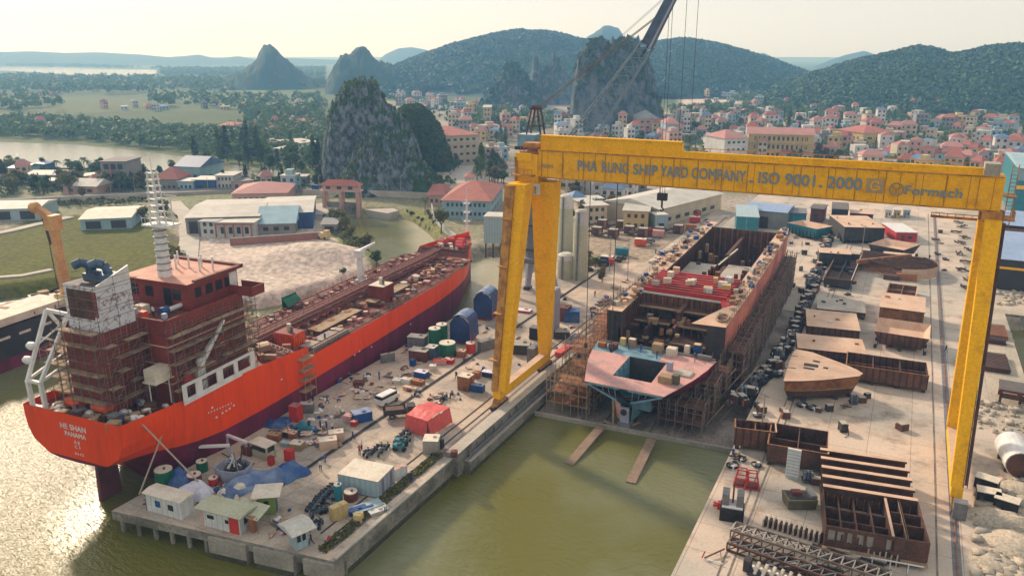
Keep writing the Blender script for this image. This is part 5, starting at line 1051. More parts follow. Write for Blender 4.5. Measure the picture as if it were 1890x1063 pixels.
for k in range(9): b.bx(-8.4, 8.4, y0+.4+k*1.45, y0+.62+k*1.45, UZ+.3, UZ+.95, 'bright_red'); b.bx(-8.4, 8.4, y0+.3+k*1.45, y0+.95+k*1.45, UZ+.95, UZ+1.05, 'cross_red')
b.bx(-8.6, 8.6, y0-.12, y0, UZ-.1, UZ+.3, 'white_paint'); b.bx(-8.6, 8.6, y0-.05, y0+.05, UZ-3.2, UZ-.2, 'steel_dark')
for sgn in (1,):
    b.add([(8.4, y0-3, UZ+.1), (10.6, y0+1, UZ+.1), (8.4, y0+2, UZ+.6), (7.6, y0-1, UZ+.6)], [(0, 1, 2, 3)], 'bright_red')
b.build('cross_deck', BS)
b = MB()   # holds
for sgn in (-1, 1):
    xi = 8.2; b.bx(*(sorted((sgn*xi, sgn*(xi+.15)))), 48.5, 90, 1.2, UZ-.06, 'steel_ribbed')
    for y in np.arange(50, 90, 1.5): b.bx(*(sorted((sgn*(xi-.35), sgn*xi))), y, y+.18, 1.6, UZ-.2, 'steel_brown')
b.bx(-8.2, 8.2, 48.7, 90, 1.2, 1.4, 'steel_brown'); b.bx(-8.3, 8.3, 89.9, 90.2, 1.2, UZ+.2, 'steel_ribbed'); b.bx(-8.2, 8.2, 48.5, 48.7, 1.2, UZ-.2, 'steel_ribbed')
b.bx(-.5, .5, 49, 72, 1.4, 7.6, 'steel_brown'); b.bx(-.4, .4, 72, 89.9, 1.4, UZ-1.6, 'steel_ribbed')
b.bx(-8.0, -1.6, 60, 69, 1.6, 8.2, 'steel_brown', 'concrete_pale'); b.bx(.8, 7.6, 61, 71, 1.6, 8.0, 'steel_brown', 'concrete_pale'); b.bx(-8.2, 8.2, 56, 56.3, 1.4, 8.6, 'steel_brown'); b.bar((-1.0, 68, 8.5), (1.6, 76, 10.6), .35, .2, 'cream_roof')
for k in range(60): r_ = random.Random(k+60); b.box((r_.uniform(-8, 8), r_.uniform(50, 89), r_.uniform(3, 9)), (r_.uniform(.3, 1.2), r_.uniform(.3, 1.2), r_.uniform(.6, 4)), r_.choice(['steel_brown', 'steel_orange', 'dark_red', 'steel_brown', 'wood']))
for x in np.arange(-7.5, 8, 1.5): b.bx(x, x+.25, 89.5, 89.9, 1.4, UZ, 'steel_orange'); b.bx(x, x+.3, 80, 80.3, 1.4, 6+1.4*((x*7) % 2), 'steel_brown')
b.build('cargo_hold', BS)
b = MB()   # deck gear on side decks
for k in range(170):
    r_ = random.Random(900+k); sgn = r_.choice([-1, 1]); y = r_.uniform(24, 94); x = sgn*r_.uniform(8.7, 11.0); sc = r_.uniform(.3, 1.0)
    b.box((x, y, UZ+.05+sc*.4), (sc, sc*r_.uniform(.6, 1.8), sc*.8), r_.choice(['wood', 'rust_crate', 'steel_grey', 'tan_plain', 'plank', 'concrete_pale', 'bright_blue', 'steel_brown']), r_.uniform(0, 3))
for k in range(14):
    r_ = random.Random(990+k); b.box((r_.uniform(-7.5, 7.5), r_.uniform(36, 47), UZ+1.5), (r_.uniform(.8, 1.8), r_.uniform(.8, 1.4), r_.uniform(.8, 1.4)), r_.choice(['cream_roof', 'tan_plain', 'cabin_white', 'concrete_pale', 'wall_yellow', 'cream_roof']), r_.uniform(-.2, .2))
tag(b.build('loose_gear', BS), kind='stuff')
b = MB()
for sgn in (-1, 1):
    for y in np.arange(23, 95, 1.9): b.tube((sgn*11.35, y, UZ), (sgn*11.35, y, UZ+1.1), .045, 4)
    for z in (.55, 1.1): b.tube((sgn*11.35, 23, UZ+z), (sgn*11.35, 78, UZ+z), .04, 4)
b.build('railing', BS, 'tube_steel')
def deckbox(px, py, w, d, h, m, lab, name='crate', cat='crate', mt=None):
    p = bs(px, py, DZ); q = BSM @ p; b = MB(); b.box((0, 0, h/2), (w, d, h), m, mtop=mt)
    b.box((0, 0, h*.5), (w+.06, d*.15, h*.98), m); b.box((0, 0, h+.03), (w*.9, d*.9, .05), mt or m)
    o = b.build(name); o.location = q; o.rotation_euler = (math.atan(SLG), 0, rnd.uniform(-.1, .1)); tag(o, lab, cat, 'crates and gear on the pink stern deck'); return o
for a in [(1112, 640, 1.5, 1.0, .9, 'rust_crate', 'rust-red drum case near the left corner of the pink deck'), (1132, 643, 1.5, 1.1, .9, 'dark_red', 'dark red case standing second from the left on the blue-primed strip'),
          (1150, 636, 1.0, .9, 1.3, 'wall_yellow', 'yellowish post box behind the blue-primed strip'), (1167, 640, 1.3, 1.0, 1.6, 'wood', 'tall wooden crate with a pale top at the back of the pink deck', 'cream_roof'),
          (1214, 650, 1.9, 1.4, 1.7, 'wood', 'big wooden crate behind the stern hatch'), (1240, 655, 1.8, 1.4, 1.4, 'cream_roof', 'cream crate right of the big wooden crate behind the stern hatch'),
          (1268, 652, .9, .9, 1.5, 'cream_roof', 'small cream crate near the right end of the stern deck'), (1287, 652, 1.3, 1.1, 1.8, 'bright_blue', 'blue bin with yellow lid near the right end of the stern deck', 'wall_yellow'),
          (1230, 705, 2.4, 1.8, 1.2, 'wood', 'heap of brown timber beside the stern hatch'), (1247, 708, 1.2, 1.0, 1.6, 'olive_skip', 'olive drum rack at the right corner of the pink deck'),
          (1262, 690, 3.0, 2.4, .25, 'concrete_pale', 'flat grey plate lying on the right of the pink deck'), (1300, 664, 2.6, .7, .8, 'steel_grey', 'long grey trunk at the right end of the stern deck'), (1236, 683, 1.0, .8, 1.5, 'lavender_grey', 'pale grey cabinet right of the stern hatch')]:
    px, py, w, d, h, m_, lab = a[:7]; deckbox(px, py, w, d, h, m_, lab, mt=a[7] if len(a) > 7 else None)
I_ = Matrix.Identity(4); sg = 'scaffolding on the slipway'
cx = -37.3
names = ['nearest', 'second nearest', 'third nearest', 'fourth nearest', 'fifth nearest', 'farthest']
for k in range(6):
    y0 = 137+k*11; scaffold('scaffolding', f'dense brown scaffold bay against the ship\'s right side, {names[k]} of the row', cx+11.9, cx+15.3, y0, y0+10.6, SLZ+.1, 5.2, I_, seed=10+k, tilt=SLG, group=sg, dx=1.25, dz=1.6, pr=.075, mp='tube_steel', mb='steel_brown', jit=.25)
for k in range(3):
    y0 = 119+k*5.6; scaffold('scaffolding', f'low open scaffold under the curved stern side, {["nearest the water", "in the middle", "next to the tall scaffold"][k]}', cx+5+k*1.6, cx+12.5+k*.6, y0, y0+5.2, SLZ+.1, 1.6+k*1.5, I_, seed=20+k, tilt=SLG, group=sg, dx=1.6, pr=.08, mb='steel_brown')
scaffold('scaffolding', 'orange-brown timber scaffold left of the stern between hull and dock wall', cx-14.5, cx-7, 117, 127, SLZ+.1, 3.6, I_, seed=31, tilt=SLG, group=sg, mp='wood', mb='steel_orange', dx=1.6, pr=.08)
scaffold('scaffolding', 'timber scaffold along the left side of the ship by the dock wall', cx-15.5, cx-12.2, 127.5, 160, SLZ+.1, 6.0, I_, seed=32, tilt=SLG, group=sg, mp='wood', mb='steel_orange', dx=2.0, pr=.07)
for k in range(5):
    r_ = random.Random(k); p = Vector((cx+7+k*1.7, 118+k*1.5, SLZ+.4)); q = p+Vector((5.5, 17, 6.0)); b = MB(); b.tube(p, q, .13, 5); tag(b.build('shoring_pole', None, 'wood' if k % 2 else 'tube_steel'), f'long sloping shoring pole leaning against the stern side, {["nearest the keel", "second from the keel", "middle one", "fourth from the keel", "farthest out"][k]}', 'pole', 'shoring poles under the stern')
b = MB()
for k in range(7): b.box((cx-2+k*.5, 117.2+.1*k, SLZ+.5), (3.6, .4, .35), None, .2*k)
tag(b.build('timber_stack', None, 'plank'), 'stack of pale planks under the stern at the slipway foot', 'timber')
b = MB()
for k in range(5): b.bx(cx-1, cx+1, 119+k*9, 121+k*9, SLZ+(119+k*9-115)*SLG, SLZ+(119+k*9-115)*SLG+1.05)
tag(b.build('keel_blocks', None, 'steel_dark'), 'row of dark keel blocks under the ship on the slipway', 'support')

# ================================================================== PORTAL JIB CRANE behind the gantry
CY = 170.0; c0 = onY(988, 560, CY); cX = onY(990, 300, CY).x
J = thing('jib_crane', 'tall grey dockside crane with blue lattice boom rising behind the gantry', 'crane', (cX, CY, 0))
b = MB(); b.tube((0, 0, 9), (0, 0, 34), 2.6, 14, 'crane_grey', 2.2)
for z in (12, 18, 24, 30): b.tube((0, 0, z), (0, 0, z+.35), 2.9, 14, 'steel_dark')
b.build('column', J)
for x in (-4, 4):
    for y in (-4, 4): b = MB(); b.bar((x*.6, y*.6, 10), (x, y, 0.3), 1.5, 1.5, 'lavender_grey', 1.1, 1.1); b.box((x, y, .4), (1.4, 2.2, .8), 'steel_dark'); b.build('leg', J)
b = MB(); b.box((0, 0, 9.5), (7, 7, 1.2)); b.build('portal_frame', J, 'crane_grey')
b = MB(); b.box((-.6, 0, 36.4), (8.2, 4.4, .8), 'steel_dark'); b.box((-1.8, 0, 38.2), (4.6, 3.8, 2.8), 'primer_blue', mtop='cabin_white'); b.box((2.6, -1.2, 37.8), (3.8, 2.2, 2.0), 'steel_grey'); b.build('machine_house', J)
b = MB()   # A-frame
for y in (-1.2, 1.2):
    b.bar((-2.2, y, 39), (-.9, y*.8, 45.4), .3); b.bar((1.8, y, 38), (.6, y*.8, 45.4), .3); b.bar((-1.9, y, 41.5), (1.2, y, 41.5), .2)
b.bar((-1.4, 0, 45.5), (1.0, 0, 45.5), 1.9, .5); b.tube((-.2, -1.6, 45.9), (-.2, 1.6, 45.9), .45, 8); b.bar((-2.2, -1.2, 39), (-2.2, 1.2, 39), .2); b.build('back_mast', J, 'steel_brown')
root = Vector((8.5, 0, 35.0)); tipw = onY(1246, -16, CY+2) - Vector((cX, CY, 0)); neck = onY(1196, 82, CY+1.5)-Vector((cX, CY, 0))
ax = (neck-root).normalized(); side = Vector((0, 1, 0)); up = ax.cross(side).normalized()
b = MB(); n = 13; chords = []
for (i, j) in ((-1, -1), (1, -1), (1, 1), (-1, 1)):
    pts = []
    for k in range(n+1):
        t = k/n; w = 2.4*(1-t)+.8*t; h = 5.6*(1-t)+2.9*t; pts.append(root.lerp(neck, t)+side*i*w*.6+up*j*h*.5)
    chords.append(pts); b.path(pts, .17, 5)
for c1, c2 in ((0, 1), (1, 2), (2, 3), (3, 0)):
    for k in range(n): b.tube(chords[c1][k], chords[c2][k+1], .07, 4, cap=False); b.tube(chords[c1][k], chords[c2][k], .06, 4, cap=False)
bo = b.build('boom', J, 'boom_light')
b = MB(); b.bar(neck-ax*.3, neck.lerp(tipw, .93), 1.6, 2.7, 'boom_blue', 1.3, 2.2); b.bar(neck-ax*.3-up*.9, neck.lerp(tipw, .9)-up*.8, 1.8, .5, 'lavender_grey', 1.5, .4); b.box(neck.lerp(tipw, 1.0), (2.6, 2.2, 1.8), 'steel_dark', .3); b.bar(neck-up*.4-ax*3, neck.lerp(tipw, .5)-up*.7, .3, .3, 'steel_dark'); b.build('boom_head', J)
b = MB(); at_ = Vector((.6, 0, 45.9))
for y in (-1.0, -.4, .4, 1.0): b.tube(at_+Vector((0, y, 0)), neck.lerp(tipw, .55)+Vector((0, y*.8, .6)), .045, 4, cap=False)
for y in (-.6, .6): b.tube(at_+Vector((0, y, -.6)), tipw+Vector((0, y, .5)), .04, 4, cap=False)
b.build('luffing_rope', J, 'steel_dark')
b = MB()
for px, z0 in ((1231, 26), (1237, 26), (1262, 30), (1283, 30)):
    x = onY(px, 100, CY+2).x-cX; b.tube((x, 2, tipw.z-(.5 if px < 1250 else -1)), (x, 2, z0), .055, 4, cap=False)
b.build('hoist_rope', J, 'steel_dark')

# ================================================================== DARK SHIP at the left edge
q0, q1 = at(5, 606, 5.5), at(155, 555, 5.5)
dr = math.atan2(q1.x-q0.x, q1.y-q0.y); DS = thing('cargo_ship', 'black-hulled ship with dark red bottom and upright tan crane moored behind the tanker', 'ship', (q0.x, q0.y, 0), -dr)
DM = Matrix.Translation((q0.x, q0.y, 0)) @ Matrix.Rotation(-dr, 4, 'Z')
sts = [(y, float(np.interp(y, [-60, 0, 24, 32, 38], [6.5, 6.5, 6.2, 4, .3])), float(np.interp(y, [-60, 16, 38], [5.5, 5.5, 7.5])), -7, 6) for y in (-60, -30, 0, 10, 20, 26, 31, 35, 38)]
bb, rows = hull(sts, lambda y: -0.8, 'hull_black', 'hull_maroon', 3, 5); bb.v = [(x-6.2, y, z) for x, y, z in bb.v]; bb.build('hull', DS, smooth=True)
b = MB(); b.grid([[(hb-6.3, y, zt-.6), (-hb-6.2, y, zt-.6)] for y, hb, zt, zk, p in sts], 'deck_red'); b.build('deck', DS)
def dp(px, py, z): return DM.inverted() @ at(px, py, z)
for k in range(4): p = dp(8+k*36, 624-k*14, 3.6); b = MB(); b.bx(.1, .36, p.y-1.3, p.y+1.3, 3.2, 3.7); b.build('hull_mark', DS, 'cream_roof')
p = dp(30, 560, 6); b = MB(); b.box((-4.5, p.y-4, 6.4), (8, 16, 1.6), 'cream_roof'); b.box((-4.5, p.y+9, 6.4), (5, 5, 2.0), 'steel_brown'); b.build('hatch_cover', DS)
p = dp(126, 560, 5.5); b = MB(); b.box((p.x, p.y, 6.6), (4.2, 4.2, 2.6), 'wall_yellow', taper=(.8, .8)); b.tube((p.x, p.y, 7.5), (p.x-.4, p.y, 23), 1.15, 10, 'orange_crane', .95)
tz = 22.5; b.box((p.x-.4, p.y, tz+1), (2.6, 2.4, 3.2), 'orange_crane'); b.bar((p.x-.4, p.y, tz+1.5), (p.x-4.2, p.y-.5, tz+4.2), 1.8, 1.6, 'orange_crane', 1.2, 1.2); b.sphere((p.x-4.4, p.y-.5, tz+4.0), 1.3, 'orange_crane', 8, 6)
b.tube((p.x-2.8, p.y-.3, tz+2), (p.x-2.2, p.y, tz-4), .3, 5, 'steel_brown'); b.tube((p.x-1.3, p.y-.8, 9), (p.x-1.6, p.y-.8, 21), .12, 4, 'steel_brown'); b.build('deck_crane', DS)
b = MB()
for k in range(70):
    r_ = random.Random(k+77); b.box((r_.uniform(-11, -1), r_.uniform(-12, 32), 5.6+r_.random()), (r_.uniform(.5, 2.2), r_.uniform(.5, 2.2), r_.uniform(.5, 1.8)), r_.choice(['wood', 'cream_roof', 'steel_brown', 'steel_grey', 'rust_crate', 'plank']), r_.uniform(0, 3))
tag(b.build('deck_gear', DS), kind='stuff')
# ================================================================== HULL BLOCKS AND GEAR IN THE RIGHT YARD
def frame_px(nl, nrr, fl, h):
    a, b_, c = at(*nl, h), at(*nrr, h), at(*fl, h); w = (b_-a).length; rz = math.atan2(b_.y-a.y, b_.x-a.x)
    yv = Vector((-math.sin(rz), math.cos(rz), 0)); d = abs((c-a).dot(yv)); return Vector((a.x, a.y, 0)), w, d, rz
GB = 'ship hull blocks laid out in the yard'
def supports(b, w, d, m='steel_dark', h=0.7):
    nx_, ny_ = max(2, int(w/3)), max(2, int(d/3))
    for i in range(nx_):
        for j in range(ny_): b.box((.5+(w-1)*i/(nx_-1), .5+(d-1)*j/(ny_-1), h/2), (.6, .6, h), m)
def block(name, nl, nrr, fl, h, lab, top='tan_plain', side='steel_ribbed', style='flat', cat='hull block', hb=0.7, group=GB):
    loc, w, d, rz = frame_px(nl, nrr, fl, h); t = thing(name, lab, cat, loc, rz, group)
    b = MB(); supports(b, w, d, h=hb); b.build('supports', t)
    if style == 'flat':
        b = MB(); b.bx(0, w, 0, d, h-.18, h, side, top); b.build('deck_plate', t)
        b = MB()
        b.bx(.15, .3, .1, d-.1, hb, h-.18, side); b.bx(w-.3, w-.15, .1, d-.1, hb, h-.18, side); b.bx(.3, w-.3, .35, .5, hb+.3, h-.18, side); b.bx(.3, w-.3, d-.5, d-.35, hb, h-.18, side)
        k = 1.6
        while k < w-.6: b.bx(k, k+.12, .12, d-.2, hb+.2, h-.19, side); k += 1.6
        b.build('web_frames', t)
        b = MB()
        for k in range(rnd.randint(2, 5)): x, y = rnd.uniform(.8, w-.8), rnd.uniform(.5, d-.5); b.box((x, y, h+.15), (rnd.uniform(.3, 1), rnd.uniform(.2, .8), .3), rnd.choice(['steel_brown', 'cream_roof', 'steel_dark', 'rust_crate']), rnd.uniform(0, 3))
        b.build('loose_plates', t)
    elif style == 'open':
        b = MB(); b.bx(0, .18, 0, d, hb, h, side); b.bx(w-.18, w, 0, d, hb, h, side); b.bx(.18, w-.18, 0, .18, hb, h, side); b.bx(.18, w-.18, d-.18, d, hb, h, side); b.bx(.18, w-.18, .18, d-.18, hb, hb+.15, 'steel_brown'); b.build('shell_plates', t)
        b = MB(); nx_ = max(2, round(w/4.5))
        for k in range(1, nx_): x = w*k/nx_; b.bx(x-.08, x+.08, .2, d-.2, hb+.15, h-.1, side)
        b.bx(.2, w-.2, d*.5-.1, d*.5+.1, hb+.15, h*.8, side)
        for k in range(int(w/1.1)): b.bx(.5+k*1.1, .6+k*1.1, .2, .45, hb+.2, h-.05, 'steel_brown'); b.bx(.5+k*1.1, .6+k*1.1, d-.45, d-.2, hb+.2, h-.05, 'steel_brown')
        b.bx(-.1, w+.1, -.1, .1, h, h+.07, 'steel_orange'); b.bx(-.1, .1, .1, d, h, h+.07, 'steel_orange'); b.bx(w-.1, w+.1, .1, d, h, h+.07, 'tan_plain'); b.build('inner_frames', t)
    elif style == 'trough':
        b = MB(); s_ = 1.0
        b.add([(0, 0, h), (w, 0, h), (w-1, 1.6, h-1.5), (1, 1.6, h-1.5), (1, d-1.2, h-1.5), (w-1, d-1.2, h-1.5), (w, d, h), (0, d, h)], [(0, 1, 2, 3), (3, 2, 5, 4), (4, 5, 6, 7), (0, 3, 4, 7), (1, 6, 5, 2)], top)
        b.build('shell_plates', t)
        b = MB(); b.add([(0, 0, h-.02), (w, 0, h-.02), (w-1.2, 1, hb), (1.2, 1, hb), (0, d, h-.02), (w, d, h-.02), (w-1.2, d-1, hb), (1.2, d-1, hb)], [(0, 3, 2, 1), (1, 2, 6, 5), (4, 5, 6, 7), (0, 4, 7, 3)], side)
        for k in range(int(w/1.4)): b.bx(.8+k*1.4, .95+k*1.4, .3, .7, hb, h-.6, 'steel_dark')
        b.build('web_frames', t)
    return t
block('hull_block', (1472, 642), (1601, 655), (1484, 616), 2.6, 'long flat tan-topped steel block just behind the pointed bow deck block')
block('hull_block', (1489, 601), (1589, 611), (1501, 571), 2.8, 'middle flat tan-topped block of the left stack of three in the yard')
block('hull_block', (1508, 569), (1599, 578), (1516, 548), 1.7, 'low grey-tan topped block at the back of the left group of three', top='concrete_pale')
block('hull_block', (1623, 566), (1708, 577), (1628, 539), 4.4, 'tall flat-topped tan block with brown front wall and dark slot, right row', top='tan_plain', side='steel_orange')
block('hull_block', (1614, 611), (1716, 626), (1613, 584), 3.6, 'trough-shaped tan block with sloping sides in front of the tall tan block', top='primer_tan', style='trough')
block('hull_block', (1562, 672), (1715, 694), (1573, 650), 3.4, 'wide open-topped brown frame block right of the pointed bow deck', style='open')
block('hull_block', (1357, 789), (1433, 798), (1364, 773), 3.6, 'brown ribbed open box block beside the slipway corner', style='open', side='steel_ribbed')
block('hull_block', (1417, 819), (1529, 838), (1437, 781), 3.4, 'open brown block with cross walls right of the ribbed box, pale ladder in front', style='open', side='steel_brown')
block('hull_block', (1521, 512), (1571, 518), (1533, 464), 2.6, 'long dark open rack-like block left of the curved bow frames', style='open', side='steel_dark')
block('hull_block', (1559, 419), (1635, 421), (1578, 398), 5.4, 'tall dark block with wide tan roof plate in the far row', top='tan_plain', side='steel_dark')
block('hull_block', (1602, 450), (1668, 462), (1612, 436), 3.6, 'slanted tan trough plate block behind the curved bow frames', style='trough', top='tan_plain', side='steel_dark')
block('hull_block', (1452, 411), (1508, 423), (1462, 402), 4.0, 'blue-sided hopper block with tan rim at the far left of the yard', style='trough', top='tan_plain', side='teal')
block('hull_block', (1569, 393), (1613, 396), (1574, 386), 4.5, 'small dark block with tan top in the farthest row', side='steel_brown')
block('hull_block', (1590, 474), (1640, 479), (1597, 462), 2.6, 'dark frame block just left of the curved shell plate', style='open', side='steel_brown')
block('hull_block', (1512, 466), (1572, 470), (1520, 457), 4.2, 'dark block with bright tan roof strip behind the long rack-like block', side='steel_dark')
block('hull_block', (1636, 540), (1690, 547), (1640, 522), 1.8, 'low rusty open frame between the curved bow frames and the tall tan block', style='open', side='steel_orange')
loc, w, d, rz = frame_px((1655, 428), (1694, 429), (1658, 412), 3.2); t = thing('site_shed', 'small red shed with white flat roof in the far part of the yard', 'shed', loc, rz)
b = MB(); b.bx(0, w, 0, d, 0, 3.0, 'bright_red'); b.build('wall', t); b = MB(); b.bx(-.2, w+.2, -.2, d+.2, 3.0, 3.2, 'white_paint'); b.build('roof', t); b = MB(); b.bx(1.5, 2.6, -.05, 0.01, 0, 2.1, 'dark_red'); b.build('door', t); b = MB(); b.bx(3.6, 5, -.05, .01, 1, 2.0, 'window_dark'); b.build('window', t)
P_ = [at(x, y, 4.6) for x, y in [(1446, 703), (1450, 690), (1462, 652), (1470, 644), (1500, 650), (1532, 662), (1562, 673), (1584, 683), (1593, 689), (1586, 694), (1560, 697), (1520, 701), (1480, 703)]]
c = sum(P_, Vector())/len(P_); c.z = 0; t = thing('hull_block', 'pointed bow deck block, tan top with dark openings and ribbed brown sides', 'hull block', c, 0, GB)
pl = [(p.x-c.x, p.y-c.y) for p in P_]
b = MB(); b.prism(pl, 4.4, 4.6, 'steel_brown', 'tan_plain'); b.build('deck_plate', t)
b = MB(); pi = [(x*.96, y*.94) for x, y in pl]; pm = [(x*.93-.3, y*.85) for x, y in pl]; n_ = len(pl)
b.add([(x, y, 4.4) for x, y in pi]+[(x, y, 2.4) for x, y in pm], [((i+1) % n_, i, n_+i, n_+(i+1) % n_) for i in range(n_)], 'steel_orange')
b.add([(x, y, 2.4) for x, y in pm]+[(x*.97, y*.95, 2.1) for x, y in pm], [((i+1) % n_, i, n_+i, n_+(i+1) % n_) for i in range(n_)], 'wood')
b.add([(x*.97, y*.95, 2.1) for x, y in pm]+[(x*.9, y*.85, .9) for x, y in pm], [((i+1) % n_, i, n_+i, n_+(i+1) % n_) for i in range(n_)], 'steel_brown'); b.build('side_plates', t)
b = MB()
for px, py, w_, d_ in ((1497, 674, 2.4, 1.4), (1493, 680, 1.8, .8), (1507, 667, 1.2, .8), (1524, 679, .8, .8), (1462, 679, 1.4, .3), (1466, 657, 1.2, .3)):
    p = at(px, py, 4.6)-c; b.box((p.x, p.y, 4.612), (w_, d_, .02), 'black', rnd.uniform(-.2, .2))
b.build('deck_openings', t)
b = MB()
for p in pm[::2]: b.box((p[0]*.8, p[1]*.75, .45), (.8, .8, .9))
b.build('supports', t, 'steel_dark')
loc, w, d, rz = frame_px((1525, 967), (1717, 1000), (1552, 830), 3.6); t = thing('hull_block', 'big grid-like brown block with row of tan beams behind, nearest the camera', 'hull block', loc, rz, GB)
b = MB(); supports(b, w, d, h=.6); b.build('supports', t)
yb = d*.46
for k in range(5):
    y = yb+.3+(d-yb-.6)*k/4.0; b = MB(); b.bx(.1, w-.1, y-.12, y+.12, 1.0, 3.3, 'steel_brown'); b.bx(0, w, y-.55, y+.2, 3.3, 3.6, 'steel_brown', 'tan_plain')
    for q in range(int(w/1.2)): b.bx(.4+q*1.2, .5+q*1.2, y+.12, y+.45, 1.0, 3.3, 'steel_brown')
    b.build('deck_beam', t)
b = MB(); b.bx(0, w, 0, d, .6, .75, 'steel_brown', 'steel_brown'); b.bx(0, w*.66, .3, yb, .751, .78, 'concrete_pale'); b.build('bottom_plate', t)
b = MB(); xs = [0, w*.17, w*.33, w*.5, w*.66, w*.8, w]; ys = [0.1, yb*.38, yb*.66, yb]
for x in xs: b.bx(x-.09 if x else 0, x+.09, .1, yb, .78, 3.3 if x >= w*.66 or x == 0 else 2.4, 'steel_brown')
for y in ys[1:]: b.bx(.1, w*.66-.1, y-.08, y+.08, .78, 2.3, 'steel_brown'); b.bx(w*.66+.1, w-.1, y-.08, y+.08, .78, 3.2, 'steel_brown')
for x in np.arange(.6, w, .9): b.bx(x, x+.07, yb-.3, yb-.1, .8, 2.6, 'steel_orange')
b.bx(w*.66-.15, w*.66+.15, .1, yb, 3.3, 3.4, 'tan_plain'); b.bx(w*.79, w*.81, .1, yb, 3.2, 3.3, 'tan_plain')
b.build('inner_frames', t)
b = MB()   # near side plate with square openings
hs_ = [(w*.03, w*.10), (w*.12, w*.19), (w*.22, w*.27), (w*.31, w*.38), (w*.41, w*.48), (w*.60, w*.67)]
xs = sorted({0, w} | {v for h_ in hs_ for v in h_})
for a_, c_ in zip(xs[:-1], xs[1:]):
    if any(abs(a_-h_[0]) < 1e-6 for h_ in hs_): b.bx(a_, c_, -.1, .08, .7, 1.5, 'steel_brown'); b.bx(a_, c_, -.1, .08, 3.0, 3.5, 'steel_brown'); b.bx(a_, c_, .3, .34, 1.5, 3.0, 'concrete_pale')
    else: b.bx(a_, c_, -.1, .08, .7, 3.5, 'steel_brown')
b.bx(-.2, w+.1, -.7, -.1, .55, .75, 'wood'); b.build('side_plate', t)
b = MB(); b.bar((w*.45, -1.6, 1.2), (w*.95, -1.6, 1.2), .12, .12)
for k in range(3): b.tube((w*.47+k*w*.17, -1.6, 0), (w*.47+k*w*.17, -1.6, 1.2), .07, 4)
tag(b.build('handrail', t, 'white_paint'))
c = at(1640, 500); t = thing('hull_block', 'curved bow frame block with bent pale shell plate and rusty ribs', 'hull block', c, 0, GB)
b = MB(); P = []
for k in range(13):
    a_ = -1.5+2.4*k/12; P.append([(6.5+9.5*math.cos(a_)-4, 1+9.5*math.sin(a_)*1.0, z) for z in (.3, 3.0)])
b.grid(P, 'tan_plain'); b.grid([[(x*.985, y*.985, z) for x, y, z in r][::-1] for r in P], 'steel_brown'); b.build('shell_plates', t)
b = MB()
for k in range(9):
    a_ = -1.4+2.2*k/8; p = Vector((6.5+9.2*math.cos(a_)-4, 1+9.2*math.sin(a_), 0)); q = Vector((-7, p.y*.6+2, 0)); b.bar(p+Vector((0, 0, 2.6)), q+Vector((0, 0, 3.2)), .3, .5, 'steel_brown'); b.bar(p+Vector((0, 0, .5)), q+Vector((0, 0, .8)), .3, .3, 'steel_orange'); b.bar(q+Vector((0, 0, 3.2)), q, .3, .3, 'steel_brown')
b.bar((-8, -6, 3), (5, 7, 3.2), .8, 1.2, 'steel_orange'); b.bx(-8, -3, 5, 8, 0, 2.6, 'steel_brown'); b.bx(-2, 6, 7, 9.5, 3.0, 3.3, 'tan_plain'); b.bx(2, 7, -9, -6.5, 0, 1.6, 'rust_crate'); b.bx(-1, 3, -10, -7, 0, 1.2, 'steel_brown'); b.build('ribs', t)
def prop(name, px, py, lab, cat, fn, rz=0.0, group=None, z=0.0):
    p = at(px, py, z); t = thing(name, lab, cat, p, rz, group); fn(t); return t
def one(name, px, py, lab, cat, fn, rz=0.0, group=None, z=0.0):
    b = MB(); fn(b); o = b.build(name); o.location = at(px, py, z); o.rotation_euler = (0, 0, rz); return tag(o, lab, cat, group)
def f(b):
    b.bx(-.9, .9, -.15, .15, 0, 4.6, 'white_paint')
    for k in range(9): b.bx(-.9, .9, -.3, -.15, .3+k*.5, .36+k*.5, 'container_blue')
one('access_ladder', 1461, 882, 'pale blue upright ladder panel leaning at the open brown block', 'ladder', f)
def f(b): b.box((0, 0, .8), (3.6, 2.4, 1.4), 'olive_skip', 0, (1.1, 1.15)); b.box((0, 0, 1.52), (3.2, 2.0, .08), 'steel_dark'); b.box((1.6, .2, 1.7), (.8, 2.2, .5), 'steel_grey'); b.box((-.4, .3, 1.8), (1.2, .9, .5), 'dark_red')
one('scrap_skip', 1474, 932, 'olive-brown scrap skip alone on the pale concrete', 'skip', f, .45)
def redframe(b):
    for x in (-1, 1):
        for y in (-.7, .7): b.bar((x, y, 0), (x*.5, y*.5, 2.6), .14, m='bright_red')
    for z in (.2, 1.3, 2.5): w_ = 1.05-.5*z/2.6; b.bar((-w_, -.7*w_, z), (w_, -.7*w_, z), .12, m='bright_red'); b.bar((-w_, .7*w_, z), (w_, .7*w_, z), .12, m='bright_red'); b.bar((-w_, -.7*w_, z), (-w_, .7*w_, z), .12, m='bright_red'); b.bar((w_, -.7*w_, z), (w_, .7*w_, z), .12, m='bright_red')
    b.box((0, 0, .3), (1.6, 1.2, .5), 'dark_red')
one('red_stand', 1368, 895, 'left red steel stand on the dock edge below the ribbed box block', 'stand', redframe, .1); one('red_stand', 1387, 900, 'right red steel stand with slim top below the ribbed box block', 'stand', redframe, .2)
one('red_stand', 1330, 938, 'red frame lying by the dock edge left of the black reel', 'stand', lambda b: (b.bar((-1, 0, .3), (1.2, .6, .4), .25, m='bright_red'), b.bar((-1, .8, .3), (1, -.4, .5), .2, m='bright_red'), b.box((0, 0, .5), (.8, .8, .9), 'bright_red')), .1)
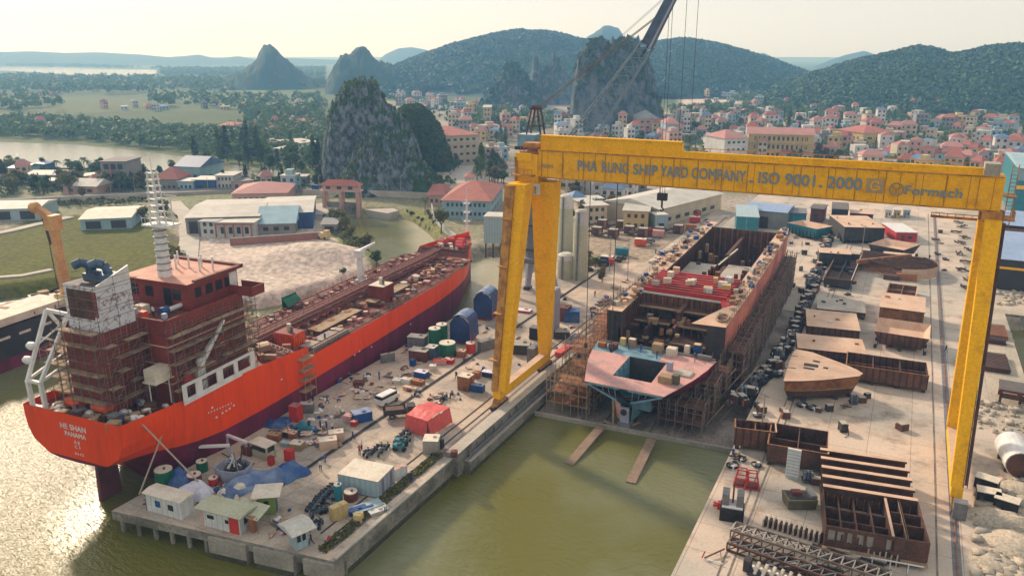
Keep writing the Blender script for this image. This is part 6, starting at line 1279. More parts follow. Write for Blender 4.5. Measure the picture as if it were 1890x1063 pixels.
def f(b):
    b.box((0, 0, .9), (3.0, 2.2, 1.8), 'black'); 
    for k in range(4): b.tube((-1.3, -.7+k*.5, 2.0), (1.3, -.7+k*.5, 2.0), .28, 8, 'white_paint')
    b.box((-.9, 0, 3.0), (.9, 1.8, 1.6), 'steel_grey'); b.box((.9, 0, 3.0), (.9, 1.8, 1.6), 'steel_grey'); b.tube((0, 0, 1.8), (0, 0, 5.2), .12, 5, 'dark_red')
one('cable_reel', 1350, 955, 'black cable reel machine with white drums and a thin red mast', 'machine', f, .15)
def truss(b, L, w_, h_, n_, m_, m2=None):
    for j in (-1, 1):
        for z in (0.15, h_): b.bar((0, j*w_/2, z), (L, j*w_/2, z), .22, m=m_)
    for k in range(n_+1):
        x = L*k/n_; b.bar((x, -w_/2, .15), (x, -w_/2, h_), .14, m=m_); b.bar((x, w_/2, .15), (x, w_/2, h_), .14, m=m_); b.bar((x, -w_/2, h_), (x, w_/2, h_), .14, m=m2 or m_)
        if k < n_:
            b.bar((x, -w_/2, .15), (x+L/n_, -w_/2, h_), .12, m=m_); b.bar((x, -w_/2, h_), (x+L/n_, w_/2, h_), .12, m=m2 or m_); b.bar((x, w_/2, h_), (x+L/n_, w_/2, .15), .12, m=m_)
p0, p1 = at(1345, 985), at(1600, 1068); ang = math.atan2(p1.y-p0.y, p1.x-p0.x)
one('steel_truss', 1352, 988, 'long grey-brown lattice truss lying across the bottom corner of the yard', 'truss', lambda b: truss(b, 18, 2.0, 1.4, 14, 'tube_steel', 'concrete_pale'), ang)
one('steel_truss', 1345, 1010, 'second rusty truss lying just in front of the long lattice truss', 'truss', lambda b: truss(b, 15, 1.5, 1.1, 11, 'steel_brown', 'steel_grey'), ang-.03)
def f(b):
    for k in range(26): x = k*.62; b.box((x, 0, .55), (.16, 1.3, 1.1+.3*(k % 3)), 'concrete_pale'); b.box((x+.2, .1, .5), (.2, 1.0, 1.0), 'steel_brown')
one('steel_rack', 1410, 968, 'rack of pale upright plates behind the lattice truss', 'rack', f, ang+.02)
def f(b):
    for k in range(9): x = k*.9; b.bar((x, 0, .2), (x+.3, .8, 1.5), .3, .3, 'cream_roof'); b.bar((x, .6, .2), (x-.2, 0, 1.3), .25, .25, 'white_paint')
    b.bx(-.8, 8.6, -.3, 1.2, 0, .25, 'steel_dark'); b.bx(-1.4, -.6, .2, 1.4, 0, 1.5, 'steel_dark')
one('steel_rack', 1392, 1062, 'rack of curved cream brackets on a dark base at the bottom edge', 'rack', f, -.06)
def f(b):
    for k in range(30): r_ = random.Random(k+5); b.bar((r_.uniform(-5, 5), r_.uniform(-1.5, 1.5), r_.uniform(.1, .8)), (r_.uniform(-5, 5), r_.uniform(-1.5, 1.5), r_.uniform(.1, .8)), .2, .2, r_.choice(['steel_dark', 'steel_brown', 'concrete_pale', 'steel_grey']))
one('steel_scrap', 1560, 1035, 'tangled pile of dark beams in front of the big grid block', 'scrap pile', f, ang); one('steel_scrap', 1480, 1050, 'tangled pile of pale and brown bars beside the lattice truss end', 'scrap pile', f, ang+.1)
def f(b): b.bar((0, 0, .3), (1.8, 2.6, .5), .14, m='dark_red'); b.bar((0, 0, .2), (2.2, -.1, .25), .12, m='white_paint'); b.bar((-.3, .1, .2), (0, 0, 1.2), .12, m='bright_red'); b.bar((2.1, 0, 0), (1.5, 1.6, .6), .12, m='wood')
one('a_frame_jack', 1300, 1033, 'small red and white folding jack lying on the dock corner', 'jack', f)
def f(b):
    b.tube((0, -3.6, 2.0), (0, 3.4, 2.0), 2.0, 18, 'white_paint'); b.tube((0, -3.75, 2.0), (0, -3.6, 2.0), 1.85, 18, 'steel_brown'); b.tube((0, 3.4, 2), (0, 4.0, 2), 2.0, 18, 'white_paint', 1.0)
    for y in (-2, 2): b.box((0, y, .35), (3.2, .5, .7), 'steel_dark')
one('storage_tank', 1869, 860, 'white cylindrical tank lying on its side with dark open end', 'tank', f, .12)
def f(b): b.box((0, 0, .9), (2.8, 1.8, 1.5), 'black', mtop='cream_roof'); b.box((0, 0, 1.7), (2.9, 1.9, .1), 'cream_roof'); b.box((-.8, -.92, .8), (.5, .05, .9), 'steel_dark')
for k, (px, py, r_, lab) in enumerate(((1820, 901, -.3, 'black box machine with cream lid, upper left of three by the rubble'), (1822, 925, 0.0, 'black box machine with cream lid, lower left of three by the rubble'), (1856, 940, -.25, 'long black box machine with pale lid, right of the pair by the rubble'))): one('machine_box', px, py, lab, 'machine', f, r_, 'black machine boxes by the rubble')
one('red_sheet', 1840, 882, 'crumpled pink-red sheet lying on the sandy rubble', 'sheet', lambda b: b.sphere((0, 0, 0), 1.0, 'tarp_red', 9, 4, (1.4, 1, .35), 0))
def f(b):
    b.box((0, 0, 2.5), (6.5, 5, .5), 'dark_red', mtop='roof_dark')
    for x in (-2.9, 0, 2.9):
        for y in (-2.2, 2.2): b.box((x, y, 1.1), (.4, .4, 2.3), 'steel_brown')
    b.box((0, -2.3, 1.6), (6, .2, .9), 'steel_brown')
one('steel_platform', 1880, 742, 'dark red steel platform on short legs at the right edge', 'platform', f, -.06)
for k, (px, py, w_, d_, h_, m_, lab) in enumerate(((1836, 615, 4, 8, .8, 'rust_crate', 'flat stack of rusty mesh sheets right of the crane leg, upper'), (1832, 672, 5, 9, .9, 'steel_brown', 'larger flat stack of brown mesh sheets right of the crane leg, lower'), (1830, 632, 5, 1.6, .9, 'dark_red', 'long dark red beam lying between the two mesh stacks'))):
    def f(b, w_=w_, d_=d_, h_=h_, m_=m_):
        for q in range(5): b.box((rnd.uniform(-.2, .2), rnd.uniform(-.2, .2), h_*(q+.5)/5), (w_, d_, h_/5-.03), m_, rnd.uniform(-.04, .04))
        for q in range(12): b.box((0, -d_/2+d_*q/11, h_+.03), (w_, .08, .05), 'steel_dark')
    one('steel_stack', px, py, lab, 'steel stack', f)
r_ = np.random.RandomState(5); V = []; F = []; 
for (px0, py0, px1, py1, n_) in ((1800, 880, 1960, 1080, 420), (1790, 740, 1960, 800, 90), (1830, 520, 1960, 565, 160), (1640, 400, 1, 1, 0)):
    for k in range(n_):
        p = at(px0+(px1-px0)*r_.rand(), py0+(py1-py0)*r_.rand()); s_ = .15+.55*r_.rand()**2; k0 = len(V)
        o8 = r_.uniform(-1, 1, (8, 3))*.25+np.array([(-1, -1, -1), (1, -1, -1), (1, 1, -1), (-1, 1, -1), (-1, -1, 1), (1, -1, 1), (1, 1, 1), (-1, 1, 1)])
        V += [(p.x+v[0]*s_, p.y+v[1]*s_*1.1, v[2]*s_*.5+s_*.3) for v in o8]; F += [[k0+i for i in q] for q in ((0, 3, 2, 1), (4, 5, 6, 7), (0, 1, 5, 4), (1, 2, 6, 5), (2, 3, 7, 6), (3, 0, 4, 7))]
tag(link('rubble', np_mesh('rubble', V, F, ['yard_sand', 'concrete'], r_.randint(0, 2, len(F)))), 'broken stones and rubble on the sandy ground at the right', 'rubble', kind='stuff')
for k, (px, py, w_, d_, h_) in enumerate(((1880, 905, 4, 3, 1.0), (1850, 960, 5, 3, 1.2), (1885, 1010, 5, 4, 1.4), (1835, 1040, 3, 2.5, .8))):
    b = MB(); P = []
    for i in range(13):
        P.append([(w_*(-1+i/6), d_*(-1+j/6), -.1+h_*max(0, 1-((i/6-1)**2+(j/6-1)**2))*(.7+.5*random.Random(i*13+j+k).random())) for j in range(13)])
    b.grid(P, 'yard_sand'); o = b.build('sand_mound', None, smooth=True); o.location = at(px, py); tag(o, 'low sandy spoil mound ' + ['behind the tank, right edge', 'in front of the black machine boxes', 'right bottom corner of the yard', 'lowest at the bottom edge'][k], 'mound')
KINDS = []
def mk_weld(b): b.box((0, 0, .65), (1.2, .8, .9), 'steel_dark'); b.box((0, 0, 1.15), (1.0, .7, .12), 'concrete_pale'); b.tube((-.4, -.42, .2), (-.4, .42, .2), .2, 8, 'rubber'); b.tube((.4, -.42, .2), (.4, .42, .2), .2, 8, 'rubber'); b.path([(.5, 0, 1.2), (.9, .3, .7), (1.4, .2, .1), (1.8, -.4, .05)], .05, 4, 'black')
def mk_coil(b): b.box((-.5, .3, .3), (.5, .5, .6), 'white_paint'); b.path([(.8*math.cos(t), .8*math.sin(t), .15+.03*t) for t in np.linspace(0, 12, 30)], .09, 4, 'black'); b.box((.2, .1, .4), (.5, .4, .5), 'steel_grey')
def mk_bars(b):
    for k in range(7): r_ = random.Random(k); b.bar((r_.uniform(-1.4, 1), r_.uniform(-.6, .6), .15), (r_.uniform(-1, 1.6), r_.uniform(-.6, .6), .5), .16, m=r_.choice(['steel_brown', 'steel_grey', 'white_paint', 'steel_dark']))
def mk_crate(b): b.box((0, 0, .5), (1.3, 1.0, .9), 'steel_brown'); b.box((0, 0, .98), (1.1, .8, .08), 'concrete_pale'); b.box((.5, -.6, .4), (.3, .2, .8), 'rust_crate')
def mk_bottles(b):
    for i in range(3):
        for j in range(2): b.tube((-.4+i*.4, -.2+j*.4, .05), (-.4+i*.4, -.2+j*.4, 1.45), .16, 7, 'boom_blue' if (i+j) % 2 else 'steel_grey')
    b.box((0, 0, .5), (1.4, .9, .08), 'steel_dark')
KI = {}
for nm, fn in (('welding_machine', mk_weld), ('cable_coil', mk_coil), ('bar_heap', mk_bars), ('steel_crate', mk_crate), ('gas_bottle_rack', mk_bottles)):
    b = MB(); fn(b); KI[nm] = b.build(nm); KI[nm]['used'] = 0
LBL = {'welding_machine': ('dark wheeled welding machine', 'machine'), 'cable_coil': ('black coiled hose', 'hose coil'), 'bar_heap': ('heap of steel bars', 'steel heap'), 'steel_crate': ('brown steel crate', 'crate'), 'gas_bottle_rack': ('rack of blue gas bottles', 'gas rack')}
def inst(nm, px, py, rz, where, s=1.0, group=None, z=0.0):
    o = KI[nm]
    if o['used']: o = o.copy(); COL.objects.link(o)
    o['used'] = 1; o.location = at(px, py, z); o.rotation_euler = (0, 0, rz); o.scale = (s, s, s)
    return tag(o, LBL[nm][0]+' '+where, LBL[nm][1], group or 'small gear along the yard track')
random.seed(3)
strip_pts = [(1362, 745), (1385, 720), (1420, 690), (1440, 660), (1452, 640), (1468, 612), (1475, 590), (1488, 560), (1500, 530), (1510, 505), (1520, 470), (1528, 440), (1538, 415)]
bb = MB()
for a_, c_ in zip(strip_pts[:-1], strip_pts[1:]): p_, q_ = at(a_[0]+6, a_[1]), at(c_[0]+6, c_[1]); bb.bar((p_.x, p_.y, .06), (q_.x, q_.y, .06), 1.5, .1)
tag(bb.build('cable_trench', None, 'steel_dark'), 'dark cable trench running along the yard beside the row of hull blocks', 'trench')
for i in range(150):
    t_ = i/149*(len(strip_pts)-1); k = min(int(t_), len(strip_pts)-2); u = t_-k; a_, c_ = strip_pts[k], strip_pts[k+1]
    x = a_[0]+(c_[0]-a_[0])*u+rnd.uniform(-13, 11)*(1.15-t_/16); y = a_[1]+(c_[1]-a_[1])*u+rnd.uniform(-5, 5)
    sec = 'near the ribbed box block' if y > 700 else 'beside the pointed bow deck' if y > 640 else 'left of the flat tan blocks' if y > 560 else 'left of the dark open rack' if y > 470 else 'near the hopper block'
    inst(rnd.choice(list(KI)), x, y, rnd.uniform(0, 6), sec, rnd.uniform(.9, 1.6))
for (px, py) in ((1468, 440), (1460, 450), (1498, 436), (1490, 452), (1514, 452), (1512, 470), (1484, 470), (1478, 500), (1490, 512), (1505, 486), (1446, 538), (1462, 530), (1492, 418), (1478, 540), (1437, 560), (1570, 512), (1575, 524), (1560, 528), (1536, 536), (1564, 545), (1600, 735), (1590, 742), (1560, 752), (1500, 756), (1510, 760), (1530, 758), (1480, 750), (1450, 770), (1445, 760), (1405, 760), (1396, 752), (1400, 770), (1575, 746), (1665, 793), (1555, 795), (1625, 600), (1735, 430), (1730, 470), (1742, 500), (1712, 500), (1735, 450), (1727, 444), (1745, 480), (1370, 850), (1352, 862), (1360, 846), (1395, 860), (1490, 890), (1505, 893)):
    sec = 'in front of the bow deck block' if py > 720 and px > 1440 else 'by the slipway corner' if px < 1410 else 'on the pale slab right of the ship' if px < 1520 else 'on the slab between the hull blocks' if px < 1640 else 'on the right side lane'
    inst(rnd.choice(list(KI)), px, py, rnd.uniform(0, 6), sec, rnd.uniform(.7, 1.3), 'gear scattered on the yard slab')
for k, (px, py) in enumerate(((1768, 412), (1776, 420), (1764, 430), (1780, 440), (1772, 450), (1785, 462), (1770, 470), (1782, 485), (1775, 500), (1790, 520), (1778, 532))): inst('bar_heap', px, py, rnd.uniform(0, 6), 'in the row by the far crane rail', 1.6, 'bar heaps by the far crane rail')
# FAR buildings of the yard
def shed(name, nl, nrr, fl, h, lab, wall, roof, cat='shed', rise=1.0, parts=(), group=None):
    loc, w, d, rz = frame_px(nl, nrr, fl, h); t = thing(name, lab, cat, loc, rz, group)
    b = MB(); b.bx(0, w, 0, d, -.4, h, wall); b.build('wall', t)
    b = MB(); o_ = .4; y2 = d/2
    if rise > 0: b.add([(-o_, -o_, h), (w+o_, -o_, h), (w+o_, y2, h+rise), (-o_, y2, h+rise), (-o_, d+o_, h), (w+o_, d+o_, h)], [(0, 1, 2, 3), (3, 2, 5, 4), (0, 3, 4), (1, 5, 2)], roof); b.add([(-o_, -o_, h-.12), (w+o_, -o_, h-.12), (w+o_, d+o_, h-.12), (-o_, d+o_, h-.12)], [(3, 2, 1, 0)], roof)
    else: b.bx(-.2, w+.2, -.2, d+.2, h, h+.2, roof)
    b.build('roof', t)
    for (kind, x0, x1, z0, z1, m_) in parts: b = MB(); b.bx(x0*w, x1*w, -.06, .0, z0, z1, m_); b.build(kind, t)
    return t
shed('steel_box_house', (1360, 400), (1401, 402), (1366, 379), 7, 'tall teal steel box house behind the far end of the ship', 'teal', 'container_blue', 'steel box', 0, (('door', .1, .3, 0, 2.4, 'steel_dark'), ('panel', .45, .48, 0, 6.8, 'primer_blue')))
shed('steel_box_house', (1455, 393), (1489, 395), (1460, 384), 5, 'dark teal steel box behind the blue-sided hopper block', 'teal', 'steel_grey', 'steel box', 0, (('panel', .3, .33, 0, 4.8, 'primer_blue'),))
shed('workshop', (1372, 386), (1452, 393), (1385, 372), 6, 'workshop with light blue sheet roof under the crane girder', 'wall_grey', 'sheet_blue', 'workshop', .8, (('door', .4, .6, 0, 4, 'steel_dark'),))
shed('workshop', (1497, 384), (1520, 386), (1500, 376), 5, 'small red-brown workshop between blue workshop and navy stack', 'dark_red', 'roof_dark', 'workshop', .3, (('door', .3, .6, 0, 3, 'steel_dark'),))
shed('workshop', (1536, 386), (1566, 388), (1540, 374), 6.5, 'dark navy box building under the middle of the crane girder', 'hull_black', 'roof_dark', 'workshop', 0, (('door', .3, .6, 0, 3, 'steel_dark'),))
for k, px in enumerate((1634, 1650, 1668)): shed('site_shed', (px, 388), (px+13, 389), (px+2, 383), 2.8, f'pale site hut in the far row under the girder, {["left", "middle", "right"][k]} one', ['wall_white', 'wall_yellow', 'container_blue'][k], 'roof_pale', 'hut', 0, (('door', .2, .4, 0, 2, 'steel_grey'), ('window', .6, .8, 1, 2, 'window_dark')), 'pale huts in the far row')
shed('workshop', topx((22.5, 228, 8)), topx((60, 228, 8)), topx((22.5, 266, 8)), 8, 'large open workshop with light blue sheet roof behind the right crane leg', 'hull_black', 'sheet_blue', 'workshop', .8, (('beam', 0, 1, 5.4, 6.0, 'crane_yellow_plain'),))
shed('workshop', topx((27, 276, 8)), topx((70, 276, 8)), topx((27, 303, 8)), 8, 'second light blue roofed workshop farther behind the right crane leg', 'hull_black', 'sheet_blue', 'workshop', .8, (('beam', 0, 1, 6.4, 7.0, 'rust_crate'),))
shed('warehouse', topx((37, 345, 17)), topx((95, 345, 17)), topx((37, 400, 17)), 17, 'big teal warehouse with orange band and pale green roof at the right edge', 'teal', 'wall_blue', 'warehouse', 2.0, (('band', 0, 1, 9.2, 10.6, 'crane_yellow_plain'), ('upper_cladding', 0, 1, 12.4, 16.9, 'wall_blue'), ('door', .3, .45, 0, 6, 'steel_dark')))
# ================================================================== PIER: cabins, tents, machines, people
def cab(name, nl, nrr, fl, h, lab, wall, roof, parts=(), over=.25, cat='cabin', rise=.25, group=None):
    loc, w, d, rz = frame_px(nl, nrr, fl, h); t = thing(name, lab, cat, loc, rz, group)
    b = MB(); b.bx(0, w, 0, d, .02, h, wall); b.build('wall', t)
    b = MB(); o_ = over; b.add([(-o_, -o_, h), (w+o_, -o_, h), (w+o_, d+o_, h+rise*.2), (-o_, d+o_, h+rise*.2), (-o_, d/2, h+rise), (w+o_, d/2, h+rise), (-o_, -o_, h-.1), (w+o_, -o_, h-.1), (w+o_, d+o_, h-.1), (-o_, d+o_, h-.1)], [(0, 1, 5, 4), (4, 5, 2, 3), (6, 7, 1, 0), (8, 9, 3, 2), (7, 8, 2, 5, 1), (9, 6, 0, 4, 3), (9, 8, 7, 6)], roof); b.build('roof', t)
    for (kind, face, a0, a1, z0, z1, m_) in parts:
        b = MB()
        if face == 'f': b.bx(a0*w, a1*w, -.05, .0, z0, z1, m_)
        else: b.bx(w, w+.05, a0*d, a1*d, z0, z1, m_)
        b.build(kind, t)
    return t
cab('site_cabin', (266, 908), (332, 926), (291, 894), 2.7, 'grey-white panelled site cabin at the left end of the pier', 'cabin_white', 'cream_roof', (('window', 'f', .28, .42, 1.0, 1.9, 'bright_blue'), ('window', 'f', .64, .78, 1.0, 1.8, 'glass_dark'), ('door', 's', .25, .6, .05, 2.2, 'white_paint'), ('trim', 'f', .0, .02, 0, 2.6, 'steel_grey')))
cab('site_cabin', (366, 935), (441, 954), (396, 917), 2.6, 'white cabin with red door panel in the middle of the pier end', 'cabin_white', 'silo_pale', (('window', 'f', .2, .36, 1.3, 1.8, 'glass_dark'), ('window', 'f', .64, .72, 1.2, 1.7, 'glass_dark'), ('door', 'f', .74, .97, .05, 2.3, 'bright_red'), ('window', 's', .3, .7, 1.1, 1.9, 'glass_dark'), ('panel', 'f', .02, .1, .1, 2.3, 'wall_pink')), .4)
cab('guard_booth', (545, 981), (566, 972), (532, 968), 2.7, 'small pale blue guard booth with wide tiled roof at the pier corner', 'container_blue', 'roof_pale', (('window', 'f', .1, .4, 1.1, 2.0, 'glass_dark'), ('window', 'f', .55, .85, 1.1, 2.0, 'glass_dark'), ('window', 's', .2, .7, 1.1, 2.0, 'glass_dark')), .9, 'booth', .6)
cab('guard_booth', (476, 913), (506, 911), (480, 899), 3.0, 'olive green booth with overhanging cream roof on the pier', 'booth_green', 'cream_roof', (('window', 'f', .3, .6, 1.2, 2.0, 'glass_dark'), ('door', 's', .2, .6, .05, 2.1, 'bright_blue')), .8, 'booth', .15)
def f(b):
    b.add([(-2.4, -1.6, 2.2), (2.6, -1.2, 2.0), (2.2, 1.6, 2.5), (-2.2, 1.4, 2.6)], [(0, 1, 2, 3)], 'silo_pale'); b.add([(-2.4, -1.6, 2.12), (2.6, -1.2, 1.92), (2.2, 1.6, 2.42), (-2.2, 1.4, 2.52)], [(3, 2, 1, 0)], 'silo_pale')
    for x, y in ((-2.2, -1.4), (2.3, -1.0), (2.0, 1.4), (-2, 1.2)): b.tube((x, y, 0), (x, y, 2.2), .07, 4, 'steel_grey')
    b.box((1.4, -.9, 1.1), (.9, .6, 2.1), 'rust_crate')
one('canopy', 462, 968, 'pale sheet canopy on posts joined to the cabin with the red door', 'canopy', f)
for k in range(2):
    cl = 'pale blue shipping container with cream roof, ' + ('near one of the pair by the motorbikes' if k == 0 else 'far one of the pair behind the first')
    a_, b_, c_ = (623, 874), (697.5, 889), (658.5, 846)
    loc, w, d, rz = frame_px(a_, b_, c_, 2.6); t = thing('shipping_container', cl, 'container', loc+Vector((-math.sin(rz), math.cos(rz), 0))*(d/2+.04)*k, rz, 'pale blue shipping containers on the pier'); d2 = d/2-.05
    b = MB(); b.bx(0, w, 0, d2, .15, 2.55, 'container_blue', 'cream_roof')
    for q in range(int(w/.45)): b.bx(.15+q*.45, .32+q*.45, -.05, 0, .25, 2.45, 'container_blue')
    b.build('body', t); b = MB(); b.bx(-.02, w+.02, -.06, d2+.02, 2.55, 2.62, 'steel_grey', 'cream_roof'); b.bx(-.02, w+.02, -.06, d2+.02, .02, .15, 'steel_grey'); b.build('frame', t)
    b = MB(); b.bx(w, w+.06, .15, d2/2-.03, .2, 2.5, 'lavender_grey'); b.build('door', t); b = MB(); b.bx(w, w+.06, d2/2+.03, d2-.15, .2, 2.5, 'lavender_grey'); b.build('door', t)
    b = MB(); b.tube((w+.1, d2/2-.2, .3), (w+.1, d2/2-.2, 2.4), .04, 5, 'steel_grey'); b.tube((w+.1, d2/2+.2, .3), (w+.1, d2/2+.2, 2.4), .04, 5, 'steel_grey'); b.build('lock_bar', t)
loc, w, d, rz = frame_px((749, 764), (789, 776), (782, 737), 2.7); t = thing('tarp_tent', 'bright red tarpaulin tent standing on the pier near the crane leg', 'tent', loc, rz)
def cloth(b, fn, nu, nv, m_, amp=.12, seed=0):
    r_ = random.Random(seed); P = []
    for i in range(nu+1): P.append([tuple(fn(i/nu, j/nv)[c]+r_.uniform(-amp, amp)*(.35 if c < 2 else 1) for c in range(3)) for j in range(nv+1)])
    b.grid(P, m_)
b = MB(); cloth(b, lambda u, v: (w*u, d*v, 2.6+.5*(1-abs(2*v-1))), 9, 8, 'tarp_red', .09, 1); b.build('roof_sheet', t, smooth=True)
b = MB()
cloth(b, lambda u, v: (w*u, -.5*v, 2.6-2.5*v), 10, 5, 'tarp_red', .1, 2); cloth(b, lambda u, v: (w+.5*v, d*u, 2.6-2.5*v), 8, 5, 'tarp_red', .1, 3); cloth(b, lambda u, v: (-.4*v, d*(1-u), 2.6-2.2*v), 8, 5, 'tarp_red', .1, 4); b.build('side_sheet', t, smooth=True)
b = MB()
for x in (0.1, w/2, w-.1):
    for y in (.1, d-.1): b.tube((x, y, 0), (x, y, 2.5), .06, 5)
b.build('poles', t, 'steel_grey')
def heap(px, py, sx, sy, sz, m_, lab, rz=0.0, seed=0, cat='tarp', name='tarp_heap', group='tarpaulin covered heaps on the pier', z=0.0):
    r_ = random.Random(seed); b = MB(); P = []; n_ = 12
    for i in range(n_+1):
        row = []
        for j in range(n_+1):
            u, v = -1+2*i/n_, -1+2*j/n_; q = max(0, 1-max(abs(u), abs(v))**3.0); h_ = sz*(q**.5)*(.72+.4*math.sin(u*3.1+seed)*math.cos(v*2.3+seed*2)+.12*r_.random()); row.append((u*sx*(1+.08*math.sin(v*5+seed)), v*sy*(1+.08*math.cos(u*5)), max(h_, .01 if q > 0 else -.03)))
        P.append(row)
    b.grid(P, m_); o = b.build(name, None, smooth=True); o.location = at(px, py, z); o.rotation_euler = (0, 0, rz); return tag(o, lab, cat, group)
heap(337, 893, 2.1, 1.7, 2.2, 'tarp_blue', 'bright blue tarpaulin heap behind the grey-white cabin', .1, 1)
heap(362, 915, 2.4, 1.8, 2.0, 'tarp_white', 'white-lilac tarpaulin dome right of the grey-white cabin', .2, 2)
heap(447, 902, 1.7, 3.0, 1.5, 'tarp_light', 'pale blue tarpaulin heap behind the green booth', -.35, 3)
heap(490, 885, 1.9, 3.4, 1.5, 'tarp_light', 'long blue-grey tarpaulin heap in the middle of the pier end', -.6, 4)
heap(536, 874, 2.2, 2.2, 1.6, 'tarp_blue', 'dark blue tarpaulin heap with a brown patch at the end of the long heap', -.3, 5)
heap(430, 908, 1.6, 1.6, 1.2, 'cream_roof', 'cream sheet heap in front of the pale blue tarpaulin', .2, 6)
heap(507, 785, 1.9, 1.1, .9, 'tarp_blue', 'low blue tarpaulin over goods by the pier\'s ship side', .3, 7); heap(524, 778, 1.2, .9, .9, 'tarp_blue', 'small bright blue tarp right of the low blue tarpaulin', .5, 8)
heap(563, 791, 1.8, .9, 1.0, 'teal', 'teal covered bench heap in front of the red booth', .1, 9)
c_ = at(435, 880); t = thing('steel_tub', 'light grey steel tub full of pipes on the pier', 'tub', c_, .2)
b = MB(); oc = [(-2.4, -1.5), (-1.0, -2.1), (1.2, -2.0), (2.4, -.9), (2.2, 1.2), (.6, 1.9), (-1.4, 1.7), (-2.4, .6)]; n_ = 8
b.add([(x*.88, y*.85, 0) for x, y in oc]+[(x, y, 2.0) for x, y in oc]+[(x*.95, y*.94, 2.0) for x, y in oc]+[(x*.9, y*.88, .9) for x, y in oc], [(i, (i+1) % n_, n_+(i+1) % n_, n_+i) for i in range(n_)]+[(n_+i, n_+(i+1) % n_, 2*n_+(i+1) % n_, 2*n_+i) for i in range(n_)]+[(2*n_+i, 2*n_+(i+1) % n_, 3*n_+(i+1) % n_, 3*n_+i) for i in range(n_)]+[tuple(range(3*n_, 4*n_))], 'lavender_grey'); b.build('tub', t)
b = MB()
for k in range(16): r_ = random.Random(k); b.tube((r_.uniform(-1.6, 1.6), r_.uniform(-1.2, 1.2), 1.2), (r_.uniform(-1.4, 1.4), r_.uniform(-1, 1), r_.uniform(2.2, 4.4)), .1, 5, r_.choice(['steel_grey', 'white_paint', 'steel_dark']))
b.box((0, 0, 1.5), (2.6, 2, .5), 'steel_dark', .3); b.build('pipes', t)
def portal(b, w_=4.2, h_=2.4): b.bar((-w_/2, 0, 0), (-w_/2, 0, h_), .35, m='lavender_grey'); b.bar((w_/2, 0, 0), (w_/2, 0, h_), .35, m='lavender_grey'); b.bar((-w_/2-.2, 0, h_), (w_/2+.2, 0, h_), .45, .35, 'white_paint')
one('steel_arch', 389, 850, 'grey-white steel arch left of the tub, slanting along the pier edge', 'arch', lambda b: portal(b, 5.5), .55, 'pale steel arches'); one('steel_arch', 438, 833, 'grey-white steel arch just behind the tub', 'arch', lambda b: portal(b, 4.4, 2.2), -.1, 'pale steel arches')
def f(b):
    b.bar((-1.7, -.8, 0), (-1.7, -.8, 2.2), .22, m='silo_pale'); b.bar((1.7, -.8, 0), (1.7, -.8, 2.2), .22, m='silo_pale'); b.box((0, 0, .6), (3.4, 1.8, 1.0), 'silo_pale'); b.box((0, .1, 1.5), (3.0, 1.5, .8), 'steel_dark'); b.box((0, 0, 2.25), (3.8, 2.2, .15), 'cream_roof'); b.bar((-1.7, .8, 0), (-1.7, .8, 2.2), .18, m='silo_pale'); b.bar((1.7, .8, 0), (1.7, .8, 2.2), .18, m='silo_pale')
one('generator_set', 487, 841, 'pale green generator set with dark engine under a cream lid', 'generator', f, -.1)
def drum(b, m_, r_=.9, h_=2.0, mt='cream_roof'):
    b.tube((0, 0, 0), (0, 0, h_), r_, 14, m_); b.tube((0, 0, h_), (0, 0, h_+.12), r_*.96, 14, mt); b.tube((0, 0, h_*.5), (0, 0, h_*.5+.06), r_*1.03, 14, m_); b.tube((.2, 0, h_+.1), (.2, 0, h_+.35), .18, 8, m_)
for px, py, r_, h_, m_, lab in ((305, 893, 1.25, 2.3, 'green_paint', 'green tank with cream lid behind the grey-white cabin'), (374, 868, .8, 1.5, 'green_paint', 'small green drum near the steel arch left of the tub'), (803, 640, 1.3, 4.0, 'green_paint', 'tall green cylinder beside the tanker hull, left of two'), (816, 634, 1.2, 4.2, 'green_paint', 'tall green cylinder beside the tanker hull, right of two'), (826, 655, 1.7, 2.6, 'green_paint', 'squat green tank with cream lid in front of the tall green cylinders'), (869, 650, 1.0, 2.0, 'bright_red', 'bright red drum with a cream lid near the crane leg'), (395, 893, .7, 1.0, 'bright_red', 'small red ball-topped drum behind the white cabin'), (360, 893, 1.0, 1.5, 'dark_red', 'dark red drum with cream lid right of the blue tarpaulin heap'), (625, 922, .55, 2.3, 'teal', 'teal drum stack beside the pale blue container'), (648, 921, .95, 1.2, 'dark_red', 'red-brown round tank in front of the pale blue container')):
    one('storage_drum', px, py, lab, 'drum', lambda b: drum(b, m_, r_, h_), 0, 'drums and tanks on the pier')
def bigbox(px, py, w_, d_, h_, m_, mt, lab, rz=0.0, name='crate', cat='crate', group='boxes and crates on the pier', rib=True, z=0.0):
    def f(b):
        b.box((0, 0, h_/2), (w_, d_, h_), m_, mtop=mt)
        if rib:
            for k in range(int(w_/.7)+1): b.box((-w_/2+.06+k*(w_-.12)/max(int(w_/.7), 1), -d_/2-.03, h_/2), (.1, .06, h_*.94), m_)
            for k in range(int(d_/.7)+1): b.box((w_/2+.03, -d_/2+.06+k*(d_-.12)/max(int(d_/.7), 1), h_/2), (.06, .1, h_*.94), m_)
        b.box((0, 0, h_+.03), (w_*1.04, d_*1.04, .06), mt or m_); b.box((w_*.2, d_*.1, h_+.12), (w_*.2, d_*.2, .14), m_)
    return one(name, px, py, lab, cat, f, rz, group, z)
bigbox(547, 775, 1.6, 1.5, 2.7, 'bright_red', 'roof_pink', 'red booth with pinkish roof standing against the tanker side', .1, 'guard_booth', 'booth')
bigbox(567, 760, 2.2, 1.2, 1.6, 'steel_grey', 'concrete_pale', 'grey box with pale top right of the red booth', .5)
bigbox(535, 850, 1.3, .8, 1.8, 'bright_red', 'bright_red', 'bright red double cabinet on the pier', 0)
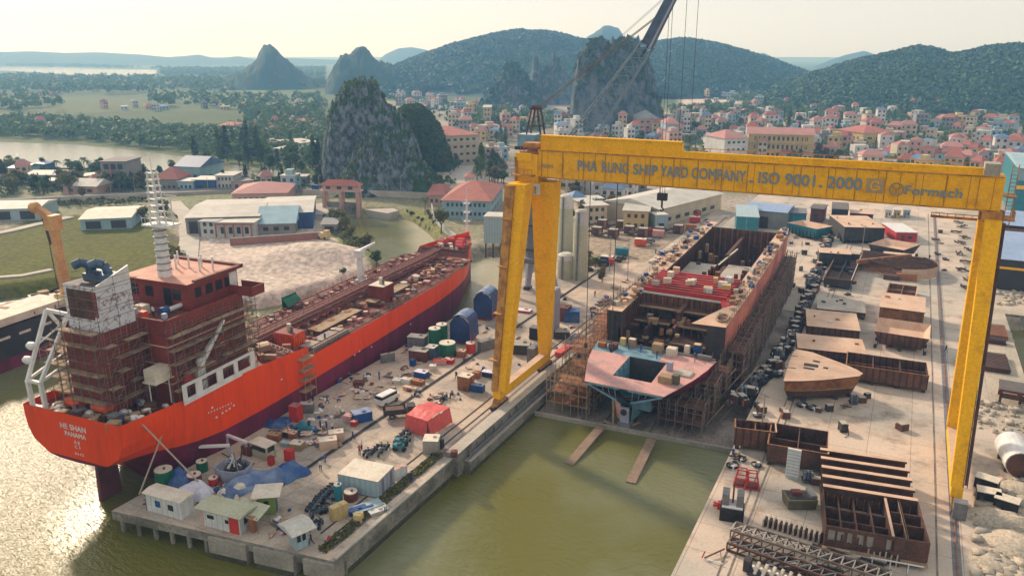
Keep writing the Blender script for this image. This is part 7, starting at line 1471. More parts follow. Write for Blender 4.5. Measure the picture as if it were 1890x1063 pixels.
bigbox(501, 857, .7, .7, 1.3, 'bright_red', 'dark_red', 'small red cabinet left of the bright red double cabinet', 0)
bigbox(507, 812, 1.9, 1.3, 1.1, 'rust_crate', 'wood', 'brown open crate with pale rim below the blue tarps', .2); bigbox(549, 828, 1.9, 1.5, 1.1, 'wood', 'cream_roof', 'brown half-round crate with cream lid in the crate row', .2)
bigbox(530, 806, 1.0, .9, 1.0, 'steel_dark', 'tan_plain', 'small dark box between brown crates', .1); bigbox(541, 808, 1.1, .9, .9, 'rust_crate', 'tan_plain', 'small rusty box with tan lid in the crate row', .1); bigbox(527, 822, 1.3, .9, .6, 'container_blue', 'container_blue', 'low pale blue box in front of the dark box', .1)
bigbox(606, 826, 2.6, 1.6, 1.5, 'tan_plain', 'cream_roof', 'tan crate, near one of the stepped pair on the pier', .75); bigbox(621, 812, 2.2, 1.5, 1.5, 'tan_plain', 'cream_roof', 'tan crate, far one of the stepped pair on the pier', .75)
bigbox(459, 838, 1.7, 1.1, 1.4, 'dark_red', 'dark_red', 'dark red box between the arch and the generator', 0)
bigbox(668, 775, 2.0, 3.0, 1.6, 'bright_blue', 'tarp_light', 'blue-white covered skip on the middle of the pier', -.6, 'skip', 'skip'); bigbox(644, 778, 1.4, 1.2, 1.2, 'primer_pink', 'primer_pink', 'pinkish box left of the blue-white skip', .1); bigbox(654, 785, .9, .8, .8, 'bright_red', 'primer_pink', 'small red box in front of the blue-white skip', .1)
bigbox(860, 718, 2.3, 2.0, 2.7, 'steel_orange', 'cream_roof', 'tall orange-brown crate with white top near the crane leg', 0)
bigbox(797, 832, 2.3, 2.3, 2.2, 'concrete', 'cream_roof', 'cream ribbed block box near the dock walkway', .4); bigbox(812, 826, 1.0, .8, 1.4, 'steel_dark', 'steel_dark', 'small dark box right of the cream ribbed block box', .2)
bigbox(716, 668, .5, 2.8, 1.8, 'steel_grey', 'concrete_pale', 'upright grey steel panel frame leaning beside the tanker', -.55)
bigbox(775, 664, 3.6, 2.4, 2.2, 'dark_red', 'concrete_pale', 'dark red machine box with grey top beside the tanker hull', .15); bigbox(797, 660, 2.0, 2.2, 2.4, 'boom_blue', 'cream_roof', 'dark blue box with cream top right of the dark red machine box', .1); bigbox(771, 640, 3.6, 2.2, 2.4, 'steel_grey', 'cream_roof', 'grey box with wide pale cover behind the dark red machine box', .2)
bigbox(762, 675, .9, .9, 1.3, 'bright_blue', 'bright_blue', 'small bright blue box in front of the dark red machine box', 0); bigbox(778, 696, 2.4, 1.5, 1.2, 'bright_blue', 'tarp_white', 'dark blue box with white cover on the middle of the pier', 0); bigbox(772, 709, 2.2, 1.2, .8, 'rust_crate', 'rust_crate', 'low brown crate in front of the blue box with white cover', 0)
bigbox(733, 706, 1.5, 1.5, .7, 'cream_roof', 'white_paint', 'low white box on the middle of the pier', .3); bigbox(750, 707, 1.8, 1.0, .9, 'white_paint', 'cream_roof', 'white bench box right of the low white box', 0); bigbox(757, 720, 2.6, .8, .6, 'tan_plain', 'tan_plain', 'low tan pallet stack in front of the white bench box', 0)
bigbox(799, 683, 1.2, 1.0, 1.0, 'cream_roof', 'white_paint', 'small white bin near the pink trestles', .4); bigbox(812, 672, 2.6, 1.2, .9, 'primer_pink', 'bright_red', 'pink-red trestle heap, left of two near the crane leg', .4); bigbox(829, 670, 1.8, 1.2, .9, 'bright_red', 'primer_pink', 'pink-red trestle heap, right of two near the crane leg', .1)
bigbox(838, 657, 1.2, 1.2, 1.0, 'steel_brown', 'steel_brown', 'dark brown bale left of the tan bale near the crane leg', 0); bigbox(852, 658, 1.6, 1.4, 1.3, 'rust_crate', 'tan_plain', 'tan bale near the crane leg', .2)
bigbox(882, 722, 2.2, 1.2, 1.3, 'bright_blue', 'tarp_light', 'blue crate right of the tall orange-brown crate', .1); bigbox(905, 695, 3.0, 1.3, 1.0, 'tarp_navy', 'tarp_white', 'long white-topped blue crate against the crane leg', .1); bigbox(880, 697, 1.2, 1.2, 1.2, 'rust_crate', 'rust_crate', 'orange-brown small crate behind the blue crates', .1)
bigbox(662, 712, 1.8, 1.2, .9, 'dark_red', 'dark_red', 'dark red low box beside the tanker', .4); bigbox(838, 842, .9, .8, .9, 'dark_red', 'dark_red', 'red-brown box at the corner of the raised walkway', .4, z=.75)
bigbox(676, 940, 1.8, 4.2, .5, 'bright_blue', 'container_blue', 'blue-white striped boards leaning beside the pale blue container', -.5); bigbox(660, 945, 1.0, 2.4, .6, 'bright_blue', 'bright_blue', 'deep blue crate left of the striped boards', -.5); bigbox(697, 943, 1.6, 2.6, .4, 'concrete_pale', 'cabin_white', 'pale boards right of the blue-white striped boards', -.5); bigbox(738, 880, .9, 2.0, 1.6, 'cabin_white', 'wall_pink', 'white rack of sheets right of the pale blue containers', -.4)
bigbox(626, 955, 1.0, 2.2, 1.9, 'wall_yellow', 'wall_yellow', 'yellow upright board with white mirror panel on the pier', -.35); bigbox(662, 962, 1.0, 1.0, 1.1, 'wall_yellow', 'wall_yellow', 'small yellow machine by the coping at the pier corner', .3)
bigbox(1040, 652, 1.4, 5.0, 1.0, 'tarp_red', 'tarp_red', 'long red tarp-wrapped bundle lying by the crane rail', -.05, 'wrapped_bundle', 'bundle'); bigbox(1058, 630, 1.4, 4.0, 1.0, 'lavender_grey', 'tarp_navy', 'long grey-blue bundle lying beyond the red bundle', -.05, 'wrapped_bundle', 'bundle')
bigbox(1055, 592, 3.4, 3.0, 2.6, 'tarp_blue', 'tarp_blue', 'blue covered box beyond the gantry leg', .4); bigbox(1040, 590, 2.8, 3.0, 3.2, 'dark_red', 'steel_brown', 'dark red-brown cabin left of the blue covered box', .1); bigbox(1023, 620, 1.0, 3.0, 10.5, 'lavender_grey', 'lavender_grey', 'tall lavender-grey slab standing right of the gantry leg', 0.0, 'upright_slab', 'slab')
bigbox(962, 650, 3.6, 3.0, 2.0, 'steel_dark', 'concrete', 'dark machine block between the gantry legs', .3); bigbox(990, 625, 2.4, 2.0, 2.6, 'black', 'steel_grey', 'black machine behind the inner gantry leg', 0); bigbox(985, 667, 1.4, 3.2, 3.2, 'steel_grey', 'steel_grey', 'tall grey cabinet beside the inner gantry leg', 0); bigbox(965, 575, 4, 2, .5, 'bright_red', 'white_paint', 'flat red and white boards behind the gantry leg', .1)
bigbox(1038, 622, 3, 3, 1.6, 'steel_dark', 'concrete', 'pile of dark machine parts right of the gantry leg', .4); bigbox(900, 645, 1.2, 4.2, 2.2, 'steel_grey', 'concrete_pale', 'slanted grey frame left of the gantry leg', -.4)
for px, py, w_, d_, h_, lab, sd_ in ((858, 628, 4.4, 5.2, 6.4, 'navy tarpaulin hood with pale top beside the tanker bow, nearer one', 1), (899, 585, 4.4, 5.4, 6.8, 'navy tarpaulin hood with pale top beside the tanker bow, farther one', 2)):
    t = thing('covered_tank', lab, 'covered tank', at(px, py), .15, 'navy hooded tanks beside the tanker bow')
    b = MB(); cloth(b, lambda u, v: (w_*(.5-u)*1.0, -d_/2+d_*v, (h_-.1-1.6*(abs(2*u-1)**2.2)) if .02 < u < .98 else .8), 14, 6, 'tarp_navy', .1, sd_)
    cloth(b, lambda u, v: (w_*(u-.5), -d_/2-.15, (.6+(h_-.9-1.6*(abs(2*u-1)**2.2))*v)), 10, 6, 'tarp_navy', .08, sd_+5); b.build('hood', t)
    b = MB(); cloth(b, lambda u, v: (w_*.34*(1-2*u), -d_/2+d_*v*.95, h_+.06-.55*(abs(2*u-1)**2)), 6, 6, 'tarp_light', .05, sd_+9); b.build('top_sheet', t)
    b = MB(); b.box((0, 0, .5), (w_*.8, d_*.8, 1.0)); b.bx(w_/2-.1, w_/2+.06, -d_/2, -d_/2+.3, .6, 3, 'bright_red'); b.build('base', t, 'steel_dark')
def wheelset(t, xs, y, r_, name='wheel'):
    for x in xs:
        for s_ in (-1, 1):
            b = MB(); b.tube((x, s_*y-.12, r_), (x, s_*y+.12, r_), r_, 14, 'rubber'); w_ = b.build(name, t); b = MB(); b.tube((x, s_*y-.13, r_), (x, s_*y+.13, r_), r_*.55, 10, 'steel_grey'); b.build('rim', w_)
def car(name, loc, rz, lab, m_, kind='van', group=None):
    t = thing(name, lab, 'van' if kind == 'van' else 'car' if kind == 'car' else 'truck', loc, rz, group); b = MB()
    if kind == 'van':
        b.box((0, 0, .85), (4.4, 1.8, .9), m_); b.box((-.2, 0, 1.6), (3.8, 1.7, .75), m_, 0, (.92, .85)); b.build('body', t); b = MB(); b.box((-.2, 0, 1.62), (3.9, 1.72, .42), 'glass_dark', 0, (.94, .93)); b.build('window', t)
    elif kind == 'car':
        b.box((0, 0, .65), (4.2, 1.75, .6), m_, 0, (.98, .95)); b.box((-.15, 0, 1.2), (2.3, 1.55, .5), 'glass_dark', 0, (.75, .85)); b.box((-.15, 0, 1.47), (1.7, 1.3, .05), m_); b.build('body', t)
    else:
        b.box((1.9, 0, 1.2), (1.5, 2.0, 1.6), m_, 0, (.8, .9)); b.build('cab', t); b = MB(); b.box((-.8, 0, .9), (3.8, 2.0, .25), 'steel_dark'); 
        for y in (-1, 1): b.box((-.8, y, 1.35), (3.8, .08, .7), 'steel_dark')
        b.box((-.8, 0, 1.3), (3, 1.5, .6), 'steel_brown'); b.build('load_bed', t); b = MB(); b.box((2.6, 0, 1.5), (.1, 1.7, .6), 'glass_dark'); b.build('window', t)
    for s_ in (-.6, .6): b = MB(); b.box((2.12 if kind != 'truck' else 2.66, s_, .75), (.1, .3, .16), 'white_paint'); b.build('headlight', t)
    wheelset(t, (-1.35, 1.35), .85 if kind != 'truck' else .95, .36 if kind != 'truck' else .48); return t
car('parked_van', at(715, 743), R(82), 'small white van parked on the pier left of the dark truck', 'white_paint')
car('parked_truck', at(738, 768), R(40), 'dark truck parked left of the red tent', 'steel_dark', 'truck')
car('parked_car', at(1145, 482), R(80), 'dark car parked on the lane beyond the ship side', 'steel_dark', 'car'); car('parked_car', at(1200, 449), R(85), 'grey car parked higher up the lane left of the ship', 'steel_grey', 'car')
car('parked_car', at(685, 348, .9)+Vector((0, 0, 0)), R(160), 'red car driving on the causeway road below the near crag', 'bright_red', 'car'); car('parked_van', at(583, 350, .9), R(165), 'blue and white bus-like van on the road left of the sluice gate', 'bright_blue'); car('parked_truck', at(1190, 412), R(85), 'red truck parked by the dirt ground left of the ship', 'bright_red', 'truck'); car('parked_van', at(1286, 398), R(85), 'red van parked at the far end of the lane', 'bright_red')
car('parked_truck', at(1115, 490), R(30), 'red and blue truck at the lane bend left of the unfinished ship', 'bright_red', 'truck')
mb_ = thing('motorbike', 'x', 'motorbike', (0, 0, 0), 0, 'motorbikes parked on the pier')
for x in (-.62, .62):
    b = MB(); b.tube((x, -.06, .3), (x, .06, .3), .3, 12, 'rubber'); b.build('wheel', mb_)
b = MB(); b.bar((-.6, 0, .45), (.5, 0, .55), .22, .25, 'boom_blue'); b.box((-.1, 0, .55), (.6, .28, .3), 'boom_blue'); b.bar((.62, 0, .35), (.42, 0, 1.0), .1, .1, 'steel_grey'); b.build('body', mb_)
b = MB(); b.box((-.3, 0, .8), (.75, .26, .12)); b.build('seat', mb_, 'black'); b = MB(); b.bar((.42, -.36, 1.02), (.42, .36, 1.02), .06); b.box((.5, 0, .92), (.16, .16, .16)); b.build('handlebar', mb_, 'steel_grey')
MBP = [(575, 945), (580, 938), (586, 932), (590, 925), (596, 920), (601, 914), (607, 910), (612, 905), (617, 901), (584, 950), (592, 947), (600, 943), (608, 938), (615, 914), (606, 925), (640, 905), (688, 836), (694, 832), (700, 828), (683, 842), (702, 840), (708, 834), (712, 828), (676, 838), (735, 812), (742, 806), (748, 800), (754, 806), (744, 816), (752, 818), (730, 820), (736, 826), (585, 968), (592, 972), (566, 985), (570, 962), (770, 748-20), (815, 740), (833, 732), (823, 736)]
random.seed(11); first = True
for i, (px, py) in enumerate(MBP):
    p = at(px, py); rz = rnd.uniform(.2, .7)+(1.2 if i > 15 else 0); sec = 'in the row left of the pale blue container' if i < 16 else 'in the group behind the pale blue container' if i < 24 else 'in the group in front of the red tent' if i < 32 else 'near the guard booth at the pier corner' if i < 36 else 'behind the red tent'
    lab = 'dark motorbike parked '+sec
    if first: mb_.location = p; mb_.rotation_euler = (0, 0, rz); mb_['label'] = lab; first = False
    else: copy_tree(mb_, p, rz, lab)
def f(b):
    b.box((0, 0, .9), (1.6, .9, .5), 'teal'); b.tube((-.5, -.45, .4), (-.5, .45, .4), .38, 10, 'rubber'); b.tube((.9, -.3, .4), (.9, .3, .4), .3, 10, 'rubber'); b.box((.2, 0, 1.25), (.5, .8, .3), 'steel_dark')
one('cargo_cart', 736, 832, 'teal three-wheeled cart in the motorbike group on the pier', 'cart', f, .1); one('cargo_cart', 740, 822, 'second teal cart just behind the first', 'cart', f, .3)
def person_mesh(name, shirt, trous, hat, pose):
    import bmesh
    A = {'stand': [(0, 0, .92), (0, 0, 1.15), (0, 0, 1.42), (0, 0, 1.52), (0, .02, 1.66), (.1, 0, .88), (.11, .02, .48), (.11, 0, .05), (.11, .14, .03), (-.1, 0, .88), (-.12, .0, .48), (-.13, 0, .05), (-.13, .14, .03), (.2, 0, 1.4), (.26, .02, 1.14), (.27, .1, .9), (-.2, 0, 1.4), (-.26, .02, 1.14), (-.27, .1, .9)],
         'walk': [(0, 0, .9), (0, .02, 1.14), (0, .04, 1.40), (0, .05, 1.5), (0, .09, 1.64), (.1, 0, .87), (.11, .2, .5), (.11, .26, .06), (.11, .4, .05), (-.1, 0, .87), (-.11, -.08, .47), (-.11, -.34, .1), (-.11, -.24, .03), (.2, .03, 1.38), (.26, -.1, 1.14), (.26, -.1, .9), (-.2, .03, 1.38), (-.26, .12, 1.14), (-.25, .3, .98)],
         'bend': [(0, -.1, .86), (0, .08, 1.0), (0, .3, 1.12), (0, .38, 1.14), (0, .5, 1.16), (.1, -.1, .84), (.12, .08, .46), (.12, 0, .05), (.12, .14, .03), (-.1, -.1, .84), (-.12, .08, .46), (-.12, 0, .05), (-.12, .14, .03), (.2, .3, 1.08), (.24, .42, .84), (.18, .55, .62), (-.2, .3, 1.08), (-.24, .42, .84), (-.18, .55, .62)]}[pose]
    E_ = [(0, 1), (1, 2), (2, 3), (3, 4), (0, 5), (5, 6), (6, 7), (7, 8), (0, 9), (9, 10), (10, 11), (11, 12), (2, 13), (13, 14), (14, 15), (2, 16), (16, 17), (17, 18)]
    Rr = [.15, .14, .15, .06, .1, .1, .07, .05, .05, .1, .07, .05, .05, .08, .05, .04, .08, .05, .04]
    me = bpy.data.meshes.new(name); me.from_pydata(A, E_, []); o = bpy.data.objects.new(name, me); COL.objects.link(o); md = o.modifiers.new('s', 'SKIN'); o.modifiers.new('u', 'SUBSURF').levels = 1
    for i, v in enumerate(me.skin_vertices[0].data): v.radius = (Rr[i], Rr[i]*(.8 if i < 3 else 1)); v.use_root = (i == 0)
    dg = bpy.context.evaluated_depsgraph_get(); dg.update(); m2 = bpy.data.meshes.new_from_object(o.evaluated_get(dg)); bpy.data.objects.remove(o); m2.materials.clear()
    for q in (trous, shirt, 'skin', hat): m2.materials.append(MATS[q])
    hd = Vector(A[4])
    for p in m2.polygons:
        c = p.center
        if (c-hd).length < .16: p.material_index = 3 if c.z > hd.z+.01 else 2
        elif (c-Vector(A[15])).length < .1 or (c-Vector(A[18])).length < .1: p.material_index = 2
        elif c.z > A[0][2]+.02 or (pose == 'bend' and c.y > .0 and c.z > .75) or abs(c.x) > .18: p.material_index = 1
        else: p.material_index = 0
        p.use_smooth = True
    m2.update(); return m2
mat('overall_blue', (.03, .06, .22), .8, fine=0); mat('overall_navy', (.02, .03, .09), .8, fine=0); mat('shirt_white', (.6, .6, .58), .8, fine=0); mat('shirt_red', (.45, .04, .03), .8, fine=0); mat('hat_yellow', (.7, .45, .03), .5, fine=0)
PM = {}
for key, (s_, tr, h_) in {'blue': ('overall_blue', 'overall_blue', 'hat_yellow'), 'navy': ('overall_navy', 'overall_navy', 'white_paint'), 'white': ('shirt_white', 'overall_navy', 'white_paint'), 'red': ('shirt_red', 'overall_navy', 'hat_yellow')}.items():
    for po in ('stand', 'walk', 'bend'): PM[key, po] = person_mesh('person', s_, tr, h_, po)
DESC = {'blue': 'worker in blue overalls', 'navy': 'worker in navy overalls', 'white': 'worker in white shirt', 'red': 'worker in red shirt'}
PV = {'stand': 'standing', 'walk': 'walking', 'bend': 'bending down'}
PPL = [('navy', 'walk', 652, 812, 'on the open pier beside the dark rail'), ('white', 'stand', 668, 830, 'left of the motorbike group behind the container'), ('red', 'stand', 664, 839, 'left of the motorbike group, nearest the container'),
 ('navy', 'stand', 759, 890, 'on the kerb strip right of the pale blue containers'), ('white', 'stand', 592, 868, 'in front of the red table by the blue tarp'), ('blue', 'bend', 601, 853, 'at the red table by the blue tarp'), ('navy', 'stand', 571, 792, 'left of the pair near the teal bench'), ('blue', 'stand', 592, 792, 'near the teal bench'), ('blue', 'stand', 603, 793, 'near the teal bench, right of the others'), ('white', 'stand', 614, 796, 'among white sacks on the pier'), ('navy', 'stand', 578, 742, 'by the grey box beside the tanker'), ('blue', 'walk', 604, 745, 'beside the tanker hull behind the boxes'),
 ('navy', 'stand', 553, 810, 'beside the brown crates'), ('white', 'bend', 712, 945, 'on the coping strip at the dock edge'), ('navy', 'walk', 575, 1004, 'right of the guard booth at the pier corner'), ('red', 'stand', 608, 1008, 'at the red post near the pier corner'), ('navy', 'stand', 590, 978, 'by the motorbikes near the guard booth'),
 ('blue', 'stand', 700, 700, 'on the middle of the pier near white boxes'), ('navy', 'walk', 842, 700, 'left of the tall orange-brown crate'), ('navy', 'stand', 1092, 590, 'on the lane beyond the gantry leg'), ('blue', 'walk', 1120, 560, 'on the lane left of the ship'), ('red', 'stand', 1098, 548, 'on the lane left of the ship'), ('navy', 'walk', 1210, 470, 'far up the lane left of the ship'),
 ('blue', 'stand', 1648, 486, 'beside the curved bow frames in the yard'), ('navy', 'walk', 1715, 480, 'on the right lane of the yard'), ('navy', 'walk', 1450, 715, 'by the clutter strip near the bow deck block'), ('blue', 'stand', 1570, 538, 'on the slab behind the flat tan blocks'), ('navy', 'stand', 1560, 532, 'on the slab behind the flat tan blocks'), ('red', 'walk', 1455, 480, 'on the pale slab right of the ship'), ('navy', 'stand', 1480, 455, 'on the pale slab right of the ship, farther up'), ('blue', 'walk', 1352, 845, 'at the slipway corner by the ribbed box block'), ('navy', 'stand', 1540, 905, 'beside the rail left of the big grid block'), ('navy', 'walk', 1745, 650, 'on the pale lane behind the right crane leg'), ('red', 'bend', 1395, 705, 'by the clutter strip left of the bow deck')]
for key, po, px, py, wh_ in PPL:
    o = link('person', PM[key, po]); o.location = at(px, py); o.rotation_euler = (0, 0, rnd.uniform(0, 6.28)); tag(o, f'{DESC[key]} {PV[po]} {wh_}', 'person', 'workers in the shipyard')
for key, po, px, py, wh_ in (('blue', 'stand', 1183, 650, 'behind the stern hatch of the unfinished ship'), ('blue', 'stand', 1160, 645, 'on the blue-primed strip of the pink stern deck'), ('navy', 'stand', 1212, 662, 'behind the stern hatch, farther right'), ('navy', 'bend', 1284, 662, 'at the right end of the pink stern deck'), ('navy', 'stand', 1132, 648, 'near the left end of the pink stern deck')):
    o = link('person', PM[key, po]); o.location = BSM @ bs(px, py, DZ); o.rotation_euler = (0, 0, rnd.uniform(0, 6.28)); tag(o, f'{DESC[key]} {PV[po]} {wh_}', 'person', 'workers on the unfinished ship')
for key, po, x, y, z, wh_ in (('blue', 'stand', 9.9, 54, UZ, 'on the right side deck of the unfinished ship'), ('navy', 'walk', 9.6, 72, UZ, 'far along the right side deck of the unfinished ship'), ('navy', 'stand', -9.8, 38, UZ, 'on the left side deck of the unfinished ship')):
    o = link('person', PM[key, po]); o.location = BSM @ Vector((x, y, z)); tag(o, f'{DESC[key]} {PV[po]} {wh_}', 'person', 'workers on the unfinished ship')
for key, po, x, y, z, wh_ in (('blue', 'stand', 7.0, 2.2, 10.2, 'on the tanker stern deck'), ('blue', 'bend', 4.8, 6.8, 10.0, 'on the tanker deck beside the funnel'), ('white', 'stand', 3.2, 13.0, 21.5, 'on the top deck of the tanker bridge block'), ('blue', 'walk', 8.8, 45, 7.5, 'on the tanker main deck by the rail'), ('navy', 'stand', -1, 2.0, 10.3, 'at the middle of the tanker stern')):
    o = link('person', PM[key, po]); o.location = TKM @ Vector((x, y, z)); tag(o, f'{DESC[key]} {PV[po]} {wh_}', 'person', 'workers on the tanker')
mk = {}
b = MB(); b.sphere((0, 0, 0), .5, 'white_paint', 8, 4, (1.1, .8, .7), 0); b.sphere((.6, .3, 0), .4, 'white_paint', 8, 4, (1, 1, .8), 0); mk['sack'] = (b.build('sack_pile'), 'small pile of white sacks', 'sacks')
b = MB(); [b.bar((random.Random(k).uniform(-1.2, .2), random.Random(k+9).uniform(-.5, .5), .1+.1*(k % 3)), (random.Random(k+3).uniform(.3, 1.4), random.Random(k+4).uniform(-.5, .5), .1+.1*(k % 3)), .14, m=['wood', 'tan_plain', 'plank'][k % 3]) for k in range(9)]; mk['timber'] = (b.build('timber_pile'), 'small pile of loose timber', 'timber')
b = MB(); b.box((0, 0, .3), (.9, .7, .55), 'dark_red'); b.box((.5, .4, .25), (.5, .5, .45), 'steel_grey'); b.box((-.4, .5, .2), (.6, .4, .35), 'tan_plain'); mk['boxes'] = (b.build('box_pile'), 'small pile of mixed boxes', 'boxes')
b = MB(); [b.tube((random.Random(k).uniform(-1.5, -.5), -.4+.16*k, .12), (random.Random(k+5).uniform(.6, 1.6), -.35+.15*k, .12+.1*(k % 2)), .09, 6, ['steel_grey', 'steel_brown', 'tube_steel'][k % 3]) for k in range(6)]; mk['pipes'] = (b.build('pipe_bundle'), 'bundle of loose pipes', 'pipes')
b = MB(); b.box((0, 0, .35), (.8, .6, .6), 'bright_blue'); b.box((.1, .5, .2), (.5, .4, .4), 'primer_pink'); mk['bin'] = (b.build('blue_bin'), 'small blue bin', 'bin')
b = MB(); [b.box((random.Random(k).uniform(-1, 1), random.Random(k+7).uniform(-.7, .7), .12+.05*k), (random.Random(k+1).uniform(.6, 1.6), random.Random(k+2).uniform(.3, .9), .08), ['primer_pink', 'cream_roof', 'steel_brown', 'concrete_pale', 'tan_plain'][k % 5], k) for k in range(7)]; mk['scrap'] = (b.build('scrap_pile'), 'flat scrap plates', 'scrap')
used = set()
def lit(k, px, py, wh_, s_=1.0):
    o, lab, cat = mk[k]
    if k in used: o = o.copy(); COL.objects.link(o)
    used.add(k); o.location = at(px, py); o.rotation_euler = (0, 0, rnd.uniform(0, 6)); o.scale = (s_, s_, s_); tag(o, lab+' '+wh_, cat, 'small goods lying about the pier')
for x0, y0, x1, y1, n_, wh_ in ((365, 905, 410, 925, 12, 'between the cabins and the tub'), (400, 858, 470, 900, 10, 'around the grey tub'), (560, 790, 625, 825, 22, 'among the white sacks and crates mid-pier'), (495, 790, 545, 830, 10, 'by the crate row'), (620, 690, 700, 740, 22, 'beside the tanker on the stained slab'), (575, 730, 640, 775, 14, 'behind the red booth near the tanker'), (700, 690, 770, 735, 12, 'around the white van'), (740, 640, 800, 700, 14, 'around the dark red machine box'), (840, 600, 905, 690, 14, 'around the navy hooded tanks'), (930, 600, 1000, 680, 12, 'between the gantry legs'), (790, 725, 850, 745, 8, 'behind the red tent'), (500, 940, 545, 990, 10, 'behind the guard booth'), (275, 915, 300, 935, 5, 'at the left corner of the pier'), (1020, 600, 1060, 660, 8, 'right of the gantry leg')):
    for k in range(int(n_*1.5)): lit(rnd.choice(list(mk)), rnd.uniform(x0, x1), rnd.uniform(y0, y1), wh_, rnd.uniform(.45, .95))
for k in range(26):   # far lane by the ship
    u = rnd.random(); lit(rnd.choice(list(mk)), 1075+250*u+rnd.uniform(-14, 14), 590-195*u+rnd.uniform(-6, 6), 'along the lane left of the ship', 1.4)
for k in range(16): u = rnd.random(); lit('timber' if k % 2 else 'boxes', 1090+230*u, 615-200*u+rnd.uniform(-4, 4), 'along the ship\'s left side', 1.8)
P = []
for k in range(380):
    u = rnd.random(); x = -56.5+rnd.uniform(-.7, .7); y = 63+u*27; P.append((x-1.0, y, .05))
V, F = tufts(P, .35, 6, .5, 3, 1.2); tag(link('weeds', np_mesh('weeds', V, F, ['leaf_olive'])), 'strip of olive weeds growing along the dock kerb', 'weeds', kind='stuff')
b = MB()
for k in range(3): b.tube((-53.7, 92+k*.3, -.9+.25*k), (-53.7, 132, -.9+.25*k), .1, 6)
for k in range(14): b.bar((-54.2, 93+k*2.8, .3), (-53.5, 93+k*2.8, -2.4), .14)
tag(b.build('pipe_run', None, 'steel_grey'), 'grey pipe run on brackets along the dock wall below the walkway', 'pipes')
# ================================================================== TOWN, VILLAGE, TREES
def windows_row(t, wpar, w, d, h, st, n_, m_='window_dark', face='f', x0=.08, x1=.92, hh=1.2, z0=1.0, ww=None, dp_=.05):
    for s_ in range(st):
        sh = h/st
        for k in range(n_):
            L_ = w if face == 'f' else d; cx_ = L_*(x0+(x1-x0)*(k+.5)/n_); wd = ww or L_*(x1-x0)/n_*.5; b = MB(); z = s_*sh+z0
            if face == 'f': b.bx(cx_-wd/2, cx_+wd/2, -dp_, 0.0, z, z+hh, m_)
            elif face == 'r': b.bx(w, w+dp_, cx_-wd/2, cx_+wd/2, z, z+hh, m_)
            b.build('window', wpar)
def building(name, nl, nrr, fl, h, lab, wall, roof, st, nw, cat='building', rise=2.0, over=.6, hip=True, col=None, hh=1.3, side=0, ww=None, group=None, base=0.0):
    a, b_, c = at(*nl), at(*nrr), at(*fl); w = (b_-a).length; rz = math.atan2(b_.y-a.y, b_.x-a.x); yv = Vector((-math.sin(rz), math.cos(rz), 0)); d = max(abs((c-a).dot(yv)), 5)
    t = thing(name, lab, cat, (a.x, a.y, base), rz, group); b = MB(); b.bx(0, w, 0, d, -1, h, wall); wl_ = b.build('wall', t)
    b = MB(); o_ = over
    if rise > 0:
        r0_, r1_ = (d/2, w-d/2) if hip and w > d*1.05 else (0-o_, w+o_) if not hip else (w*.45, w*.55)
        b.add([(-o_, -o_, h), (w+o_, -o_, h), (w+o_, d+o_, h), (-o_, d+o_, h), (r0_, d/2, h+rise), (r1_, d/2, h+rise)], [(0, 1, 5, 4), (1, 2, 5), (2, 3, 4, 5), (3, 0, 4), (3, 2, 1, 0)], roof)
    else: b.bx(-o_, w+o_, -o_, d+o_, h, h+.3, roof)
    b.build('roof', t); windows_row(t, wl_, w, d, h, st, nw, hh=hh, ww=ww)
    if side: windows_row(t, wl_, w, d, h, st, side, hh=hh, face='r')
    if col:
        b = MB()
        for s_ in range(st): b.bx(-.1, w+.1, -1.2, -.06, (s_+1)*h/st-.35, (s_+1)*h/st-.1, col)
        b.build('gallery', wl_)
        for k in range(nw+1): b = MB(); x = w*(.04+.92*k/nw); b.bx(x-.2, x+.2, -1.25, -.9, 0, h-.4, col); b.build('column', wl_)
    return t
building('apartment_block', (818, 306), (886, 301), (822, 286), 15.5, 'four storey cream apartment building with red hip roof right of the near crag', 'wall_cream', 'roof_red', 4, 5, rise=3.5, side=3)
building('apartment_block', (792, 303), (820, 306), (797, 290), 12.0, 'lower cream wing with red roof left of the apartment building', 'wall_cream', 'roof_red', 3, 3, rise=2.5)
building('school_building', (1378, 292), (1499, 296), (1380, 281), 14.0, 'long yellow school building with three galleries and pink roof above the girder', 'wall_yellow', 'roof_pink', 3, 12, rise=2.5, col='wall_yellow', cat='school', hh=2.2, hip=False)
building('school_building', (1335, 296), (1378, 294), (1338, 286), 12.0, 'white wing with pink gable roof left of the yellow school', 'wall_white', 'roof_pink', 3, 4, rise=4, cat='school')
building('town_house', (1540, 268), (1590, 276), (1556, 260), 10, 'yellow long house with brown-red hip roof right of the school', 'wall_yellow', 'roof_red', 2, 5, rise=4, side=3, cat='house')
building('town_house', (1176, 250), (1214, 250), (1178, 243), 12, 'pale pink house with grey pyramid roof in front of the tall crag', 'wall_pink', 'roof_grey', 3, 3, rise=5, cat='house')
building('town_house', (1228, 262), (1252, 262), (1230, 256), 12, 'pale blue house with pink gable roof below the tall crag', 'wall_blue', 'roof_pink', 3, 2, rise=4, cat='house')
building('tower_house', (892, 240), (906, 240), (893, 234), 17, 'narrow pale high-rise house left of the apartment trees', 'wall_cream', 'roof_pale', 5, 2, rise=0, cat='house')
building('tower_house', (192, 352), (238, 352), (195, 342), 12.5, 'tall unfinished grey house with a red banner by the river road', 'wall_grey', 'roof_dark', 3, 3, rise=0, cat='house', ww=2.2, hh=2.2)
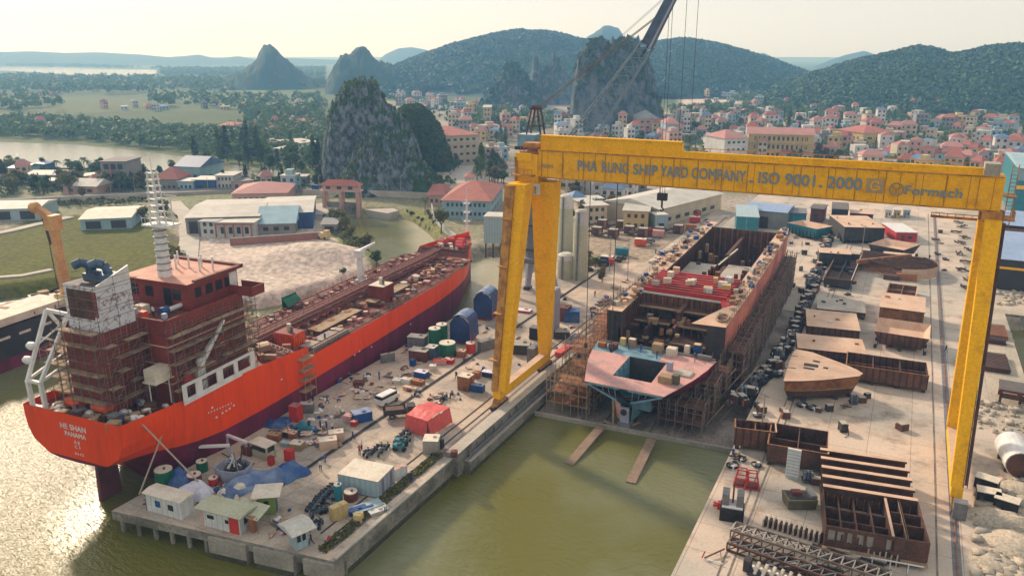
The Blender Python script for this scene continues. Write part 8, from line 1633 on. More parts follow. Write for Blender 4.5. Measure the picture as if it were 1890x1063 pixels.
t = thing('banner', 'red square banner hanging on the tall grey house by the river road', 'banner', at(214, 353)+Vector((0, 0, 0)), R(-40)); b = MB(); b.bx(-1.6, 1.6, -.9, -.8, 6.8, 10.4, 'orange_red'); b.build('cloth', t); b = MB(); b.tube((-1.8, -.85, 10.45), (1.8, -.85, 10.45), .06, 5, 'steel_grey'); b.build('rail', t)
building('village_house', (287, 352), (330, 352), (290, 342), 5, 'house with broad red roof on the river road', 'wall_grey', 'roof_red', 1, 4, rise=4.5, cat='house')
building('village_house', (326, 330), (371, 332), (330, 318), 6, 'pale blue house with big blue-grey roof behind the river road', 'wall_blue', 'roof_blue', 1, 3, rise=4, cat='house', hip=False)
building('village_shop', (330, 352), (358, 352), (333, 346), 4, 'teal-fronted row shop on the river road', 'wall_blue', 'roof_pale', 1, 3, rise=0, cat='shop'); building('village_shop', (358, 351), (398, 351), (360, 344), 4.4, 'shop with bright blue front on the river road', 'bright_blue', 'roof_pale', 1, 2, rise=0, cat='shop')
building('village_house', (400, 350), (432, 350), (402, 342), 6, 'white pillared house front on the river road', 'wall_white', 'roof_pale', 2, 4, rise=0, cat='house'); building('village_house', (118, 358), (180, 360), (122, 350), 3.6, 'low white house with pale gable roof below the road trees', 'wall_pink', 'roof_pale', 1, 3, rise=2.6, cat='house', hip=False)
building('village_house', (50, 337), (112, 337), (54, 328), 3.6, 'long low white-roofed house by the river', 'wall_white', 'roof_pale', 1, 4, rise=1.2, cat='house', hip=False); building('village_house', (62, 318), (84, 318), (64, 313), 4, 'small blue-walled house near the river bank', 'bright_blue', 'roof_blue', 1, 2, rise=1.2, cat='house'); building('village_house', (20, 325), (50, 325), (22, 318), 4, 'low teal-roofed house near the left edge by the river', 'wall_blue', 'teal', 1, 3, rise=1.2, cat='house', hip=False)
building('village_house', (545, 288), (590, 284), (548, 278), 7, 'white cube house left of the near crag', 'wall_white', 'roof_pale', 2, 3, rise=0, cat='house'); building('village_house', (505, 290), (538, 292), (508, 282), 5, 'white house with pale awnings left of the near crag', 'wall_white', 'roof_pale', 1, 3, rise=1.4, cat='house'); building('village_house', (548, 238), (592, 236), (550, 230), 5, 'brown open-fronted barn with red roof left of the near crag', 'steel_brown', 'roof_red', 1, 5, rise=1.0, cat='barn', hip=False)
building('village_house', (403, 250), (432, 250), (405, 244), 7, 'white two storey house with red roof at the end of the green field', 'wall_white', 'roof_red', 2, 3, rise=1.8, cat='house'); building('village_house', (485, 252), (512, 252), (487, 247), 5, 'white house with red hip roof behind the tall dark trees', 'wall_white', 'roof_red', 1, 3, rise=2, cat='house')
building('long_shed', (430, 376), (530, 374), (436, 358), 4, 'long building with purple-pink roof beside the causeway road', 'wall_pink', 'roof_pink', 1, 8, rise=3, cat='building')
def longshed(nl, nrr, fl, h, lab, wall, roof, nw=0, rise=1.2, name='long_shed', cat='shed', doors=0, dm='steel_dark', over=.5):
    t = building(name, nl, nrr, fl, h, lab, wall, roof, 1, nw, rise=rise, hip=False, cat=cat, over=over)
    w = (at(*nrr)-at(*nl)).length
    for k in range(doors): b = MB(); x = w*(k+.5)/doors; b.bx(x-w/doors*.3, x+w/doors*.3, -.08, 0, 0, h*.75, dm); b.build('door', t)
    return t
longshed((345, 432), (480, 428), (352, 397), 5.5, 'long grey shed with pale sheet roof beyond the sand heap, left half', 'wall_grey', 'roof_pale', doors=5); longshed((482, 424), (578, 420), (470, 392), 5.5, 'long shed with deep blue front and pale roof beyond the sand heap', 'bright_blue', 'roof_pale', doors=4, dm='tarp_navy')
building('village_house', (399, 437), (470, 437), (404, 418), 4.6, 'white pillared house in front of the long grey shed', 'wall_white', 'roof_pale', 1, 4, rise=0, cat='house', ww=1.2, hh=2.2, col='brick_red'); building('village_house', (372, 436), (400, 437), (376, 424), 4.8, 'small white two-window house beside the pillared house', 'wall_white', 'roof_grey', 2, 2, rise=0, cat='house')
building('village_house', (476, 432), (545, 430), (480, 408), 3.4, 'house with pale green and cream gable roofs behind the brick wall', 'wall_grey', 'wall_blue', 1, 3, rise=4.0, cat='house', hip=False)
b = MB(); p, q = at(425, 452), at(592, 440); b.bar((p.x, p.y, .8), (q.x, q.y, .8), .3, 2.4, 'brick_red'); b.bar((p.x, p.y, 2.05), (q.x, q.y, 2.05), .45, .15, 'concrete'); tag(b.build('brick_wall'), 'long weathered brick wall between the houses and the sand heap', 'wall')
longshed((150, 424), (243, 420), (154, 402), 3.6, 'long low shed with cream roof standing on the green field', 'wall_blue', 'cream_roof', doors=2); longshed((-60, 408), (74, 404), (-55, 392), 4, 'blue-grey shed with white-edged roof at the left edge of the field', 'container_blue', 'roof_pale', doors=3); longshed((595, 430), (622, 430), (597, 418), 3, 'tiny grey shed on the pond bank', 'wall_grey', 'roof_grey', doors=1); b = MB(); p = at(598, 440); b.box((0, 0, 1), (4, 2.2, 1.8), 'wall_yellow'); b.box((1.2, 0, 2.3), (1.4, 1.8, 1.0), 'wall_yellow'); b.tube((-1.2, -1.2, .4), (-1.2, 1.2, .4), .4, 8, 'rubber'); b.tube((1.2, -1.2, .4), (1.2, 1.2, .4), .4, 8, 'rubber'); o = b.build('excavator'); o.location = p; tag(o, 'small yellow digger by the brick wall end', 'digger')
building('canteen', (816, 402), (905, 404), (820, 368), 6.5, 'blue-grey building with large red hip roofs right of the pond', 'wall_blue', 'roof_red', 2, 9, rise=4.5, cat='building', side=4); building('canteen', (790, 378), (822, 378), (795, 358), 4, 'low red-roofed annex left of the large red hip roof', 'wall_pink', 'roof_red', 1, 3, rise=2.4, cat='building')
b = MB(); pts = [at(x, y) for x, y in ((797, 386), (800, 405), (822, 430), (850, 452))]
for a_, c_ in zip(pts[:-1], pts[1:]): b.bar((a_.x, a_.y, 1), (c_.x, c_.y, 1), .3, 2.2, 'wall_white')
tag(b.build('compound_wall'), 'white compound wall curving down to the pond', 'wall')
loc, w, d, rz = frame_px((893, 450), (940, 452), (899, 440), 1.2); t = thing('steel_box_house', 'pale blue corrugated steel box standing at the dock head left of the gantry leg', 'steel box', (loc.x, loc.y, 0), rz)
b = MB(); b.bx(0, w, 0, 7, 1.4, 9.6, 'container_blue', 'roof_pale'); b.build('wall', t); b = MB(); b.bx(-.1, w+.1, -.1, 7.1, 9.6, 9.9, 'roof_pale'); b.build('roof', t); b = MB()
for k in range(4): b.tube((.5+k*(w-1)/3, .5, -5), (.5+k*(w-1)/3, .5, 1.4), .25, 6)
b.build('stilts', t, 'steel_dark')
for k in range(9): b = MB(); b.bx(.2+k*w/9, .45+k*w/9, -.12, 0, 1.5, 9.4, 'container_blue'); b.build('rib', t)
c_ = at(632, 384); rz = math.atan2(at(665, 385).y-at(600, 383).y, at(665, 385).x-at(600, 383).x); t = thing('sluice_gate', 'pink concrete sluice gate with roofed bridge at the head of the pond', 'sluice gate', c_, rz); w = (at(665, 385)-at(600, 383)).length
b = MB(); b.bx(-w/2-.8, w/2+.8, -1.8, 2.6, 6.6, 7.0, 'wall_pink'); b.bx(-w/2, w/2, -1.2, 2, 7.0, 9.0, 'wall_pink'); b.build('gallery', t)
b = MB(); b.add([(-w/2-1, -2.2, 9), (w/2+1, -2.2, 9), (w/2+1, 3, 9), (-w/2-1, 3, 9), (-w/2+2, .4, 11), (w/2-2, .4, 11)], [(0, 1, 5, 4), (1, 2, 5), (2, 3, 4, 5), (3, 0, 4), (3, 2, 1, 0)], 'roof_red'); b.build('roof', t)
for k in range(3): b = MB(); x = -w/2+.4+k*(w-.8)/2; b.bx(x-.55, x+.55, -1.8, -.6, -4, 6.6, 'wall_pink'); b.bx(x-.5, x+.5, 1.2, 2.2, -4, 6.6, 'wall_pink'); b.build('pier_column', t)
for k in range(3): b = MB(); b.bx(-w/2+1.4+k*w/3.2, -w/2+3.2+k*w/3.2, -1.27, -1.2, 7.5, 8.6, 'window_dark'); b.build('window', t)
for k in range(2): b = MB(); b.bx(-w/2+1.1+k*(w/2-.2), -.9+k*(w/2-.1), -.4, 0, -4, 2.4, 'concrete_wall'); b.build('gate_leaf', t)
building('workshop', (1150, 424), (1195, 426), (1154, 402), 6.5, 'yellow concrete building with dark windows under the left part of the girder', 'wall_yellow', 'roof_pale', 2, 3, rise=0); building('workshop', (1082, 412), (1120, 410), (1086, 396), 6, 'cream two storey building left of the yellow one under the girder', 'wall_cream', 'roof_pale', 2, 3, rise=0); building('workshop', (1215, 418), (1330, 386), (1180, 385), 6, 'large dusty warehouse with beige roof under the girder', 'wall_cream', 'roof_pale', 1, 6, rise=2.5, hip=False)
building('steel_box_house', (1208, 425), (1232, 424), (1211, 419), 5, 'pale blue upright steel box by the dusty warehouse', 'container_blue', 'roof_pale', 1, 1, rise=0, over=.1, cat='steel box'); building('village_house', (1092, 392), (1112, 391), (1094, 386), 5, 'white block house above the cream building under the girder', 'wall_white', 'roof_pale', 2, 2, rise=0, cat='house'); building('village_house', (1055, 384), (1082, 383), (1058, 376), 4, 'house with bright blue curved roof beside the left girder end', 'wall_white', 'roof_blue', 1, 2, rise=2, cat='house')
building('site_shed', (1280, 393), (1308, 392), (1284, 384), 4, 'small red and cream site building at the far end of the lane', 'wall_pink', 'cream_roof', 1, 2, rise=0, cat='shed'); building('site_shed', (858, 344), (874, 344), (860, 338), 4, 'tiny white gatehouse on the pale path below the apartments', 'wall_white', 'roof_red', 1, 2, rise=1.4, cat='hut')
def silo(px, py, ptop, r0_, r1_, lab):
    p = at(px, py); top = onY(px, ptop, p.y).z; t = thing('storage_silo', lab, 'silo', p, 0, 'pale cylindrical silos'); b = MB(); n_ = 5
    for k in range(n_): b.tube((0, 0, top*k/n_), (0, 0, top*(k+1)/n_), r0_+(r1_-r0_)*k/n_, 16, 'silo_pale' if k < 4 else 'wall_white', r0_+(r1_-r0_)*(k+1)/n_)
    b.build('shell', t); b = MB(); b.tube((0, 0, top), (0, 0, top+.5), r1_*1.02, 16, 'roof_pale', r1_*.6); b.build('cap', t); b = MB(); b.bar((0, -r0_-.15, 0), (0, -r1_-.15, top), .5, .08, 'steel_grey'); b.build('ladder', t)
silo(1070, 514, 390, 2.3, 1.6, 'tall pale cylindrical silo with white top right of the gantry leg'); silo(1043, 470, 362, 2.4, 1.9, 'darker pale silo behind the white-topped one'); silo(1044, 512, 470, 2.4, 2.2, 'short wide tank with domed top left of the white-topped silo')
for k, (px, py) in enumerate(((1090, 432), (1120, 436), (1150, 430), (1175, 434), (1205, 432), (1240, 428), (1100, 418), (1135, 420))): inst('bar_heap', px, py, .2, 'in the dirt ground scrap row', 2.6, 'scrap row on the dirt ground'); inst('steel_crate', px+12, py+1, .1, 'in the dirt ground scrap row', 2.6, 'scrap row on the dirt ground')
for k, (px, py, m_) in enumerate(((1192, 432, 'bright_red'), (1182, 452, 'orange_red'), (1215, 436, 'primer_pink'), (1120, 485, 'bright_blue'), (1148, 470, 'teal'), (1282, 410, 'bright_red'), (1275, 425, 'rust_crate'))): bigbox(px, py, 3.6, 2.2, 2.0, m_, 'cream_roof' if k % 2 else m_, ['bright red low box on the dirt ground', 'orange-red bundle on the grass edge', 'pinkish box by the lane', 'blue box by the lane bend', 'teal drum box by the lane', 'bright red drum box near the lane top', 'rusty box on the strip left of the ship'][k], .2, 'goods_box', 'box', 'boxes along the lane left of the ship')
def pole(px, py, h_, lab, lamp=True):
    p = at(px, py, .9 if 340 < py < 375 else 0); t = thing('street_lamp' if lamp else 'utility_pole', lab, 'street lamp' if lamp else 'pole', p, R(-30), 'poles along the roads'); b = MB(); b.tube((0, 0, 0), (0, 0, h_), .12, 5, 'concrete', .08); b.build('post', t); b = MB()
    if lamp: b.bar((0, 0, h_), (1.6, 0, h_+.3), .1, m='steel_grey'); b.box((1.8, 0, h_+.3), (.6, .25, .12), 'white_paint'); b.build('lamp_arm', t)
    else: b.bar((-.9, 0, h_-.4), (.9, 0, h_-.4), .12, m='steel_grey'); b.build('crossarm', t)
for px in (12, 78, 138, 205, 250, 385): pole(px, 366 if px < 150 else 358, 7, 'thin pole beside the causeway road', False)
for px in (590, 640, 690, 740): pole(px, 357, 7.5, 'street lamp on the causeway above the pond')
for px, py, h_ in ((1158, 520, 12), (1125, 500, 10), (1590, 470, 9), (1405, 800, 7)): pole(px, py, h_, 'slim post standing in the shipyard', False)

# ---- ordinary houses: a handful of prototypes, copied
WALLS = [('wall_white', 'white'), ('wall_cream', 'cream'), ('wall_yellow', 'yellow'), ('wall_blue', 'pale blue'), ('wall_pink', 'pinkish'), ('wall_grey', 'grey')]
ROOFS = [('roof_red', 'red tiled'), ('roof_pink', 'faded pink'), ('roof_pale', 'pale flat'), ('roof_grey', 'grey'), ('roof_blue', 'blue sheet'), ('roof_dark', 'dark')]
PROTO = {}
def house_at(p, rz, wi, ri, st, wd, where, group):
    hip = ri in (0, 1, 4); key = (wi, ri, st, wd)
    lab = f'{["low", "two storey", "three storey", "four storey"][st-1]} {WALLS[wi][1]} house with {ROOFS[ri][1]} roof {where}'
    if key in PROTO: return copy_tree(PROTO[key], p, rz, lab) 
    w, d, h = wd, 7.5 if wd < 8 else 9.0, 3.3*st+.4; t = thing('house', lab, 'house', p, rz, group); b = MB(); b.bx(-w/2, w/2, -d/2, d/2, -2, h, WALLS[wi][0])
    if not hip and st > 1: b.bx(-w/2-.1, w/2+.1, -d/2-.9, -d/2, h-3.4, h-3.2, WALLS[wi][0]); b.bx(-w/4, w/4, -d/4, d/4, h+.25, h+2.4, WALLS[wi][0])
    wl_ = b.build('wall', t); b = MB()
    if hip: o_ = .6; r_ = 2.6 if ri < 2 else 1.6; e_ = w*.22; b.add([(-w/2-o_, -d/2-o_, h), (w/2+o_, -d/2-o_, h), (w/2+o_, d/2+o_, h), (-w/2-o_, d/2+o_, h), (-e_, 0, h+r_), (e_, 0, h+r_)], [(0, 1, 5, 4), (1, 2, 5), (2, 3, 4, 5), (3, 0, 4), (3, 2, 1, 0)], ROOFS[ri][0])
    else: b.bx(-w/2-.25, w/2+.25, -d/2-.25, d/2+.25, h, h+.25, ROOFS[ri][0])
    b.build('roof', t)
    for s_ in range(st):
        for k in range(2 if w < 9 else 3): b = MB(); n_ = 2 if w < 9 else 3; x = w*(-.5+(k+.5)/n_); b.bx(x-.75, x+.75, -d/2-.05, -d/2, s_*3.3+1.1, s_*3.3+2.6, 'window_dark'); b.build('window', wl_)
        b = MB(); b.bx(w/2, w/2+.05, -1, 1, s_*3.3+1.1, s_*3.3+2.5, 'window_dark'); b.build('window', wl_)
    PROTO[key] = t; return t
HP = []
hr = random.Random(99)
def houses(poly, n_, mind, where, group, rw, bigp=.3, tall=(.3, .45, .2, .05), rotj=.5):
    xs, ys = [q[0] for q in poly], [q[1] for q in poly]; k = 0; tries = 0
    while k < n_ and tries < n_*60:
        tries += 1; x, y = hr.uniform(min(xs), max(xs)), hr.uniform(min(ys), max(ys))
        if not inpoly(np.array([x]), np.array([y]), poly)[0]: continue
        p = at(x, y); dm = mind
        if any((p-q).length < dm for q in HP): continue
        HP.append(p.copy()); k += 1
        face = math.atan2(p.y, p.x)-math.pi/2; wi = hr.choices(range(6), [5, 4, 1.2, 1.6, 1.6, 2])[0]; ri = hr.choices(range(6), rw)[0]; st = hr.choices((1, 2, 3, 4), tall)[0]; wd = hr.choice((9.0, 11.0)) if hr.random() < bigp and st < 4 else hr.choice((5.0, 6.5))
        p.z = -.2; house_at(p, face+hr.uniform(-rotj, rotj), wi, ri, st, wd, where(x, y) if callable(where) else where, group)
GT = 'houses of the town'
def wr(x, y): return ('in back rows' if y < 235 else 'in middle rows' if y < 268 else 'in front rows') + (' far right' if x > 1700 else ' right of school' if x > 1520 else ' by the school' if x > 1330 else ' near tall crag')
rwR = [4, 2, 4, 2.5, 1.2, .9]
houses([(1245, 232), (1330, 225), (1890, 222), (1950, 330), (1890, 330), (1640, 318), (1500, 300), (1245, 290)], 132, 8.2, wr, GT, rwR, .35)
houses([(1260, 178), (1330, 175), (1500, 185), (1600, 196), (1890, 205), (1890, 224), (1600, 216), (1300, 200)], 34, 15, lambda x, y: 'at the hill foot ' + ('behind school' if x < 1500 else 'on right'), GT, rwR, .3)
houses([(1020, 232), (1160, 236), (1240, 240), (1250, 275), (1030, 262)], 26, 10, 'below the boom foot', GT, [4, 3, 3, 1.5, 2.5, .5], .3)
houses([(700, 172), (780, 178), (960, 218), (1000, 240), (900, 262), (830, 240), (800, 215), (730, 195)], 54, 12, lambda x, y: ('high behind near crag' if y < 205 else 'in valley by near crag'), GT, [4, 2.5, 4, 1.6, 1, .5], .25)
houses([(900, 268), (935, 262), (935, 300), (905, 310)], 4, 9, 'in the trees left of the girder end', GT, rwR, .2)
houses([(1035, 345), (1170, 345), (1170, 375), (1040, 380)], 10, 9, 'under the left girder part', GT, rwR, .3)
GV = 'houses of the river villages'
houses([(150, 188), (260, 186), (420, 196), (600, 190), (600, 205), (420, 206), (170, 204)], 16, 16, 'between the two green fields', GV, [4, 1, 4, 2, .6, .6], .5, (.6, .4, 0, 0)); houses([(20, 178), (100, 172), (120, 186), (30, 192)], 7, 16, 'in far left woods', GV, [5, 1, 3, 1, 0, 0], .5, (.7, .3, 0, 0)); houses([(-20, 232), (110, 236), (100, 250), (-20, 248)], 6, 14, 'on the far river bank', GV, [4, 1, 3, 1, 1, 0], .4, (.8, .2, 0, 0))
houses([(440, 232), (600, 225), (600, 290), (480, 300)], 9, 11, 'left of near crag', GV, [3, 1, 4, 2, .4, .6], .3, (.6, .4, 0, 0)); houses([(5, 325), (190, 335), (180, 356), (0, 362)], 6, 11, 'by left road trees', GV, [2, 1, 4, 2, .4, .6], .3, (.8, .2, 0, 0)); houses([(430, 330), (590, 340), (590, 352), (430, 352)], 5, 10, 'beside the causeway road', GV, [2, 1, 4, 2, .4, .6], .2, (.8, .2, 0, 0))
V = []; F = []; MI = []; hq = random.Random(4); ms_ = ['wall_white', 'wall_cream', 'wall_pink', 'wall_blue', 'roof_red', 'roof_pink', 'roof_pale', 'roof_blue', 'window_dark']; cnt = 0
for poly, n_ in (([(1245, 206), (1330, 200), (1890, 222), (1890, 246), (1640, 240), (1245, 232)], 230), ([(1030, 226), (1245, 232), (1250, 262), (1030, 256)], 90), ([(700, 170), (780, 174), (960, 212), (1030, 226), (1000, 245), (880, 236), (800, 205)], 150), ([(1300, 250), (1890, 260), (1940, 320), (1640, 310)], 130)):
    for k in range(n_*3):
        x, y = hq.uniform(poly[0][0]-10, 1940), hq.uniform(165, 325)
        if not inpoly(np.array([x]), np.array([y]), poly)[0]: continue
        p = at(x, y)
        if any((p-q).length < 7.2 for q in HP): continue
        HP.append(p); c_, s_ = math.cos(math.atan2(p.y, p.x)-1.57+hq.uniform(-.6, .6)), 0; s_ = math.sqrt(1-c_*c_)*(-1 if p.x > 0 else 1); w, d, h = hq.uniform(2.4, 4), hq.uniform(2.6, 4), hq.choice((3.6, 6.8, 6.8, 10)); k0 = len(V); wm = hq.choice((0, 0, 1, 2, 3)); rm = hq.choice((4, 4, 5, 6, 6, 7))
        pts = [(-w, -d, -.5), (w, -d, -.5), (w, d, -.5), (-w, d, -.5), (-w, -d, h), (w, -d, h), (w, d, h), (-w, d, h), (0, -d*.3, h+(1.8 if rm < 6 else .3)), (0, d*.3, h+(1.8 if rm < 6 else .3))]
        for zz in range(int(h/3.2)):
            for xx in (-w*.5, w*.5): pts += [(xx-.5, -d-.04, zz*3.2+1), (xx+.5, -d-.04, zz*3.2+1), (xx+.5, -d-.04, zz*3.2+2.3), (xx-.5, -d-.04, zz*3.2+2.3)]
        V += [(p.x+a*c_-b_*s_, p.y+a*s_+b_*c_, z) for a, b_, z in pts]
        for f_, m_ in (((0, 1, 5, 4), wm), ((1, 2, 6, 5), wm), ((2, 3, 7, 6), wm), ((3, 0, 4, 7), wm), ((4, 5, 8, 8), rm), ((5, 6, 9, 8), rm), ((6, 7, 9, 9), rm), ((7, 4, 8, 9), rm)): F.append([k0+i for i in f_]); MI.append(m_)
        for q in range(10, len(pts), 4): F.append([k0+q, k0+q+1, k0+q+2, k0+q+3]); MI.append(8)
me = bpy.data.meshes.new('town_houses'); me.from_pydata(V, [], [list(dict.fromkeys(f_)) for f_ in F]); [me.materials.append(MATS[q]) for q in ms_]; me.polygons.foreach_set('material_index', MI); me.update(); tag(link('town_houses', me), 'dense carpet of small distant houses filling the town', 'houses', kind='stuff')
# ---- trees: prototypes with leaf crowns, copied
def leafball(n_, rx, rz_, z0, seed, qs=.5, lumps=7):
    r = np.random.RandomState(seed); cs = r.normal(size=(lumps, 3))*[rx*.45, rx*.45, rz_*.38]+[0, 0, z0]; rad = (rx+rz_)*.5*(.35+.25*r.rand(lumps)); V, F = [], []
    P = cs; Vv, Ff = tufts(P, rad, n_//lumps, qs/np.mean(rad), seed, 1.0); d = Vv.copy()
    r2 = np.random.RandomState(seed+1); return Vv, Ff
def leafball2(n_, rx, rz_, z0, seed, qs=.5, lumps=9):
    r = np.random.RandomState(seed); cs = r.normal(size=(lumps, 3)); cs /= np.linalg.norm(cs, axis=1, keepdims=True); cs = cs*[rx*.6, rx*.6, rz_*.6]*(.4+.6*r.rand(lumps, 1))+[0, 0, z0]; k = r.randint(0, lumps, n_)
    d = r.normal(size=(n_, 3)); d /= np.linalg.norm(d, axis=1, keepdims=True); rad = (rx+rz_)*.5*(.3+.25*r.rand(lumps)); c = cs[k]+d*rad[k][:, None]*(.6+.5*r.rand(n_, 1))
    nn = d+.8*r.normal(size=(n_, 3)); nn /= np.linalg.norm(nn, axis=1, keepdims=True); a = r.normal(size=(n_, 3)); a -= nn*(a*nn).sum(1, keepdims=True); a /= np.linalg.norm(a, axis=1, keepdims=True); b_ = np.cross(nn, a); s_ = qs*(.5+.8*r.rand(n_, 1))
    V = np.stack([c-a*s_, c+b_*s_*.7, c+a*s_, c-b_*s_*.7], 1).reshape(-1, 3); return V, np.arange(len(V)).reshape(-1, 4)
TP = {}
def tproto(key, kind, seed, m_):
    t = thing({'palm': 'palm_tree', 'pine': 'casuarina_tree', 'bush': 'bush'}.get(kind, 'tree'), 'x', 'palm' if kind == 'palm' else 'bush' if kind == 'bush' else 'tree', (0, 0, -900), 0, 'x'); r = random.Random(seed); b = MB()
    if kind == 'broad':
        H = 5.5; b.tube((0, 0, -.5), (.1, 0, H*.45), .28, 6, None, .18)
        for k in range(5): a = k*1.26+r.random(); b.tube((.1, 0, H*.35), (math.cos(a)*1.8, math.sin(a)*1.8, H*.8), .14, 5, None, .05)
        V, F = leafball2(520, 3.0, 2.5, H*.85, seed, .42)
    elif kind == 'pine':
        b.tube((0, 0, -.5), (0, 0, 9.5), .24, 6, None, .05)
        for k in range(6): a = k*2.1; b.tube((0, 0, 3+k), (math.cos(a)*1.2, math.sin(a)*1.2, 4+k), .07, 4, None, .03)
        rr_ = np.random.RandomState(seed); n_ = 420; z = 2.2+8.3*rr_.rand(n_)**.8; R_ = (1-(z-2)/9.0)*1.9+.2; th = rr_.rand(n_)*6.28; q = rr_.rand(n_)**.5; c = np.stack([np.cos(th)*R_*q, np.sin(th)*R_*q, z], 1); V, F = tufts(c, .42, 1, .9, seed, 1)
    elif kind == 'palm':
        b.path([(0, 0, -.5), (.15, .1, 2.5), (.35, .1, 5.0), (.3, .2, 7.0)], .15, 6); V = []; F = []
        for k in range(15):
            a = k*.42+r.random()*.2; up_ = r.uniform(-.2, .8); L_ = r.uniform(2.2, 2.9); pts = [Vector((.3+math.cos(a)*L_*u, .2+math.sin(a)*L_*u, 7.0+up_*L_*u-1.7*u*u*L_*.6)) for u in np.linspace(0, 1, 6)]; sd_ = Vector((-math.sin(a), math.cos(a), 0))
            for i in range(5):
                for s_ in (-1, 1): w0, w1 = .42*(1-i/6), .42*(1-(i+1)/6); k0 = len(V); V += [pts[i], pts[i]+sd_*s_*w0+Vector((0, 0, -.25)), pts[i+1]+sd_*s_*w1+Vector((0, 0, -.25)), pts[i+1]]; F.append([k0, k0+1, k0+2, k0+3])
    else: b.tube((0, 0, -.3), (0, 0, .8), .08, 5); V, F = leafball2(220, 1.2, .9, .9, seed, .25, 6)
    b.build('trunk', t, 'trunk'); link('crown', np_mesh('crown', V, F, [m_]), t); TP[key] = t; return t
KD = {'b1': ('broad', 1, 'leaf_green', 'rounded green tree'), 'b2': ('broad', 2, 'leaf_dark', 'dark green broad tree'), 'b3': ('broad', 3, 'leaf_olive', 'yellowish-green tree'), 'b4': ('broad', 4, 'leaf_dry', 'sparse brownish tree'), 'p1': ('pine', 5, 'leaf_dark', 'slim dark casuarina tree'), 'p2': ('pine', 6, 'leaf_green', 'slim green casuarina tree'), 'c1': ('palm', 7, 'leaf_green', 'coconut palm'), 'c2': ('palm', 8, 'leaf_olive', 'pale green palm'), 'u1': ('bush', 9, 'leaf_olive', 'low olive bush'), 'u2': ('bush', 10, 'leaf_green', 'low green bush')}
tr = random.Random(5)
def tree(key, p, where, s_=1.0, group='trees'):
    kind, sd_, m_, lab = KD[key]; p = Vector(p); sc = (s_*tr.uniform(.85, 1.15), s_*tr.uniform(.85, 1.15), s_*tr.uniform(.8, 1.2))
    if key not in TP: t = tproto(key, kind, sd_, m_); t.location = p; t.rotation_euler = (0, 0, tr.uniform(0, 6)); t.scale = sc; t['label'] = lab+' '+where; t['group'] = group; return t
    t = copy_tree(TP[key], p, tr.uniform(0, 6), lab+' '+where, sc); t['group'] = group; return t
def trees(poly, n_, mix, where, s_=(.8, 1.3), group='trees', avoid=6, z=-.3):
    xs, ys = [q[0] for q in poly], [q[1] for q in poly]; k = 0; tr_ = 0
    while k < n_ and tr_ < n_*40:
        tr_ += 1; x, y = tr.uniform(min(xs), max(xs)), tr.uniform(min(ys), max(ys))
        if not inpoly(np.array([x]), np.array([y]), poly)[0]: continue
        p = at(x, y, z)
        if any((p-q).length < avoid for q in HP): continue
        k += 1; tree(tr.choice(mix), p, where(x, y) if callable(where) else where, tr.uniform(*s_), group)
trees([(330, 305), (600, 335), (600, 300), (470, 270), (380, 275)], 46, ['p1', 'p1', 'p2', 'b2', 'b1'], lambda x, y: 'in the far bank grove ' + ('near the crag' if x > 480 else 'behind the river road'), (1.0, 1.6))
trees([(480, 335), (620, 345), (640, 330), (600, 300), (540, 305)], 22, ['b1', 'b2', 'p2', 'b1'], 'at the left foot of the near crag', (.9, 1.4))
trees([(0, 314), (330, 318), (320, 332), (0, 335)], 38, ['c1', 'c2', 'b2', 'b1', 'b2', 'c1'], lambda x, y: 'on the near river bank ' + ('at the far left' if x < 170 else 'behind the road houses'), (.8, 1.15))
trees([(0, 340), (270, 335), (270, 358), (0, 368)], 34, ['b2', 'b2', 'b4', 'b1', 'b3'], lambda x, y: 'beside the causeway road ' + ('left of the white houses' if x < 110 else 'near the tall grey house'), (1.0, 1.35))
trees([(400, 332), (600, 340), (590, 352), (400, 352)], 10, ['p1', 'b2', 'u2'], 'along the road left of the sluice gate', (.6, .9))
trees([(600, 345), (820, 350), (820, 340), (600, 335)], 20, ['b1', 'b3', 'b2', 'u2'], 'between the causeway road and the near crag', (.6, 1.0))
trees([(878, 345), (935, 345), (935, 262), (890, 262), (890, 300)], 26, ['b1', 'b2', 'b4', 'p2'], 'on the slope left of the girder end', (.9, 1.35)); trees([(820, 300), (870, 312), (860, 330), (815, 335)], 7, ['b4', 'b1'], 'in front of the apartment building', (.7, 1.0))
trees([(1300, 205), (1640, 210), (1700, 250), (1560, 300), (1300, 285), (1245, 215)], 44, ['b1', 'b2', 'b1', 'p2', 'b4'], lambda x, y: 'among the town houses ' + ('near the school' if x < 1500 else 'right of the school'), (.9, 1.4)); trees([(1700, 225), (1890, 228), (1890, 310), (1700, 300)], 16, ['b1', 'b2', 'b3'], 'among the houses behind the right end of the girder', (.8, 1.2))
trees([(1030, 470), (1110, 470), (1120, 520), (1040, 560)], 14, ['b3', 'u1', 'u2', 'b4'], 'on the grassy patch right of the gantry leg', (.5, .9)); trees([(1020, 350), (1170, 350), (1180, 395), (1040, 420)], 16, ['b4', 'b1', 'b2'], 'under the left part of the girder', (.7, 1.1))
trees([(735, 385), (790, 395), (830, 440), (850, 458), (800, 430)], 12, ['u1', 'u2', 'b3', 'c2'], 'on the right bank of the pond', (.6, 1.1)); trees([(600, 398), (640, 430), (690, 480), (620, 420)], 12, ['u1', 'u2', 'b3'], 'on the left bank of the pond', (.6, 1.0)); tree('b2', at(695, 492), 'at the tip of the sand spit by the tanker', .8); tree('u2', at(633, 505), 'alone on the sand heap slope', 1.0)
trees([(245, 385), (330, 380), (330, 400), (270, 430)], 9, ['b3', 'b4', 'u1'], 'between the field and the lane', (.6, 1.0)); trees([(305, 470), (350, 480), (340, 505), (300, 500)], 6, ['b4', 'b3'], 'behind the tanker bridge mast', (.6, .9))
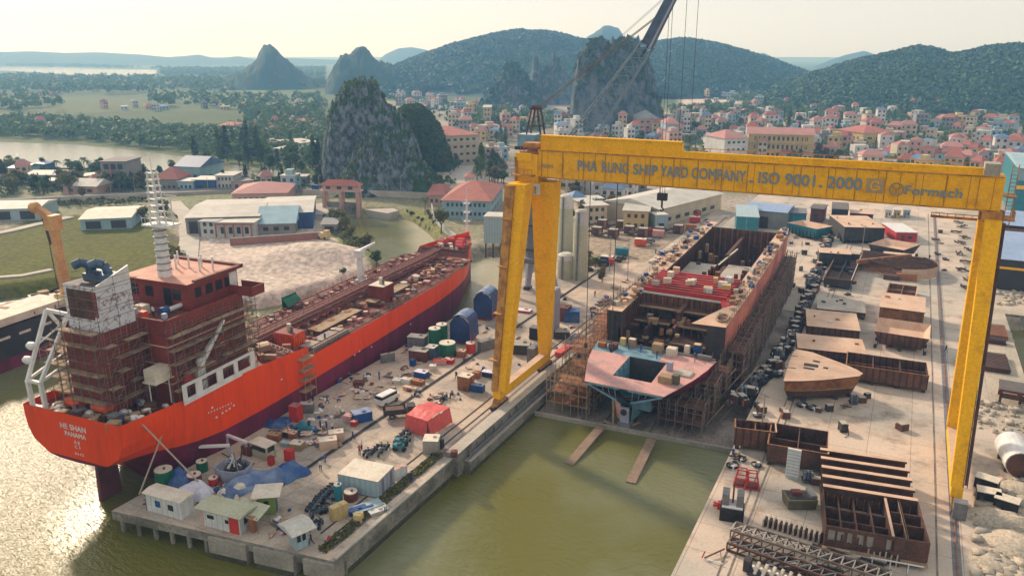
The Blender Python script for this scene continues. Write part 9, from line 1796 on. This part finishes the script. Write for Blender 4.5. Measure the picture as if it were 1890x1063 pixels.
trees([(650, 380), (655, 395), (640, 390)], 2, ['u1'], 'beside the sluice gate', (.7, .9)); trees([(60, 372), (270, 365), (270, 378), (60, 386)], 9, ['u2', 'b4', 'u1'], 'along the wall behind the green field', (.6, .9))
# ================================================================== HAZE
hm = bpy.data.materials.new('haze_air'); hm.use_nodes = True; n, l = hm.node_tree.nodes, hm.node_tree.links; n.remove(n['Principled BSDF'])
pv = n.new('ShaderNodeVolumePrincipled'); pv.inputs['Color'].default_value = (0.25, 0.55, 1.0, 1); pv.inputs['Absorption Color'].default_value = (1, 1, 1, 1); pv.inputs['Density'].default_value = 0.00029; pv.inputs['Anisotropy'].default_value = 0.2
l.new(pv.outputs[0], n['Material Output'].inputs['Volume']); MATS['haze_air'] = hm
b = MB(); b.bx(-5800, 3500, -1500, 5800, -8.5, 330); o = b.build('haze', None, 'haze_air'); tag(o, 'thin pale haze over the river plain and the hills', 'haze', kind='stuff')

# ================================================================== LABELS: tell repeats apart by where they stand in their row
bpy.context.view_layer.update()
ORD = ['leftmost']+[w+' from left' for w in 'second third fourth fifth sixth seventh eighth ninth tenth eleventh twelfth thirteenth fourteenth fifteenth'.split()]
bylab = {}
for o in S.objects:
    if o.parent is None and 'label' in o: bylab.setdefault(o['label'], []).append(o)
def wcen(o):
    return o.matrix_world.translation if o.type == 'EMPTY' or o.matrix_world.translation.length > 1 else o.matrix_world @ (sum((Vector(c) for c in o.bound_box), Vector())/8)
for lab, L_ in bylab.items():
    if len(L_) < 2: continue
    L_.sort(key=lambda o: topx(wcen(o))[0]); n_ = len(L_)
    for i, o in enumerate(L_):
        if n_ == 2: w = ('left', 'right')[i]
        elif i == n_-1: w = 'rightmost'
        elif i < 15: w = ORD[i]
        elif n_-i <= 15: w = ORD[n_-1-i].replace('left', 'right')
        else: w = 'middle'
        o['label'] = w+' '+lab
for o in list(S.objects):      # short names without numbering words, labels within 16 words
    if 'label' in o and len(o['label'].split()) > 16: o['label'] = ' '.join(o['label'].split()[:16])
